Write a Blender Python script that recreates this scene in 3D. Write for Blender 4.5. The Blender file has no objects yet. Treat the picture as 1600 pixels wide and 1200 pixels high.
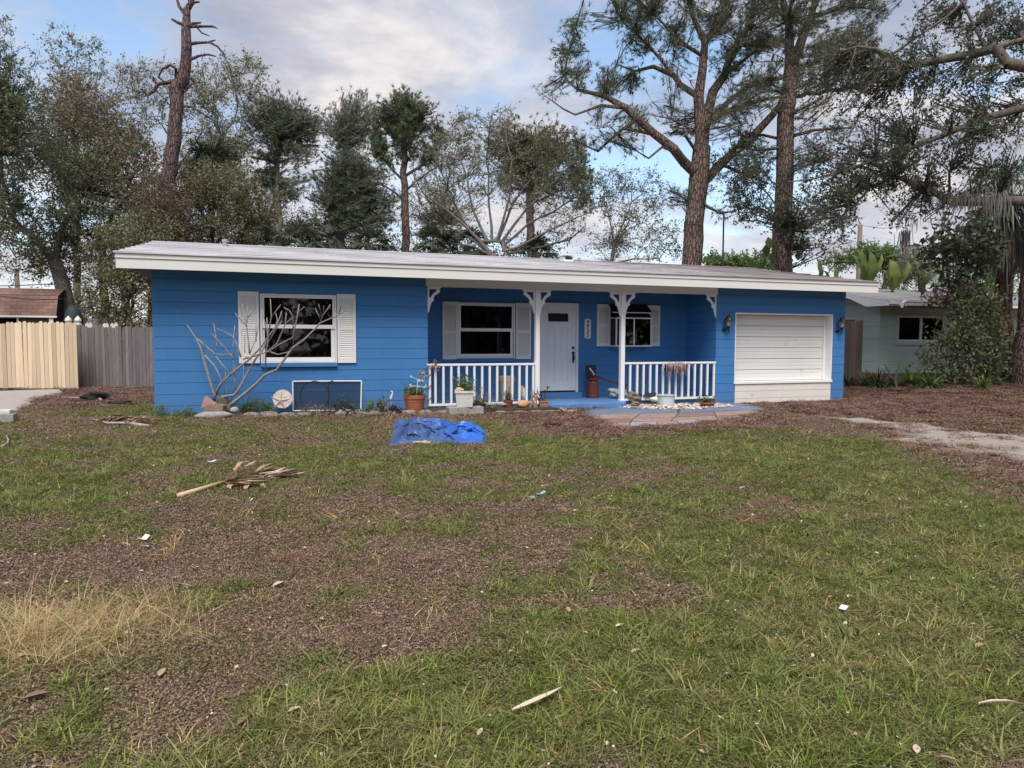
import bpy, bmesh, math, random
import numpy as np
from mathutils import Vector, Matrix

random.seed(7)
RNG = np.random.default_rng(7)
scene = bpy.context.scene
COL = scene.collection

# ------------------------------------------------------------------ camera
CP = np.array([1.7589, -13.7622, 1.3155])
YAW, PITCH, ROLL, FPX = math.radians(70.486), math.radians(3.4205), math.radians(0.153), 1109.0
_f = np.array([math.cos(YAW)*math.cos(PITCH), math.sin(YAW)*math.cos(PITCH), -math.sin(PITCH)])
_r = np.array([math.sin(YAW), -math.cos(YAW), 0.0])
_u = np.cross(_r, _f)
CR = _r*math.cos(ROLL) + _u*math.sin(ROLL)
CU = -_r*math.sin(ROLL) + _u*math.cos(ROLL)
cam_d = bpy.data.cameras.new('camera')
cam = bpy.data.objects.new('camera', cam_d)
COL.objects.link(cam)
cam.matrix_world = Matrix(((CR[0], CU[0], -_f[0], CP[0]), (CR[1], CU[1], -_f[1], CP[1]),
                           (CR[2], CU[2], -_f[2], CP[2]), (0, 0, 0, 1)))
cam_d.sensor_width = 36.0
cam_d.lens = FPX/1600*36
cam_d.clip_start = 0.05
cam_d.clip_end = 2000
scene.camera = cam

# ------------------------------------------------------------------ sky, sun, exposure
SUN_EL, SUN_AZ = math.radians(57), math.radians(248)   # azimuth of the sun, counter-clockwise from +X
world = bpy.data.worlds.new('World')
scene.world = world
world.use_nodes = True
nt = world.node_tree
nt.nodes.clear()
def wn(t, **k):
    n = nt.nodes.new(t)
    for a, b in k.items():
        setattr(n, a, b)
    return n
wo = wn('ShaderNodeOutputWorld')
bg = wn('ShaderNodeBackground')
bg.inputs['Strength'].default_value = 0.12
sky = wn('ShaderNodeTexSky', sky_type='NISHITA', sun_disc=False, sun_elevation=SUN_EL)
sky.sun_rotation = math.radians(90) - SUN_AZ
sky.air_density = 1.0; sky.dust_density = 0.6; sky.ozone_density = 1.2
tc = wn('ShaderNodeTexCoord')
sep = wn('ShaderNodeSeparateXYZ')
nt.links.new(tc.outputs['Generated'], sep.inputs[0])
def wm(op, a, b=None, clamp=False):
    n = wn('ShaderNodeMath', operation=op, use_clamp=clamp)
    for i, v in enumerate((a, b)):
        if v is None: continue
        if isinstance(v, (int, float)): n.inputs[i].default_value = v
        else: nt.links.new(v, n.inputs[i])
    return n.outputs[0]
zz = wm('ADD', wm('ABSOLUTE', sep.outputs['Z']), 0.22)
ux = wm('DIVIDE', sep.outputs['X'], zz)
uy = wm('DIVIDE', sep.outputs['Y'], zz)
cmb = wn('ShaderNodeCombineXYZ')
nt.links.new(ux, cmb.inputs[0]); nt.links.new(uy, cmb.inputs[1])
def wnoise(scale, detail, off, dist=0.0, rough=0.55, sx=1.0):
    m = wn('ShaderNodeMapping')
    m.inputs['Location'].default_value = off
    m.inputs['Rotation'].default_value = (0, 0, 0.5)
    m.inputs['Scale'].default_value = (sx, 1.0, 1.0)
    nt.links.new(cmb.outputs[0], m.inputs['Vector'])
    n = wn('ShaderNodeTexNoise')
    n.inputs['Scale'].default_value = scale
    n.inputs['Detail'].default_value = detail
    n.inputs['Roughness'].default_value = rough
    n.inputs['Distortion'].default_value = dist
    nt.links.new(m.outputs[0], n.inputs['Vector'])
    return n.outputs['Fac']
def wramp(v, pts):
    r = wn('ShaderNodeValToRGB')
    e = r.color_ramp.elements
    e[0].position, e[0].color = pts[0]
    e[1].position, e[1].color = pts[-1]
    for p, c in pts[1:-1]:
        x = e.new(p); x.color = c
    nt.links.new(v, r.inputs[0])
    return r.outputs[0]
n1 = wnoise(1.5, 7.0, (11.1, 5.7, 0.0), 0.35, 0.58, 0.75)
n2 = wnoise(2.6, 6.0, (8.3, 4.4, 2.0), 0.2, 0.6, 0.8)
cov = wramp(n1, [(0.40, (0, 0, 0, 1)), (0.49, (0.75, 0.75, 0.75, 1)), (0.57, (1, 1, 1, 1))])
cloudc = wramp(n2, [(0.34, (2.4, 2.6, 3.25, 1)), (0.5, (3.5, 3.55, 4.0, 1)), (0.62, (5.2, 4.95, 4.9, 1))])
lowz = wm('SUBTRACT', 1.0, wm('MULTIPLY', wm('ABSOLUTE', sep.outputs['Z']), 4.5), True)
# thin bright veil of cloud towards the horizon
veil = wn('ShaderNodeMix', data_type='RGBA')
nt.links.new(lowz, veil.inputs['Factor'])
nt.links.new(cloudc, veil.inputs['A'])
veil.inputs['B'].default_value = (4.6, 4.4, 4.75, 1)
covl = wm('MAXIMUM', cov, wm('MULTIPLY', lowz, 0.85))
skyb = wn('ShaderNodeMix', data_type='RGBA', blend_type='MULTIPLY')
skyb.inputs['Factor'].default_value = 1.0
nt.links.new(sky.outputs[0], skyb.inputs['A'])
skyb.inputs['B'].default_value = (1.5, 1.45, 1.35, 1)
mixs = wn('ShaderNodeMix', data_type='RGBA')
nt.links.new(covl, mixs.inputs['Factor'])
nt.links.new(skyb.outputs['Result'], mixs.inputs['A'])
nt.links.new(veil.outputs['Result'], mixs.inputs['B'])
nt.links.new(mixs.outputs['Result'], bg.inputs['Color'])
nt.links.new(bg.outputs[0], wo.inputs['Surface'])

sd = bpy.data.lights.new('sun', 'SUN')
sd.energy = 3.0
sd.angle = math.radians(30)
sd.color = (1.0, 0.95, 0.9)
so = bpy.data.objects.new('sun', sd)
COL.objects.link(so)
_s = Vector((math.cos(SUN_AZ)*math.cos(SUN_EL), math.sin(SUN_AZ)*math.cos(SUN_EL), math.sin(SUN_EL)))
so.rotation_euler = _s.to_track_quat('Z', 'Y').to_euler()

scene.render.engine = 'CYCLES'
vs = scene.view_settings
vs.view_transform = 'Standard'; vs.look = 'None'; vs.gamma = 1.0
vs.use_curve_mapping = False
vs.exposure = 0.52

# ------------------------------------------------------------------ helpers
def at(px, py, d):
    """point seen at (px, py) of the photograph, d metres along the view axis"""
    return CP + d*(_f + CR*(px-800)/FPX - CU*(py-600)/FPX)
def on_y(px, py, Y):
    v = _f + CR*(px-800)/FPX - CU*(py-600)/FPX
    return CP + v*((Y-CP[1])/v[1])

def _hash(ix, iy, s):
    h = np.sin(ix*127.1 + iy*311.7 + s*74.7)*43758.5453
    return h - np.floor(h)
def vnoise(x, y, s=0):
    x = np.asarray(x, float); y = np.asarray(y, float)
    ix = np.floor(x); iy = np.floor(y); fx = x-ix; fy = y-iy
    fx = fx*fx*(3-2*fx); fy = fy*fy*(3-2*fy)
    a = _hash(ix, iy, s); b = _hash(ix+1, iy, s); c = _hash(ix, iy+1, s); d = _hash(ix+1, iy+1, s)
    return a + (b-a)*fx + (c-a)*fy + (a-b-c+d)*fx*fy
def fbm(x, y, s=0, o=4):
    v = 0; a = 0.5; t = 0
    for i in range(o):
        v = v + a*vnoise(x*2**i, y*2**i, s+i*13); t += a; a *= 0.5
    return v/t
def sstep(a, b, x):
    t = np.clip((x-a)/(b-a), 0, 1); return t*t*(3-2*t)
def ground_z(x, y):
    x = np.asarray(x, float); y = np.asarray(y, float)
    z = -0.0085*np.clip(x, 0, 13)*sstep(6, 1, y)
    z = z - 0.27*sstep(0, 1, np.clip(-(y+1.0)/16.0, 0, 1)*1.0) - 0.012*np.clip(-(y+1), 0, 14)
    z = z + 0.26*sstep(15.4, 21, x)*sstep(-6, 4, y)
    far = sstep(60, 30, np.hypot(x-6, y))
    z = z + far*(0.05*(fbm(x*0.35, y*0.35, 5, 3)-0.5))*sstep(0.2, -1.5, y)
    return z
def gz(x, y): return float(ground_z(x, y))
def on_g(px, py, dz=0.0):
    v = _f + CR*(px-800)/FPX - CU*(py-600)/FPX
    z = -0.1
    for i in range(25):
        P = CP + v*((z-CP[2])/v[2])
        z = 0.5*z + 0.5*(gz(P[0], P[1])+dz)
    return np.array([P[0], P[1], gz(P[0], P[1])+dz])

def wloc(o):
    v = Vector((0, 0, 0))
    while o is not None:
        v += o.location; o = o.parent
    return v

def tag(o, label=None, cat=None, group=None, kind=None):
    if label: o['label'] = label
    if cat: o['category'] = cat
    if group: o['group'] = group
    if kind: o['kind'] = kind
    return o
def thing(name, label, cat, loc=(0, 0, 0), group=None):
    o = bpy.data.objects.new(name, None)
    o.empty_display_size = 0.2
    COL.objects.link(o)
    o.location = tuple(float(v) for v in loc)
    return tag(o, label, cat, group)
def copy_tree(o, parent=None, **kw):
    c = o.copy(); COL.objects.link(c); c.parent = parent
    for ch in list(o.children): copy_tree(ch, c)
    return c

def mesh_np(name, V, F, mats, mi=None, attrs=None, smooth=False, parent=None, loc=None, UV=None):
    """V (n,3) F: list of arrays with k columns"""
    V = np.asarray(V, np.float32)
    if parent is not None and loc is None:
        w = wloc(parent); V = V - np.array([w.x, w.y, w.z], np.float32)
    me = bpy.data.meshes.new(name)
    if not isinstance(F, (list, tuple)): F = [F]
    F = [np.asarray(f, np.int32) for f in F if len(f)]
    li = np.concatenate([f.ravel() for f in F]) if F else np.zeros(0, np.int32)
    cnt = np.concatenate([np.full(len(f), f.shape[1], np.int32) for f in F]) if F else np.zeros(0, np.int32)
    me.vertices.add(len(V)); me.vertices.foreach_set('co', V.ravel())
    if len(li):
        me.loops.add(len(li)); me.loops.foreach_set('vertex_index', li)
        me.polygons.add(len(cnt))
        me.polygons.foreach_set('loop_start', np.concatenate([[0], np.cumsum(cnt)[:-1]]).astype(np.int32))
        me.polygons.foreach_set('loop_total', cnt)
        if smooth: me.polygons.foreach_set('use_smooth', np.ones(len(cnt), bool))
        if mi is not None: me.polygons.foreach_set('material_index', np.asarray(mi, np.int32))
    if not isinstance(mats, (list, tuple)): mats = [mats]
    for m in mats: me.materials.append(m)
    for k, a in (attrs or {}).items():
        at_ = me.attributes.new(k, 'FLOAT', 'POINT')
        at_.data.foreach_set('value', np.asarray(a, np.float32))
    me.update(calc_edges=True)
    o = bpy.data.objects.new(name, me)
    COL.objects.link(o)
    if parent is not None: o.parent = parent
    if loc is not None: o.location = tuple(float(v) for v in loc)
    return o

class MB:
    def __init__(s): s.v = []; s.f = []; s.m = []
    def add(s, vs, fs, mi=0):
        b = len(s.v); s.v += [tuple(map(float, v)) for v in vs]
        s.f += [tuple(b+i for i in f) for f in fs]; s.m += [mi]*len(fs)
        return s
    def box(s, x0, x1, y0, y1, z0, z1, mi=0):
        return s.add([(x0,y0,z0),(x1,y0,z0),(x1,y1,z0),(x0,y1,z0),(x0,y0,z1),(x1,y0,z1),(x1,y1,z1),(x0,y1,z1)],
                     [(0,3,2,1),(4,5,6,7),(0,1,5,4),(1,2,6,5),(2,3,7,6),(3,0,4,7)], mi)
    def obox(s, c, ax, ay, az, mi=0):
        """oriented box: centre, three half-axis vectors"""
        c, ax, ay, az = map(np.array, (c, ax, ay, az))
        P = [c+i*ax+j*ay+k*az for k in (-1, 1) for (i, j) in ((-1,-1),(1,-1),(1,1),(-1,1))]
        return s.add(P, [(0,3,2,1),(4,5,6,7),(0,1,5,4),(1,2,6,5),(2,3,7,6),(3,0,4,7)], mi)
    def prism(s, pts, o, a, b, n, t, mi=0):
        """polygon pts (2-D) in plane o + a*u + b*v, extruded t along n"""
        o, a, b, n = map(np.array, (o, a, b, n))
        k = len(pts)
        P = [o+a*u+b*v for u, v in pts] + [o+a*u+b*v+n*t for u, v in pts]
        return s.add(P, [tuple(range(k))[::-1], tuple(range(k, 2*k))] + [(i, (i+1) % k, k+(i+1) % k, k+i) for i in range(k)], mi)
    def lathe(s, c, prof, n=20, mi=0, sx=1.0, sy=1.0, rot=0.0):
        P = []; F = []
        for r, z in prof:
            for i in range(n):
                a = 2*math.pi*i/n + rot
                P.append((c[0]+r*math.cos(a)*sx, c[1]+r*math.sin(a)*sy, c[2]+z))
        for j in range(len(prof)-1):
            for i in range(n):
                F.append((j*n+i, j*n+(i+1) % n, (j+1)*n+(i+1) % n, (j+1)*n+i))
        F.append(tuple(range(n))[::-1]); F.append(tuple((len(prof)-1)*n+i for i in range(n)))
        return s.add(P, F, mi)
    def tube(s, pts, rad, n=6, mi=0):
        pts = [np.array(p, float) for p in pts]
        if isinstance(rad, (int, float)): rad = [rad]*len(pts)
        P = []; F = []
        ref = None
        for i, p in enumerate(pts):
            d = pts[min(i+1, len(pts)-1)] - pts[max(i-1, 0)]
            d = d/(np.linalg.norm(d)+1e-9)
            if ref is None:
                ref = np.cross(d, [0, 0, 1.0]) if abs(d[2]) < 0.9 else np.cross(d, [1.0, 0, 0])
            ref = ref - d*np.dot(ref, d); ref = ref/(np.linalg.norm(ref)+1e-9)
            b = np.cross(d, ref)
            for k in range(n):
                a = 2*math.pi*k/n
                P.append(p + rad[i]*(ref*math.cos(a)+b*math.sin(a)))
        for j in range(len(pts)-1):
            for i in range(n):
                F.append((j*n+i, j*n+(i+1) % n, (j+1)*n+(i+1) % n, (j+1)*n+i))
        F.append(tuple(range(n))[::-1]); F.append(tuple((len(pts)-1)*n+i for i in range(n)))
        return s.add(P, F, mi)
    def build(s, name, mats, parent=None, smooth=False, loc=None, bevel=0.0, auto=None):
        me = bpy.data.meshes.new(name)
        w = wloc(parent) if (parent is not None and loc is None) else Vector((0, 0, 0))
        me.from_pydata([(x-w.x, y-w.y, z-w.z) for x, y, z in s.v], [], s.f)
        if not isinstance(mats, (list, tuple)): mats = [mats]
        for m in mats: me.materials.append(m)
        me.polygons.foreach_set('material_index', s.m)
        if smooth: me.polygons.foreach_set('use_smooth', [True]*len(s.f))
        if smooth and auto:
            me.set_sharp_from_angle(angle=math.radians(auto))
        me.update()
        o = bpy.data.objects.new(name, me)
        COL.objects.link(o)
        if parent is not None: o.parent = parent
        if loc is not None: o.location = tuple(float(v) for v in loc)
        if bevel:
            b = o.modifiers.new('bevel', 'BEVEL'); b.width = bevel; b.segments = 2; b.limit_method = 'ANGLE'
        return o
def dup(o, parent, loc, name=None):
    c = o.copy(); COL.objects.link(c); c.parent = parent
    w = wloc(parent) if parent is not None else Vector((0, 0, 0))
    c.location = Vector(tuple(float(v) for v in loc)) - w
    return c

# ------------------------------------------------------------------ materials
def srgb(r, g, b):
    f = lambda c: (c/255/12.92 if c <= 10 else ((c/255+0.055)/1.055)**2.4)
    return (f(r), f(g), f(b), 1.0)
def mul(c, k): return (c[0]*k, c[1]*k, c[2]*k, 1.0)
class Mat:
    def __init__(s, name):
        s.m = bpy.data.materials.new(name); s.m.use_nodes = True
        s.t = s.m.node_tree; s.t.nodes.clear()
        s.out = s.n('ShaderNodeOutputMaterial')
    def n(s, t, **k):
        x = s.t.nodes.new(t)
        for a, b in k.items(): setattr(x, a, b)
        return x
    def l(s, a, b): s.t.links.new(a, b)
    def coords(s, scale=(1, 1, 1), kind='Object'):
        c = s.n('ShaderNodeTexCoord'); m = s.n('ShaderNodeMapping')
        m.inputs['Scale'].default_value = scale
        s.l(c.outputs[kind], m.inputs['Vector']); return m.outputs[0]
    def noise(s, vec, scale, detail=4, rough=0.6, dist=0.0):
        x = s.n('ShaderNodeTexNoise')
        x.inputs['Scale'].default_value = scale; x.inputs['Detail'].default_value = detail
        x.inputs['Roughness'].default_value = rough; x.inputs['Distortion'].default_value = dist
        s.l(vec, x.inputs['Vector']); return x.outputs['Fac']
    def ramp(s, v, pts, interp='LINEAR'):
        r = s.n('ShaderNodeValToRGB'); r.color_ramp.interpolation = interp
        e = r.color_ramp.elements
        e[0].position, e[0].color = pts[0]; e[1].position, e[1].color = pts[-1]
        for p, c in pts[1:-1]:
            x = e.new(p); x.color = c
        s.l(v, r.inputs[0]); return r.outputs[0]
    def mix(s, f, a, b, mode='MIX'):
        x = s.n('ShaderNodeMix', data_type='RGBA', blend_type=mode)
        for k, v in (('Factor', f), ('A', a), ('B', b)):
            if hasattr(v, 'is_output') or isinstance(v, bpy.types.NodeSocket): s.l(v, x.inputs[k])
            else: x.inputs[k].default_value = v
        return x.outputs['Result']
    def math(s, op, a, b=0.0, clamp=False):
        x = s.n('ShaderNodeMath', operation=op, use_clamp=clamp)
        for i, v in enumerate((a, b)):
            if isinstance(v, bpy.types.NodeSocket): s.l(v, x.inputs[i])
            else: x.inputs[i].default_value = v
        return x.outputs[0]
    def attr(s, name, kind='GEOMETRY', out='Fac'):
        x = s.n('ShaderNodeAttribute', attribute_name=name, attribute_type=kind); return x.outputs[out]
    def bsdf(s, color, rough=0.6, bump=None, bstr=0.3, bdist=0.01, spec=0.5, metal=0.0, trans=0.0):
        b = s.n('ShaderNodeBsdfPrincipled')
        for k, v in (('Base Color', color), ('Roughness', rough), ('Metallic', metal), ('Specular IOR Level', spec)):
            if isinstance(v, bpy.types.NodeSocket): s.l(v, b.inputs[k])
            else: b.inputs[k].default_value = v
        if bump is not None:
            u = s.n('ShaderNodeBump'); u.inputs['Strength'].default_value = bstr; u.inputs['Distance'].default_value = bdist
            s.l(bump, u.inputs['Height']); s.l(u.outputs[0], b.inputs['Normal'])
        s.b = b
        return b
    def done(s, sh):
        s.l(sh.outputs[0] if hasattr(sh, 'outputs') else sh, s.out.inputs['Surface']); return s.m

def painted(name, col, var=0.12, scale=3.0, rough=0.5, fine=60.0, bstr=0.15, dirt=None, dirtc=(0.2,0.17,0.14,1), stretch=(1,1,1), spec=0.4):
    M = Mat(name); v = M.coords(stretch)
    n = M.noise(v, scale, 5, 0.65)
    c = M.mix(n, mul(col, 1-var), mul(col, 1+var))
    f = M.noise(v, fine, 3, 0.6)
    if dirt:
        d = M.noise(v, scale*2.3, 8, 0.75)
        c = M.mix(M.ramp(d, [(dirt, (0,0,0,1)), (min(0.99, dirt+0.14), (1,1,1,1))]), c, dirtc)
    return M.done(M.bsdf(c, rough, f, bstr, 0.004, spec))
BLUE = (0.048, 0.182, 0.415, 1)
def m_blue_():
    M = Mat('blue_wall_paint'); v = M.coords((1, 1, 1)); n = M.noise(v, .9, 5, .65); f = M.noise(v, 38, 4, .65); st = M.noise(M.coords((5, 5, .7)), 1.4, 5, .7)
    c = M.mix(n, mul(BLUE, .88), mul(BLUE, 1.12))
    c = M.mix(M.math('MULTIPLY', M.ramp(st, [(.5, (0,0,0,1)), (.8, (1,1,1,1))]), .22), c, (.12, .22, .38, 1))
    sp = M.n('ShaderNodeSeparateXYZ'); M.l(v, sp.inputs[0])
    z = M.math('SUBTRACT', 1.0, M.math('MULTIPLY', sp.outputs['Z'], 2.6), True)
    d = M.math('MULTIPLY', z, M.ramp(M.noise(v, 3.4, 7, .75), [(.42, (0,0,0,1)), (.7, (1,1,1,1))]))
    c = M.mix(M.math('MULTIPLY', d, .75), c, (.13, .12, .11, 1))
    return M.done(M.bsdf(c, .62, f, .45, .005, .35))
m_blue = m_blue_()
m_bluejoint = painted('blue_joint_paint', mul(BLUE, 0.8), 0.1, 2, 0.8)
m_bluefloor = painted('blue_floor_paint', (0.085, 0.2, 0.42, 1), 0.25, 2.0, 0.5, 30, 0.3, 0.55, (0.28, 0.27, 0.27, 1))
WHITE = (0.76, 0.745, 0.72, 1)
m_white = painted('white_trim_paint', WHITE, 0.06, 3, 0.45, 50, 0.1, 0.66, (0.48, 0.44, 0.38, 1))
m_fascia = painted('white_fascia_paint', (0.66, 0.64, 0.59, 1), 0.08, 1.5, 0.55, 40, 0.25, 0.62, (0.45, 0.41, 0.35, 1), (0.35, 1, 2.5))
m_shutter = painted('shutter_white_paint', (0.72, 0.70, 0.66, 1), 0.06, 4, 0.5, 40, 0.1, 0.7, (0.45, 0.42, 0.36, 1))
m_door = painted('door_white_paint', (0.72, 0.72, 0.71, 1), 0.04, 2, 0.4, 60, 0.05)
m_garage = painted('garage_white_paint', (0.71, 0.69, 0.65, 1), 0.08, 1.2, 0.5, 30, 0.15, 0.6, (0.5, 0.46, 0.4, 1))
m_black = painted('black_metal', (0.012, 0.012, 0.014, 1), 0.3, 5, 0.4, 60, 0.2)
m_darkroom = painted('dark_interior', (0.02, 0.018, 0.02, 1), 0.2, 2, 0.9)  # near-black colour carries the darkness of the unlit rooms behind the panes
m_curtain = painted('curtain_cloth', (0.05, 0.04, 0.06, 1), 0.3, 3, 0.9)
m_sheer = painted('pale_curtain_cloth', (0.28, 0.3, 0.36, 1), 0.2, 3, 0.9)
m_grey = painted('grey_pipe', (0.30, 0.30, 0.31, 1), 0.2, 6, 0.6)
def m_glass_():
    M = Mat('window_glass')
    g = M.n('ShaderNodeBsdfGlossy'); g.inputs['Roughness'].default_value = 0.02
    t = M.n('ShaderNodeBsdfTransparent'); t.inputs['Color'].default_value = (0.45, 0.47, 0.5, 1)
    fr = M.n('ShaderNodeFresnel'); fr.inputs['IOR'].default_value = 1.6
    v = M.coords((1, 1, 1)); nn = M.noise(v, 1.3, 2, 0.5)
    u = M.n('ShaderNodeBump'); u.inputs['Strength'].default_value = 0.05; u.inputs['Distance'].default_value = 0.02
    M.l(nn, u.inputs['Height']); M.l(u.outputs[0], g.inputs['Normal'])
    mx = M.n('ShaderNodeMixShader'); M.l(fr.outputs[0], mx.inputs[0]); M.l(t.outputs[0], mx.inputs[1]); M.l(g.outputs[0], mx.inputs[2])
    return M.done(mx)
m_glass = m_glass_()
def m_roof_():
    M = Mat('white_shingle_roofing'); v = M.coords((1, 1, 1)); 
    n = M.noise(v, 1.2, 6, 0.7); f = M.noise(M.coords((6, 25, 6)), 3.0, 5, 0.7)
    base = M.mix(f, (0.40, 0.39, 0.41, 1), (0.62, 0.60, 0.62, 1))
    sp = M.n('ShaderNodeSeparateXYZ'); c = M.n('ShaderNodeTexCoord'); M.l(c.outputs['Object'], sp.inputs[0])
    g = M.math('MULTIPLY', M.math('SUBTRACT', sp.outputs['X'], -1.5), 0.13, True)
    nn = M.noise(M.coords((0.35, 1.6, 1)), 1.7, 8, 0.75, 0.6)
    k = M.math('MULTIPLY', M.math('SUBTRACT', M.math('ADD', nn, M.math('MULTIPLY', g, 0.45)), 0.60), 4.0, True)
    col = M.mix(M.math('MULTIPLY', k, 0.9), base, (0.24, 0.20, 0.20, 1))
    return M.done(M.bsdf(col, 0.85, f, 0.4, 0.01))
m_roof = m_roof_()
m_roofedge = painted('dark_shingle_edge', (0.17, 0.155, 0.16, 1), 0.2, 4, 0.9)
def m_wood_(name, c1, c2, sc=(14, 14, 1.2), rough=0.8, bot=None):
    M = Mat(name); v = M.coords(sc)
    oi = M.n('ShaderNodeObjectInfo'); ad = M.n('ShaderNodeVectorMath', operation='ADD'); M.l(v, ad.inputs[0])
    M.l(M.math('MULTIPLY', oi.outputs['Random'], 60.0), ad.inputs[1])
    n = M.noise(ad.outputs[0], 2.2, 6, 0.7, 0.4)
    col = M.mix(n, c1, c2)
    k = M.math('ADD', M.math('MULTIPLY', oi.outputs['Random'], 0.5), 0.75)
    h = M.n('ShaderNodeHueSaturation'); M.l(col, h.inputs['Color']); M.l(k, h.inputs['Value'])
    return M.done(M.bsdf(h.outputs[0], rough, n, 0.4, 0.006, 0.2))
m_tan = m_wood_('tan_painted_wood', (0.54, 0.42, 0.28, 1), (0.68, 0.54, 0.37, 1), (5, 5, 0.7), 0.6)
m_grywood = m_wood_('weathered_grey_wood', (0.06, 0.05, 0.048, 1), (0.27, 0.245, 0.23, 1))
m_brnwood = m_wood_('brown_fence_wood', (0.07, 0.05, 0.04, 1), (0.22, 0.165, 0.13, 1))
m_terra = painted('terracotta', (0.30, 0.105, 0.055, 1), 0.25, 9, 0.8, 40, 0.3, 0.6, (0.33, 0.24, 0.18, 1))
m_concrete = painted('weathered_concrete', (0.30, 0.28, 0.26, 1), 0.25, 5, 0.9, 30, 0.6, 0.52, (0.17, 0.15, 0.125, 1))
m_soil = painted('potting_soil', (0.05, 0.035, 0.025, 1), 0.4, 20, 0.95, 50, 0.8)
m_planter = painted('chalky_white_planter', (0.58, 0.56, 0.52, 1), 0.12, 8, 0.8, 40, 0.4, 0.55, (0.38, 0.33, 0.26, 1))
m_pot_tan = painted('taupe_pot', (0.42, 0.37, 0.28, 1), 0.1, 5, 0.7)
m_rust = painted('rusty_red_metal', (0.12, 0.03, 0.018, 1), 0.35, 10, 0.75, 60, 0.4, 0.58, (0.22, 0.1, 0.05, 1))
m_rock = painted('brown_rock', (0.20, 0.14, 0.10, 1), 0.3, 8, 0.9, 25, 0.9, 0.55, (0.34, 0.26, 0.2, 1))
m_shell = painted('bleached_shell', (0.62, 0.58, 0.52, 1), 0.15, 10, 0.6, 40, 0.3, 0.6, (0.40, 0.30, 0.24, 1))
m_galv = painted('chalky_galvanised_metal', (0.50, 0.56, 0.58, 1), 0.15, 6, 0.6, 40, 0.3, 0.6, (0.42, 0.3, 0.22, 1))
m_tarp_ = None

def rects_minus(x0, x1, z0, z1, holes):
    """split a rectangle around rectangular holes -> list of rectangles"""
    zs = sorted({z0, z1} | {z for h in holes for z in (h[2], h[3]) if z0 < z < z1})
    out = []
    for a, b in zip(zs[:-1], zs[1:]):
        cuts = sorted([(max(h[0], x0), min(h[1], x1)) for h in holes if h[2] < (a+b)/2 < h[3] and h[1] > x0 and h[0] < x1])
        x = x0
        for c0, c1 in cuts:
            if c0 > x+1e-4: out.append((x, c0, a, b))
            x = max(x, c1)
        if x < x1-1e-4: out.append((x, x1, a, b))
    return out
# ================================================================== THE GROUND
# cover of the lot: blobs (photo-measured ground spots): x, y, rx, ry, weight
def blob(x, y, cx, cy, rx, ry):
    return np.exp(-(((x-cx)/rx)**2 + ((y-cy)/ry)**2))
def gspot(px, py):
    P = on_g(px, py); return P[0], P[1]
GREEN = [(px, py, rx, ry, w) for px, py, rx, ry, w in (
    (60, 730, 1.6, 1.2, .7), (30, 790, 1.0, 1.0, .6), (430, 770, .8, .5, .35), (230, 700, 1.5, .7, .4), (700, 672, 1.6, .5, .35),
    (200, 645, 1.0, 1.0, 1.0), (900, 710, 3.0, .8, .7), (1060, 705, 1.8, .7, .7), (1250, 700, 2.4, 1.0, .9), (1400, 760, 2.0, 1.5, .8),
    (1150, 870, 1.0, .8, .5), (1300, 900, 1.1, 1.1, .7), (1480, 850, 1.1, 1.2, .6), (1150, 980, .8, .6, .7), (1500, 1000, .8, .8, .6),
    (950, 1050, .6, .45, .8), (1250, 1100, .7, .4, .8), (650, 1120, .5, .4, .7), (820, 1150, .7, .3, .8), (1500, 1130, .6, .4, .8),
    (500, 1140, .4, .3, .5), (650, 760, .9, .4, .35), (540, 860, .35, .35, .6), (1000, 800, .8, .5, .2), (100, 690, 1.5, .6, .4), (560, 720, 1.5, .6, .3),
    (1050, 1130, .6, .4, .7), (880, 1000, .4, .3, .5), (330, 1010, .3, .2, .3), (1400, 960, .7, .6, .5), (800, 860, .5, .5, .1))]
GREEN = [gspot(a, b)+(c, d, e) for a, b, c, d, e in GREEN]
BARE = [(640, 800, 2.2, 1.0, .6), (500, 900, 1.6, .9, .55), (330, 870, 1.6, .8, .4), (760, 900, 1.2, .8, .45), (560, 1000, .9, .45, .5), (150, 1100, .8, .4, .5),
        (400, 1100, .7, .3, .45), (180, 880, .8, .6, .3), (1180, 790, .8, .35, .35), (700, 970, .5, .35, .5), (1130, 1060, .25, .15, .6), (300, 1000, .7, .4, .3), (80, 1180, .6, .25, .5)]
BARE = [gspot(a, b)+(c, d, e) for a, b, c, d, e in BARE]
SAND = [(1530, 690, 1.1, .35, 1.0), (1480, 684, .8, .25, 1.0), (1440, 668, .9, .12, .8), (1370, 662, .9, .12, .7), (1590, 700, 1.3, .5, .9), (1340, 655, .5, .1, .6), (1570, 672, 1.0, .15, .6), (1650, 700, 2, .6, 1.0)]
SWID = .42
SLINE = [gspot(*q) for q in ((1298, 653), (1345, 657), (1375, 662), (1440, 668), (1500, 682), (1545, 690), (1600, 704), (1680, 720))]
SLINE2 = [gspot(*q) for q in ((1440, 684), (1480, 684), (1540, 683))]
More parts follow.
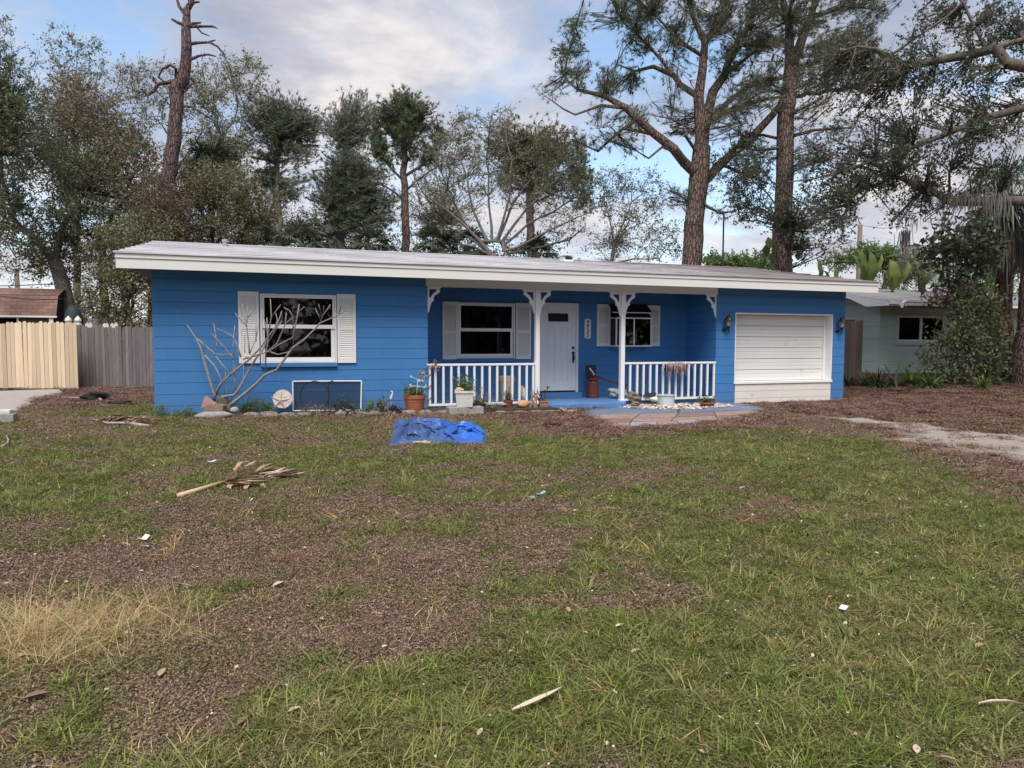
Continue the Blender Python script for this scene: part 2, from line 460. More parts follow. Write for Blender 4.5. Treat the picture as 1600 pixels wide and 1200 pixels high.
def cover(x, y):
    """green, bare, mulch, sand and dry-straw fields, 0..1"""
    n = fbm(x*0.9, y*0.9, 3, 4)-0.5; n2 = fbm(x*3.1, y*3.1, 9, 3)-0.5
    n3 = fbm(x*7.5, y*7.5, 17, 2)-0.5
    n4 = fbm(x*2.1+3, y*2.1, 27, 3)-0.5
    g = 0.36 + .9*n + 1.3*n2 + 1.3*n3 + 2.2*n4 + 0.05*sstep(2, 9, x)
    for a, b, c, d, w in GREEN: g = g + w*blob(x, y, a, b, c, d)
    bare = 0
    for a, b, c, d, w in BARE: bare = bare + w*blob(x, y, a, b, c, d)
    g = g - .42*bare*(1+2.2*n2)
    # edge of the pine-needle litter in front of the house
    ye = np.interp(x, [-20, -4.2, -2.6, -1.4, -.2, .2, 1, 3, 5.2, 6.3, 7.5, 9.5, 11.5, 12.3, 14, 16, 19, 40],
                      [-2, -2.0, -.9, .3, 3.0, -.1, -.7, -1.25, -1.6, -4.4, -3.9, -4.05, -3.4, -2.6, -3.7, -5.7, -8, -8])
    mul_ = sstep(-0.35, 0.35, (y-ye)/1.0 + 1.4*n + 0.5*n2)
    mul_ = mul_ * (1-0.85*blob(x, y, -0.55, 2.6, 0.9, 2.2))*(1-0.6*sstep(3.2, 4.6, x)*sstep(6.0, 5.0, x)*sstep(-3.0, -1.4, y)*sstep(0, -1.0, y))
    mul_ = mul_*(1-0.7*blob(x, y, 19.5, -2.2, 2.5, 1.6)) * (1-0.75*blob(x, y, -2.4, 1.0, 1.0, .8))
    xb = np.interp(y, [-14, -9, -8.3, -6.1, -3.44, -1], [9.6, 9.4, 9.7, 10.5, 11.9, 12.5])
    mul_ = np.maximum(mul_, sstep(-.5, .6, x-xb+1.6*n+.8*n2)*sstep(-2.0, -4.0, y)*sstep(-13, -8, y)*(.75+.5*n2))
    s = 0
    for (x0, y0), (x1, y1) in zip(SLINE[:-1], SLINE[1:]):
        wd = SWID*(1.0+2.6*sstep(-4.0, -6.3, (y0+y1)/2))
        t = np.clip(((x-x0)*(x1-x0)+(y-y0)*(y1-y0))/((x1-x0)**2+(y1-y0)**2+1e-9), 0, 1); s = np.maximum(s, np.exp(-(np.hypot(x-x0-t*(x1-x0), y-y0-t*(y1-y0))/wd)**2))
    for a, b in SLINE2: s = np.maximum(s, 1.0*blob(x, y, a, b, 1.0, .5))
    s = sstep(0.26, .72, s*(1.0+1.6*(fbm(x*2.2, y*2.2, 77, 4)-.5)) + 1.0*(fbm(x*5, y*5, 78, 3)-.5))*(s > .03)
    dry = np.clip(1.2*blob(x, y, *gspot_dry, 0.75, 0.5) + sstep(.52, .75, fbm(x*1.3+7, y*1.3, 21, 3))*.6, 0, 1)
    return np.clip(g, 0, 1), np.clip(bare, 0, 1), np.clip(mul_, 0, 1), np.clip(s, 0, 1), dry
gspot_dry = gspot(100, 1000)

def ground_mesh():
    xs = np.concatenate([-9-np.geomspace(0.3, 400, 22)[::-1], np.arange(-9, 26, 0.1), 26+np.geomspace(0.3, 400, 22)])
    ys = np.concatenate([-14.5-np.geomspace(0.3, 120, 16)[::-1], np.arange(-14.5, 10, 0.1), 10+np.geomspace(0.3, 500, 24)])
    X, Y = np.meshgrid(xs, ys)
    Z = ground_z(X, Y)
    far = sstep(40, 20, np.hypot(X-6, Y))
    Z = Z + far*0.022*(fbm(X*4.5, Y*4.5, 31, 3)-0.5)*sstep(-0.15, -0.5, Y)
    g, b, mu, s, d = cover(X, Y)
    V = np.stack([X, Y, Z], -1).reshape(-1, 3)
    nx, ny = len(xs), len(ys)
    i = np.arange(nx*ny).reshape(ny, nx)
    F = np.stack([i[:-1, :-1], i[:-1, 1:], i[1:, 1:], i[1:, :-1]], -1).reshape(-1, 4)
    M = Mat('lawn_soil')
    v = M.coords((1, 1, 1))
    a = M.noise(v, 9, 6, 0.7, 0.5); f = M.noise(v, 70, 4, 0.7); c = M.noise(v, 2.2, 5, 0.65)
    soil = M.mix(f, (0.045, 0.031, 0.024, 1), (0.16, 0.11, 0.085, 1))
    soil = M.mix(M.ramp(a, [(.45, (0,0,0,1)), (.62, (1,1,1,1))]), soil, (0.22, 0.17, 0.11, 1))
    gr = M.mix(f, (0.07, 0.08, 0.03, 1), (0.22, 0.21, 0.08, 1))
    gk = M.ramp(M.math('ADD', M.attr('green'), M.math('MULTIPLY', M.math('SUBTRACT', a, .5), 0.7)), [(.3, (0,0,0,1)), (.62, (1,1,1,1))])
    col = M.mix(M.math('MULTIPLY', gk, .85), soil, gr)
    mu_c = M.mix(f, (0.05, 0.022, 0.015, 1), (0.20, 0.105, 0.075, 1))
    mu_c = M.mix(M.ramp(c, [(.4, (0,0,0,1)), (.65, (1,1,1,1))]), mu_c, M.mix(a, (0.11, 0.065, 0.05, 1), (0.24, 0.16, 0.12, 1)))
    col = M.mix(M.ramp(M.math('ADD', M.attr('mulch'), M.math('MULTIPLY', M.math('SUBTRACT', a, .5), 0.6)), [(.38, (0,0,0,1)), (.6, (1,1,1,1))]), col, mu_c)
    sc = M.mix(f, (0.30, 0.25, 0.21, 1), (0.56, 0.50, 0.45, 1))
    col = M.mix(M.math('MULTIPLY', M.ramp(M.math('ADD', M.attr('sand'), M.math('MULTIPLY', M.math('SUBTRACT', a, .5), 1.6)), [(.4, (0,0,0,1)), (.75, (1,1,1,1))]), .85), col, sc)
    b_ = M.math('ADD', M.math('MULTIPLY', a, 1.5), f)
    m = M.done(M.bsdf(col, 0.95, b_, 0.9, 0.03, 0.1))
    o = mesh_np('ground', V, F, m, attrs={'green': g.ravel(), 'mulch': mu.ravel(), 'sand': s.ravel()}, smooth=True)
    tag(o, kind='structure')
ground_mesh()

# ================================================================== THE BLUE HOUSE
H = 0.2032; Z0 = 2.195; WL = 15.32
house = thing('house', 'long low blue block house with white trim, covered porch and white garage door', 'house', (7.66, 0, 0))
W1 = (1.80, 3.09, .935, 2.145)
W2 = (5.84, 7.10, .965, 2.135)
W3 = (9.50, 10.44, 1.22, 2.14)
DR = (7.68, 8.66, .16, 2.175)
GD = (12.12, 14.91, -.6, 1.985)
def courses(parent, x0, x1, Y, holes, top=2.60, axis='y', name='block_course', seed=0, bottom=-.25):
    """stacked rows of block with recessed joints; the wall faces -Y (axis y) or -X"""
    k = -2
    while True:
        zt = Z0 - k*H; zb = zt - H
        if zt < bottom: break
        mb = MB()
        a, b = max(zb+.0035, bottom), min(zt-.0035, top)
        if b > a:
            for r in rects_minus(x0, x1, a, b, holes):
                if r[3]-r[2] < .004: continue
                mb = MB()
                if axis == 'y': mb.box(r[0], r[1], Y, Y+.05, r[2], r[3])
                else: mb.box(Y, Y+.05, r[0], r[1], r[2], r[3])
                mb.build(name, m_blue, parent)
        k += 1
def wall(parent, x0, x1, Y, holes, top=2.60, name='wall', t=.18, bottom=-.3):
    mb = MB()
    for r in rects_minus(x0, x1, bottom, top, holes):
        mb.box(r[0], r[1], Y+.012, Y+t, r[2], r[3])
    return mb.build(name, m_bluejoint, parent)
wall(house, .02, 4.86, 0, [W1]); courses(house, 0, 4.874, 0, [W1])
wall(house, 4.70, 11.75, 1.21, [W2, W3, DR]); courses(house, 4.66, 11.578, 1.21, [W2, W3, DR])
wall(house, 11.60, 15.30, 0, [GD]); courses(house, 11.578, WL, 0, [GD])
# side walls of the porch and of the house
mb = MB()
mb.box(4.70, 4.855, .19, 1.22, -.3, 2.6); mb.box(11.60, 11.75, .19, 1.22, -.3, 2.6)
mb.box(.02, .2, .19, 7.9, -.3, 2.6); mb.box(15.12, 15.30, .19, 7.9, -.3, 2.6); mb.box(.2, 15.12, 7.72, 7.9, -.3, 2.6)
mb.build('side_wall', m_blue, house)
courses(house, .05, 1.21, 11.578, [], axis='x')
# recess wall left side faces +X
# gable infill
for X in (.03, 15.13):
    MB().prism([(0, 2.6), (7.9, 2.6), (3.96, 3.36)], (X, 0, 0), (0, 1, 0), (0, 0, 1), (1, 0, 0), .15).build('gable_wall', m_blue, house)
# dark rooms
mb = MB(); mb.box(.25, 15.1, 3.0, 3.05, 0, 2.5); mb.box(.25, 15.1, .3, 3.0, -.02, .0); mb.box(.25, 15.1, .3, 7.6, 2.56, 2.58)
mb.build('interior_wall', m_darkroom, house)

# ---- roof
OV, FZ0, FZ1, XL, XR = .60, 2.500, 2.745, -.44, 15.70
RY, RZ = 3.96, 3.50
mb = MB()
SOF = 2.61
prof = [(-OV+.03, SOF), (-OV+.03, FZ1), (RY, RZ-.02), (RY*2+OV-.03, FZ1), (RY*2+OV-.03, SOF)]
mb.prism(prof, (XL+.02, 0, 0), (0, 1, 0), (0, 0, 1), (1, 0, 0), XR-XL-.04)
roof = mb.build('roof', [m_roofedge], house)
mb = MB(); mb.box(XL, XR, -OV, -OV+.028, FZ0, FZ0+.162); mb.build('fascia_board', m_fascia, roof)
mb = MB(); mb.box(XL-.005, XR+.005, -OV-.016, -OV+.025, FZ0+.168, FZ1+.004); mb.build('fascia_board', m_fascia, roof)
mb = MB(); mb.box(XL, XR, -OV+.03, -.01, SOF-.012, SOF-.003); mb.build('soffit', m_white, roof)
for X, s in ((XL, 1), (XR-.03, 1)):
    mb = MB(); n = (RZ-FZ1)/(RY+OV)
    mb.prism([(-OV+.03, FZ0), (RY, FZ0+n*(RY+OV)), (RY*2+OV, FZ0), (RY*2+OV, FZ1-.01), (RY, RZ-.01), (-OV+.03, FZ1-.01)], (X-.002, 0, 0), (0, 1, 0), (0, 0, 1), (1, 0, 0), .034)
    mb.build('rake_board', m_fascia, roof)
NS = 8
sl = math.hypot(RY+OV, RZ-FZ1); dy, dz = (RY+OV+.02)/sl, (RZ-FZ1)/sl
for side in (1, -1):
    for k in range(NS):
        s0 = -.04+k*(sl+.04)/NS; s1 = -.04+(k+1)*(sl+.04)/NS
        mb = MB()
        wob = [(XL-.03)+(XR-XL+.06)*i/24 for i in range(25)]
        V = []; 
        for i, x in enumerate(wob):
            w = .004*math.sin(x*2.1+k)+random.uniform(-.003, .003)
            for (s, h) in ((s0, .002), (s0+w, .030), (s1-.035, .008)):
                yy = -OV-.0+dy*s; z = FZ1+.004+dz*s+h
                V.append((x, yy if side == 1 else 2*RY-yy, z))
        F = []
        for i in range(24):
            for j in range(2):
                q = (i*3+j, (i+1)*3+j, (i+1)*3+j+1, i*3+j+1); F.append(q if side == 1 else q[::-1])
        mb.add(V, F); mb.build('roofing_strip', m_roof, roof)
mb = MB(); mb.prism([(-.16, -.03), (0, .0), (.16, -.03), (.15, -.045), (0, -.012), (-.15, -.045)], (XL-.03, RY, RZ+.035), (0, 1, 0), (0, 0, 1), (1, 0, 0), XR-XL+.06)
mb.build('ridge_cap', m_roof, roof)
# vents
def roofz(y): return FZ1 + (RZ-FZ1)*(y+OV)/(RY+OV)
mb = MB(); y = 3.3; x = on_y(351.5, 384, y)[0]; z = roofz(y)
mb.lathe((x, y, z-.02), [(.05, 0), (.05, .14)], 14).lathe((x, y, z+.10), [(.062, 0), (.066, .03), (.06, .06), (.02, .07)], 14)
mb.build('vent_pipe', m_grey, roof, True, auto=40)
y = 3.0; x = on_y(885, 412, y)[0]; z = roofz(y)
mb = MB(); mb.prism([(-.14, -.06), (.16, -.02), (.16, .15), (-.10, .13), (-.14, .10)], (x-.13, y, z), (0, 1, 0), (0, 0, 1), (1, 0, 0), .26)
mb.box(x-.16, x+.16, y-.18, y+.2, z+.152, z+.168)
bv = mb.build('box_vent', m_white, roof, bevel=.004)
mb = MB(); mb.box(x-.10, x+.10, y-.146, y-.142, z+.06, z+.115); mb.build('vent_dark_plate', m_black, roof)  # flat black plate in place of the shade inside the vent
x = on_y(905, 415, y)[0]
mb = MB(); mb.lathe((x, y, z-.03), [(.04, 0), (.04, .15), (.03, .16)], 12); mb.build('vent_pipe', m_grey, roof, True, auto=40)

# ---- porch: beam, posts, brackets, railings, floor
mb = MB(); mb.box(4.84, 11.60, -.012, .10, 2.395, 2.607); mb.build('porch_beam', m_white, house)
mb = MB(); mb.box(4.86, 11.57, .10, 1.2, 2.585, 2.60); mb.build('porch_ceiling', painted('porch_ceiling_blue', mul(BLUE, .9), .1, 1), house)
for X, zb in ((7.142, -.06), (9.133, -.07)):
    mb = MB(); mb.box(X, X+.097, -.03, .067, zb, 2.393)
    mb.box(X-.012, X+.109, -.042, .079, zb, zb+.13)
    mb.build('porch_post', m_white, house, bevel=.005)
def bracket_mesh(flip):
    s = -1 if flip else 1
    mb = MB()
    def pl(pts, y0, t): 
        q = [(s*a, b) for a, b in pts]
        if s < 0: q = q[::-1]
        mb.prism(q, (0, y0, 0), (1, 0, 0), (0, 0, 1), (0, 1, 0), t)
    def arc(cx, cz, r, a0, a1, n=10): return [(cx+r*math.cos(math.radians(a0+(a1-a0)*i/n)), cz+r*math.sin(math.radians(a0+(a1-a0)*i/n))) for i in range(n+1)]
    pl([(0, -.002), (.285, -.002), (.26, -.03), (.235, -.052), (0, -.052)], .010, .020)      # head
    pl([(0, 0), (.034, 0), (.034, -.49), (0, -.49)][:], .0115, .017)                           # strip along the post
    o_ = arc(.285, -.30, .235, 105, 168, 12); i_ = arc(.285, -.30, .180, 168, 108, 12)
    pl(o_+i_, .008, .024)                                                                      # curved brace
    pl(arc(.215, -.085, .040, 0, 345, 18), .0065, .027)                                       # scrolls
    pl(arc(.088, -.262, .038, 0, 345, 18), .0065, .027)
    pl([(.02, -.21), (.10, -.235), (.085, -.30), (.055, -.38), (.03, -.485), (.0, -.53), (.0, -.3)], .0095, .021)
    w = mb.build('bracket', m_white, house)
    return w
br, bl = bracket_mesh(False), bracket_mesh(True)
br.location = Vector((4.874, 0, 2.394))-wloc(house); bl.location = Vector((11.578, 0, 2.394))-wloc(house)
for o in (br, bl): o.data.transform(Matrix.Translation(Vector((7.66, 0, 0))))   # mesh back to its own corner
for X in (7.142, 9.133):
    dup(br, house, (X+.097, 0, 2.394)); dup(bl, house, (X, 0, 2.394))
def railing(x0, x1, xs, y, zt=.872, zb=.03):
    r = MB().box(x0, x1, y-.03, y+.03, zt-.045, zt).build('railing', m_white, house, bevel=.006)
    MB().box(x0+.02, x1-.02, y-.022, y+.022, zb, zb+.045).build('bottom_rail', m_white, r, bevel=.004)
    base = None
    for x in xs:
        if base is None:
            base = MB().box(-.022, .022, -.0205, .0205, zb+.046, zt-.046).build('baluster', m_white, r, loc=(0, 0, 0), bevel=.004)
            base.location = Vector((x, y, 0))-wloc(r)
        else: dup(base, r, (x, y, 0))
    return r
railing(4.86, 7.14, [on_y(v, 600, 0.0)[0] for v in (671.5, 680.3, 692.7, 705, 716.5, 729.3, 741, 753.2, 765, 776.7, 788.7, 800.3, 811.5, 822.7, 833)], .0)
railing(9.235, 11.575, [on_y(v, 600, 0.0)[0] for v in (984.3, 995.3, 1005.2, 1015.6, 1025.6, 1035.7, 1045.7, 1055.6, 1065.5, 1075.5, 1085.1, 1095, 1104.8, 1114.9)], .0)
mb = MB(); mb.prism([(4.87, 1.2), (11.57, 1.2), (11.57, .06), (9.32, .06), (9.05, -.42), (7.28, -.42), (7.05, -.30), (7.02, .06), (4.87, .06)][::-1], (0, 0, -.2), (1, 0, 0), (0, 1, 0), (0, 0, 1), .235)
mb.build('porch_floor', m_bluefloor, house, bevel=.012)
mb = MB(); mb.box(7.66, 8.68, .98, 1.205, .034, .155); mb.build('door_step', m_blue, house, bevel=.006)

# ---- windows
def curtain(parent, x0, x1, y, z0, z1, mat, folds=9, amp=.03, gap=None):
    n = folds*6; V = []; F = []
    for i in range(n+1):
        x = x0+(x1-x0)*i/n; yy = y+amp*math.sin(i/6*2*math.pi)+random.uniform(-.004, .004)
        V += [(x, yy, z0), (x, yy, z1)]
    F = [(2*i, 2*i+2, 2*i+3, 2*i+1) for i in range(n)]
    MB().add(V, F).build('curtain', mat, parent)
def sash_window(wx0, wx1, wz0, wz1, Y, mid, trim=.032, sill=None):
    """frame ring proud of the wall, upper sash forward, lower sash set back"""
    w = MB()
    y0, y1 = Y-.022, Y+.05
    for b in ((wx0-trim, wx1+trim, wz1, wz1+.030), (wx0-trim, wx1+trim, wz0-.022, wz0), (wx0-trim, wx0, wz0, wz1), (wx1, wx1+trim, wz0, wz1)):
        w.box(b[0], b[1], y0, y1, b[2], b[3])
    w = w.build('window', m_white, house, bevel=.004)
    f = .038
    s = MB(); a, b, c, d = wx0+.002, wx1-.002, mid-.035, wz1-.002
    s.box(a, b, Y-.006, Y+.03, d-f, d); s.box(a, b, Y-.010, Y+.03, c, c+.07); s.box(a, a+f, Y-.006, Y+.03, c+.07, d-f); s.box(b-f, b, Y-.006, Y+.03, c+.07, d-f)
    s.build('sash', m_white, w, bevel=.003)
    MB().box(a+f, b-f, Y+.014, Y+.018, c+.07, d-f).build('pane', m_glass, w)
    s = MB(); c, d = wz0+.002, mid-.036
    g = f+.028
    s.box(a, b, Y+.014, Y+.045, c, c+.075); s.box(a, a+f, Y+.014, Y+.045, c+.075, d); s.box(b-g, b, Y+.014, Y+.045, c+.075, d)
    s.build('sash', m_white, w, bevel=.003)
    MB().box(a+f, b-g, Y+.03, Y+.034, c+.075, d).build('pane', m_glass, w)
    return w
w1 = sash_window(*W1, 0, 1.582)
curtain(w1, 1.84, 2.25, .30, .95, 2.12, m_curtain, 6); curtain(w1, 2.62, 3.06, .30, .95, 2.12, m_curtain, 6); curtain(w1, 2.22, 2.66, .38, .95, 2.12, m_sheer, 4, .05)
w2 = sash_window(*W2, 1.21, 1.572)
curtain(w2, 6.15, 7.08, 1.52, .98, 2.12, m_curtain, 12, .02); curtain(w2, 5.86, 6.2, 1.62, .98, 2.12, m_sheer, 3, .02)
MB().box(1.77, 3.127, -.055, .0, .835, .911).build('window_sill', m_blue, house, bevel=.006)
MB().box(5.82, 7.12, 1.16, 1.21, .865, .941).build('window_sill', m_blue, house, bevel=.006)
MB().box(9.50, 10.45, 1.15, 1.21, 1.125, 1.208).build('window_sill', m_blue, house, bevel=.006)

def shutter(x0, x1, z0, z1, Y, midf=.5, top_plain=False):
    t = .045
    s = MB(); y0, y1 = Y-.034, Y
    zm = z0+(z1-z0)*midf
    s.box(x0, x0+t, y0, y1, z0, z1); s.box(x1-t, x1, y0, y1, z0, z1)
    for a, b in ((z0, z0+.085), (zm-.035, zm+.035), (z1-.085, z1)): s.box(x0+t, x1-t, y0+.001, y1, a, b)
    s.box(x0+t, x1-t, Y-.008, Y-.001, z0+.085, z1-.085)
    o = s.build('shutter', m_shutter, house)
    l = MB()
    for a, b in ((z0+.085, zm-.035), (zm+.035, z1-.085)):
        n = max(3, int(round((b-a)/.036))); p = (b-a)/n
        for i in range(n):
            za = a+i*p
            l.prism([(y0+.004, za+.004), (y0+.009, za+.002), (Y-.009, za+p*.85), (Y-.014, za+p*.95)], (x0+t+.001, 0, 0), (0, 1, 0), (0, 0, 1), (1, 0, 0), x1-x0-2*t-.002)
    tag(l.build('louvres', m_shutter, o), kind='stuff')
    return o
shutter(1.395, 1.745, .910, 2.205, -.002, .5); shutter(3.135, 3.475, .905, 2.200, -.002, .5)
shutter(5.465, 5.800, .930, 2.175, 1.208, .47); shutter(7.150, 7.505, .925, 2.180, 1.208, .49)
shutter(9.150, 9.495, 1.212, 2.190, 1.208, .5); shutter(10.455, 10.820, 1.212, 2.188, 1.208, .5)

# garden (box) window with a hip top
gy = 1.21-.30
gw = MB(); a, b, c, d = 9.50, 10.44, 1.21, 1.88
for x in (a, (a+b)/2-.012, b-.03): gw.box(x, x+.028, gy-.002, gy+.02, c+.03, d-.028)
gw.box(a-.015, b+.015, gy-.012, 1.205, c-.005, c+.025); gw.box(a, b, gy-.004, gy+.022, d-.028, d)
for x in (a, b-.024): gw.box(x+.001, x+.023, gy+.022, 1.2, d-.024, d-.002)
gwo = gw.build('garden_window', m_white, house)
MB().box(a+.028, b-.03, gy+.008, gy+.012, c+.03, d-.03).build('pane', m_glass, gwo)
for x in (a+.010, b-.014): MB().box(x, x+.004, gy+.024, 1.18, c+.03, d-.03).build('pane', m_glass, gwo)
MB().prism([(gy, d+.002), (1.2, 2.12), (1.2, 2.135), (gy, d+.012)], (a+.01, 0, 0), (0, 1, 0), (0, 0, 1), (1, 0, 0), b-a-.02).build('pane', painted('tinted_top_glass', (.01, .012, .02, 1), .1, 2, .15, spec=.3), gwo)
MB().box(a-.07, b+.03, .95, .965, 1.985, 2.005).build('awning_bar', m_white, gwo)
aw = MB(); aw.prism([(.945, 2.006), (1.20, 2.19), (1.20, 2.205), (.945, 2.02)], (a-.06, 0, 0), (0, 1, 0), (0, 0, 1), (1, 0, 0), b-a+.08)
aw.build('awning', painted('dark_awning', (.018, .02, .035, 1), .2, 3, .6), gwo)
m_pur = painted('purple_cloth', (.12, .08, .22, 1), .3, 9, .9)
MB().lathe((9.93, 1.12, 1.245), [(.045, 0), (.07, .05), (.075, .14), (.05, .2), (.03, .22)], 12).build('jar', m_pur, gwo, True)
cl = MB(); cl.box(9.74, 10.20, 1.06, 1.064, 1.24, 1.36); cl.build('window_card', painted('printed_pale_card', (.5, .52, .5, 1), .5, 30, .7), gwo)
MB().box(10.22, 10.34, 1.1, 1.12, 1.55, 1.72).build('small_picture', painted('greenish_card', (.25, .28, .2, 1), .4, 20, .7), gwo)
for i in range(9):
    x = 9.62+i*.085; MB().lathe((x, 1.13, 1.24), [(.014, 0), (.02, .05), (.012, .09+.03*(i % 3)), (.01, .12+.03*(i % 3))], 8).build('bottle', [m_grey, m_pur, m_rust][i % 3], gwo, True)

# ---- front door
dr = MB()
for bx in ((7.655, 7.70, .158, 2.175), (8.615, 8.672, .158, 2.175), (7.655, 8.672, 2.145, 2.20)):
    dr.box(bx[0], bx[1] if bx[1]-bx[0] > .2 else bx[1], 1.165, 1.23, bx[2], bx[3] if bx[1]-bx[0] > .2 else 2.144)
dr.build('door_frame', m_door, house, bevel=.005)
DX0, DX1, DZ0, DZ1, DY = 7.702, 8.613, .195, 2.143, 1.195
holes = [(7.90, 8.44, 1.75, 1.985)]
pan = [(7.90, 8.095, 1.06, 1.64), (8.225, 8.42, 1.06, 1.64), (7.90, 8.095, .40, .95), (8.225, 8.42, .40, .95)]
d_ = MB()
for r in rects_minus(DX0, DX1, DZ0, DZ1, holes+pan): d_.box(r[0], r[1], DY, DY+.04, r[2], r[3])
for q in pan:
    # sunken moulding round a raised field
    d_.box(q[0]+.001, q[1]-.001, DY+.012, DY+.036, q[2]+.001, q[3]-.001)
door = d_.build('front_door', m_door, house)
for q in pan: MB().box(q[0]+.028, q[1]-.028, DY+.003, DY+.0115, q[2]+.028, q[3]-.028).build('door_panel', m_door, door, bevel=.003)
fr = MB(); h = holes[0]
for bx in ((h[0]-.01, h[1]+.01, h[2]-.01, h[2]+.022), (h[0]-.01, h[1]+.01, h[3]-.022, h[3]+.01), (h[0]-.01, h[0]+.022, h[2]+.022, h[3]-.022), (h[1]-.022, h[1]+.01, h[2]+.022, h[3]-.022)):
    fr.box(bx[0], bx[1], DY-.012, DY+.002, bx[2], bx[3])
fr.build('door_light_frame', m_door, door, bevel=.003)
dg = Mat('leaded_glass'); v = dg.coords((1, 1, 1)); 
vo = dg.n('ShaderNodeTexVoronoi', feature='DISTANCE_TO_EDGE'); vo.inputs['Scale'].default_value = 16; dg.l(v, vo.inputs['Vector'])
m_lead = dg.done(dg.bsdf(dg.mix(dg.ramp(vo.outputs['Distance'], [(.02, (1,1,1,1)), (.07, (0,0,0,1))]), (.012, .014, .018, 1), (.07, .07, .075, 1)), .12, None, spec=.4))
MB().box(h[0]+.02, h[1]-.02, DY+.006, DY+.012, h[2]+.02, h[3]-.02).build('door_light', m_lead, door)
hd = MB(); hx = 8.548
hd.lathe((0, 0, 0), [(.001, 0), (.032, .004), (.030, .022), (.012, .03)], 14)
def rotx(mb, c):
    mb.v = [(c[0]+x, c[1]-z, c[2]+y) for x, y, z in mb.v]; return mb
rotx(hd, (hx, DY, 1.175)).build('deadbolt', m_black, door, True)
hd = MB(); hd.lathe((0, 0, 0), [(.001, 0), (.034, .004), (.030, .03), (.020, .045), (.001, .05)], 14)
rotx(hd, (hx, DY, 1.06)).build('door_lock', m_black, door, True)
hd = MB(); hd.tube([(hx, DY-.012, 1.03), (hx+.008, DY-.05, .99), (hx+.012, DY-.055, .93), (hx, DY-.045, .87), (hx-.003, DY-.008, .845)], [.012, .013, .012, .011, .014], 8)
hd.box(hx-.018, hx+.018, DY-.008, DY-.001, .825, 1.09)
hd.build('door_handle', m_black, door, True, auto=40)
MB().lathe((8.645, 1.158, 1.10), [(.008, -.012), (.008, .012)], 8).build('doorbell', m_grey, house)

# ---- garage door and curb wall
GYd = .205
gz0, gz1 = .400, 1.965
g_ = MB(); g_.box(12.12, 14.91, GYd+.03, GYd+.09, .35, 1.985); gar = g_.build('garage_door', m_garage, house)
n = 6; ph = (gz1-gz0)/n
for i in range(n):
    z0 = gz0+i*ph; p = MB(); zz0, zz1 = z0+.005, z0+ph-.005
    lines = [zz0+(zz1-zz0)*k/3 for k in range(4)]
    prof = [(GYd+.03, zz0)]
    for k in range(3):
        a, b = lines[k], lines[k+1]
        prof += [(GYd, a+.004), (GYd, b-.012), (GYd+.008, b-.004)]
    prof += [(GYd+.03, zz1)]
    p.prism(prof[::-1], (12.125, 0, 0), (0, 1, 0), (0, 0, 1), (1, 0, 0), 2.775); p.build('door_section', m_garage, gar)
jm = MB(); jm.box(14.905, 14.985-.055, -.012, .25, .40, 1.99); jm.box(12.095, 12.118, -.012, .25, .40, 1.99); jm.box(12.095, 14.93, -.0125, .25, 1.965, 1.995)
jm.build('garage_frame', m_white, house, bevel=.004)
MB().box(14.83, 14.90, .17, .203, .41, 1.96).build('door_track_cover', m_white, gar)
MB().box(12.085, 14.945, -.035, .25, .345, .398).build('garage_sill', m_white, house, bevel=.004)
cb = MB()
for k, (a, b) in enumerate(((-.3, .0), (.006, .17), (.176, .343))): cb.box(12.12+.001*k, 14.915-.001*k, -.008, .2, a, b)
cb.build('garage_curb_wall', painted('rough_white_block', (.66, .62, .56, 1), .08, 2, .8, 25, .6, .58, (.42, .34, .27, 1)), house)
# ================================================================== TREES
def m_bark_(name, c1, c2, sc=(5, 5, 1.6), bs=0.9):
    M = Mat(name); v = M.coords(sc); a = M.noise(v, 2.2, 7, 0.72, 0.4)
    c = M.noise(M.coords((1, 1, 1)), 1.1, 4, 0.6)
    col = M.mix(M.ramp(a, [(.36, (0,0,0,1)), (.62, (1,1,1,1))]), c1, c2)
    col = M.mix(M.math('MULTIPLY', c, .5), col, mul(c2, 1.3))
    return M.done(M.bsdf(col, 0.92, a, bs, 0.05, 0.15))
def m_plated_(name, c1, c2):
    """pine bark: long plates split by dark furrows"""
    M = Mat(name); v = M.coords((9, 9, 2.2))
    d = M.n('ShaderNodeTexNoise'); d.inputs['Scale'].default_value = 1.2; M.l(v, d.inputs['Vector'])
    ad = M.n('ShaderNodeVectorMath', operation='ADD'); sc_ = M.n('ShaderNodeVectorMath', operation='SCALE'); sc_.inputs['Scale'].default_value = .5
    M.l(d.outputs['Color'], sc_.inputs[0]); M.l(v, ad.inputs[0]); M.l(sc_.outputs[0], ad.inputs[1])
    vo = M.n('ShaderNodeTexVoronoi', feature='DISTANCE_TO_EDGE'); vo.inputs['Scale'].default_value = 1.5; M.l(ad.outputs[0], vo.inputs['Vector'])
    f = M.noise(M.coords((9, 9, 5)), 2.5, 5, .7)
    k = M.ramp(vo.outputs['Distance'], [(.02, (0,0,0,1)), (.16, (1,1,1,1))])
    col = M.mix(k, c1, M.mix(f, mul(c2, .7), mul(c2, 1.3)))
    return M.done(M.bsdf(col, 0.92, M.math('ADD', k, M.math('MULTIPLY', f, .4)), 0.9, 0.04, 0.1))
m_bark_pine = m_plated_('pine_bark', (0.07, 0.05, 0.042, 1), (0.18, 0.125, 0.105, 1))
m_bark_red = m_plated_('red_pine_bark', (0.07, 0.05, 0.044, 1), (0.18, 0.125, 0.108, 1))
m_bark_grey = m_bark_('grey_bark', (0.10, 0.085, 0.075, 1), (0.24, 0.215, 0.195, 1))
m_bark_dark = m_bark_('dark_bark', (0.035, 0.028, 0.024, 1), (0.12, 0.095, 0.08, 1))
m_bark_limb = m_bark_('oak_limb_bark', (0.05, 0.04, 0.035, 1), (0.17, 0.14, 0.12, 1))
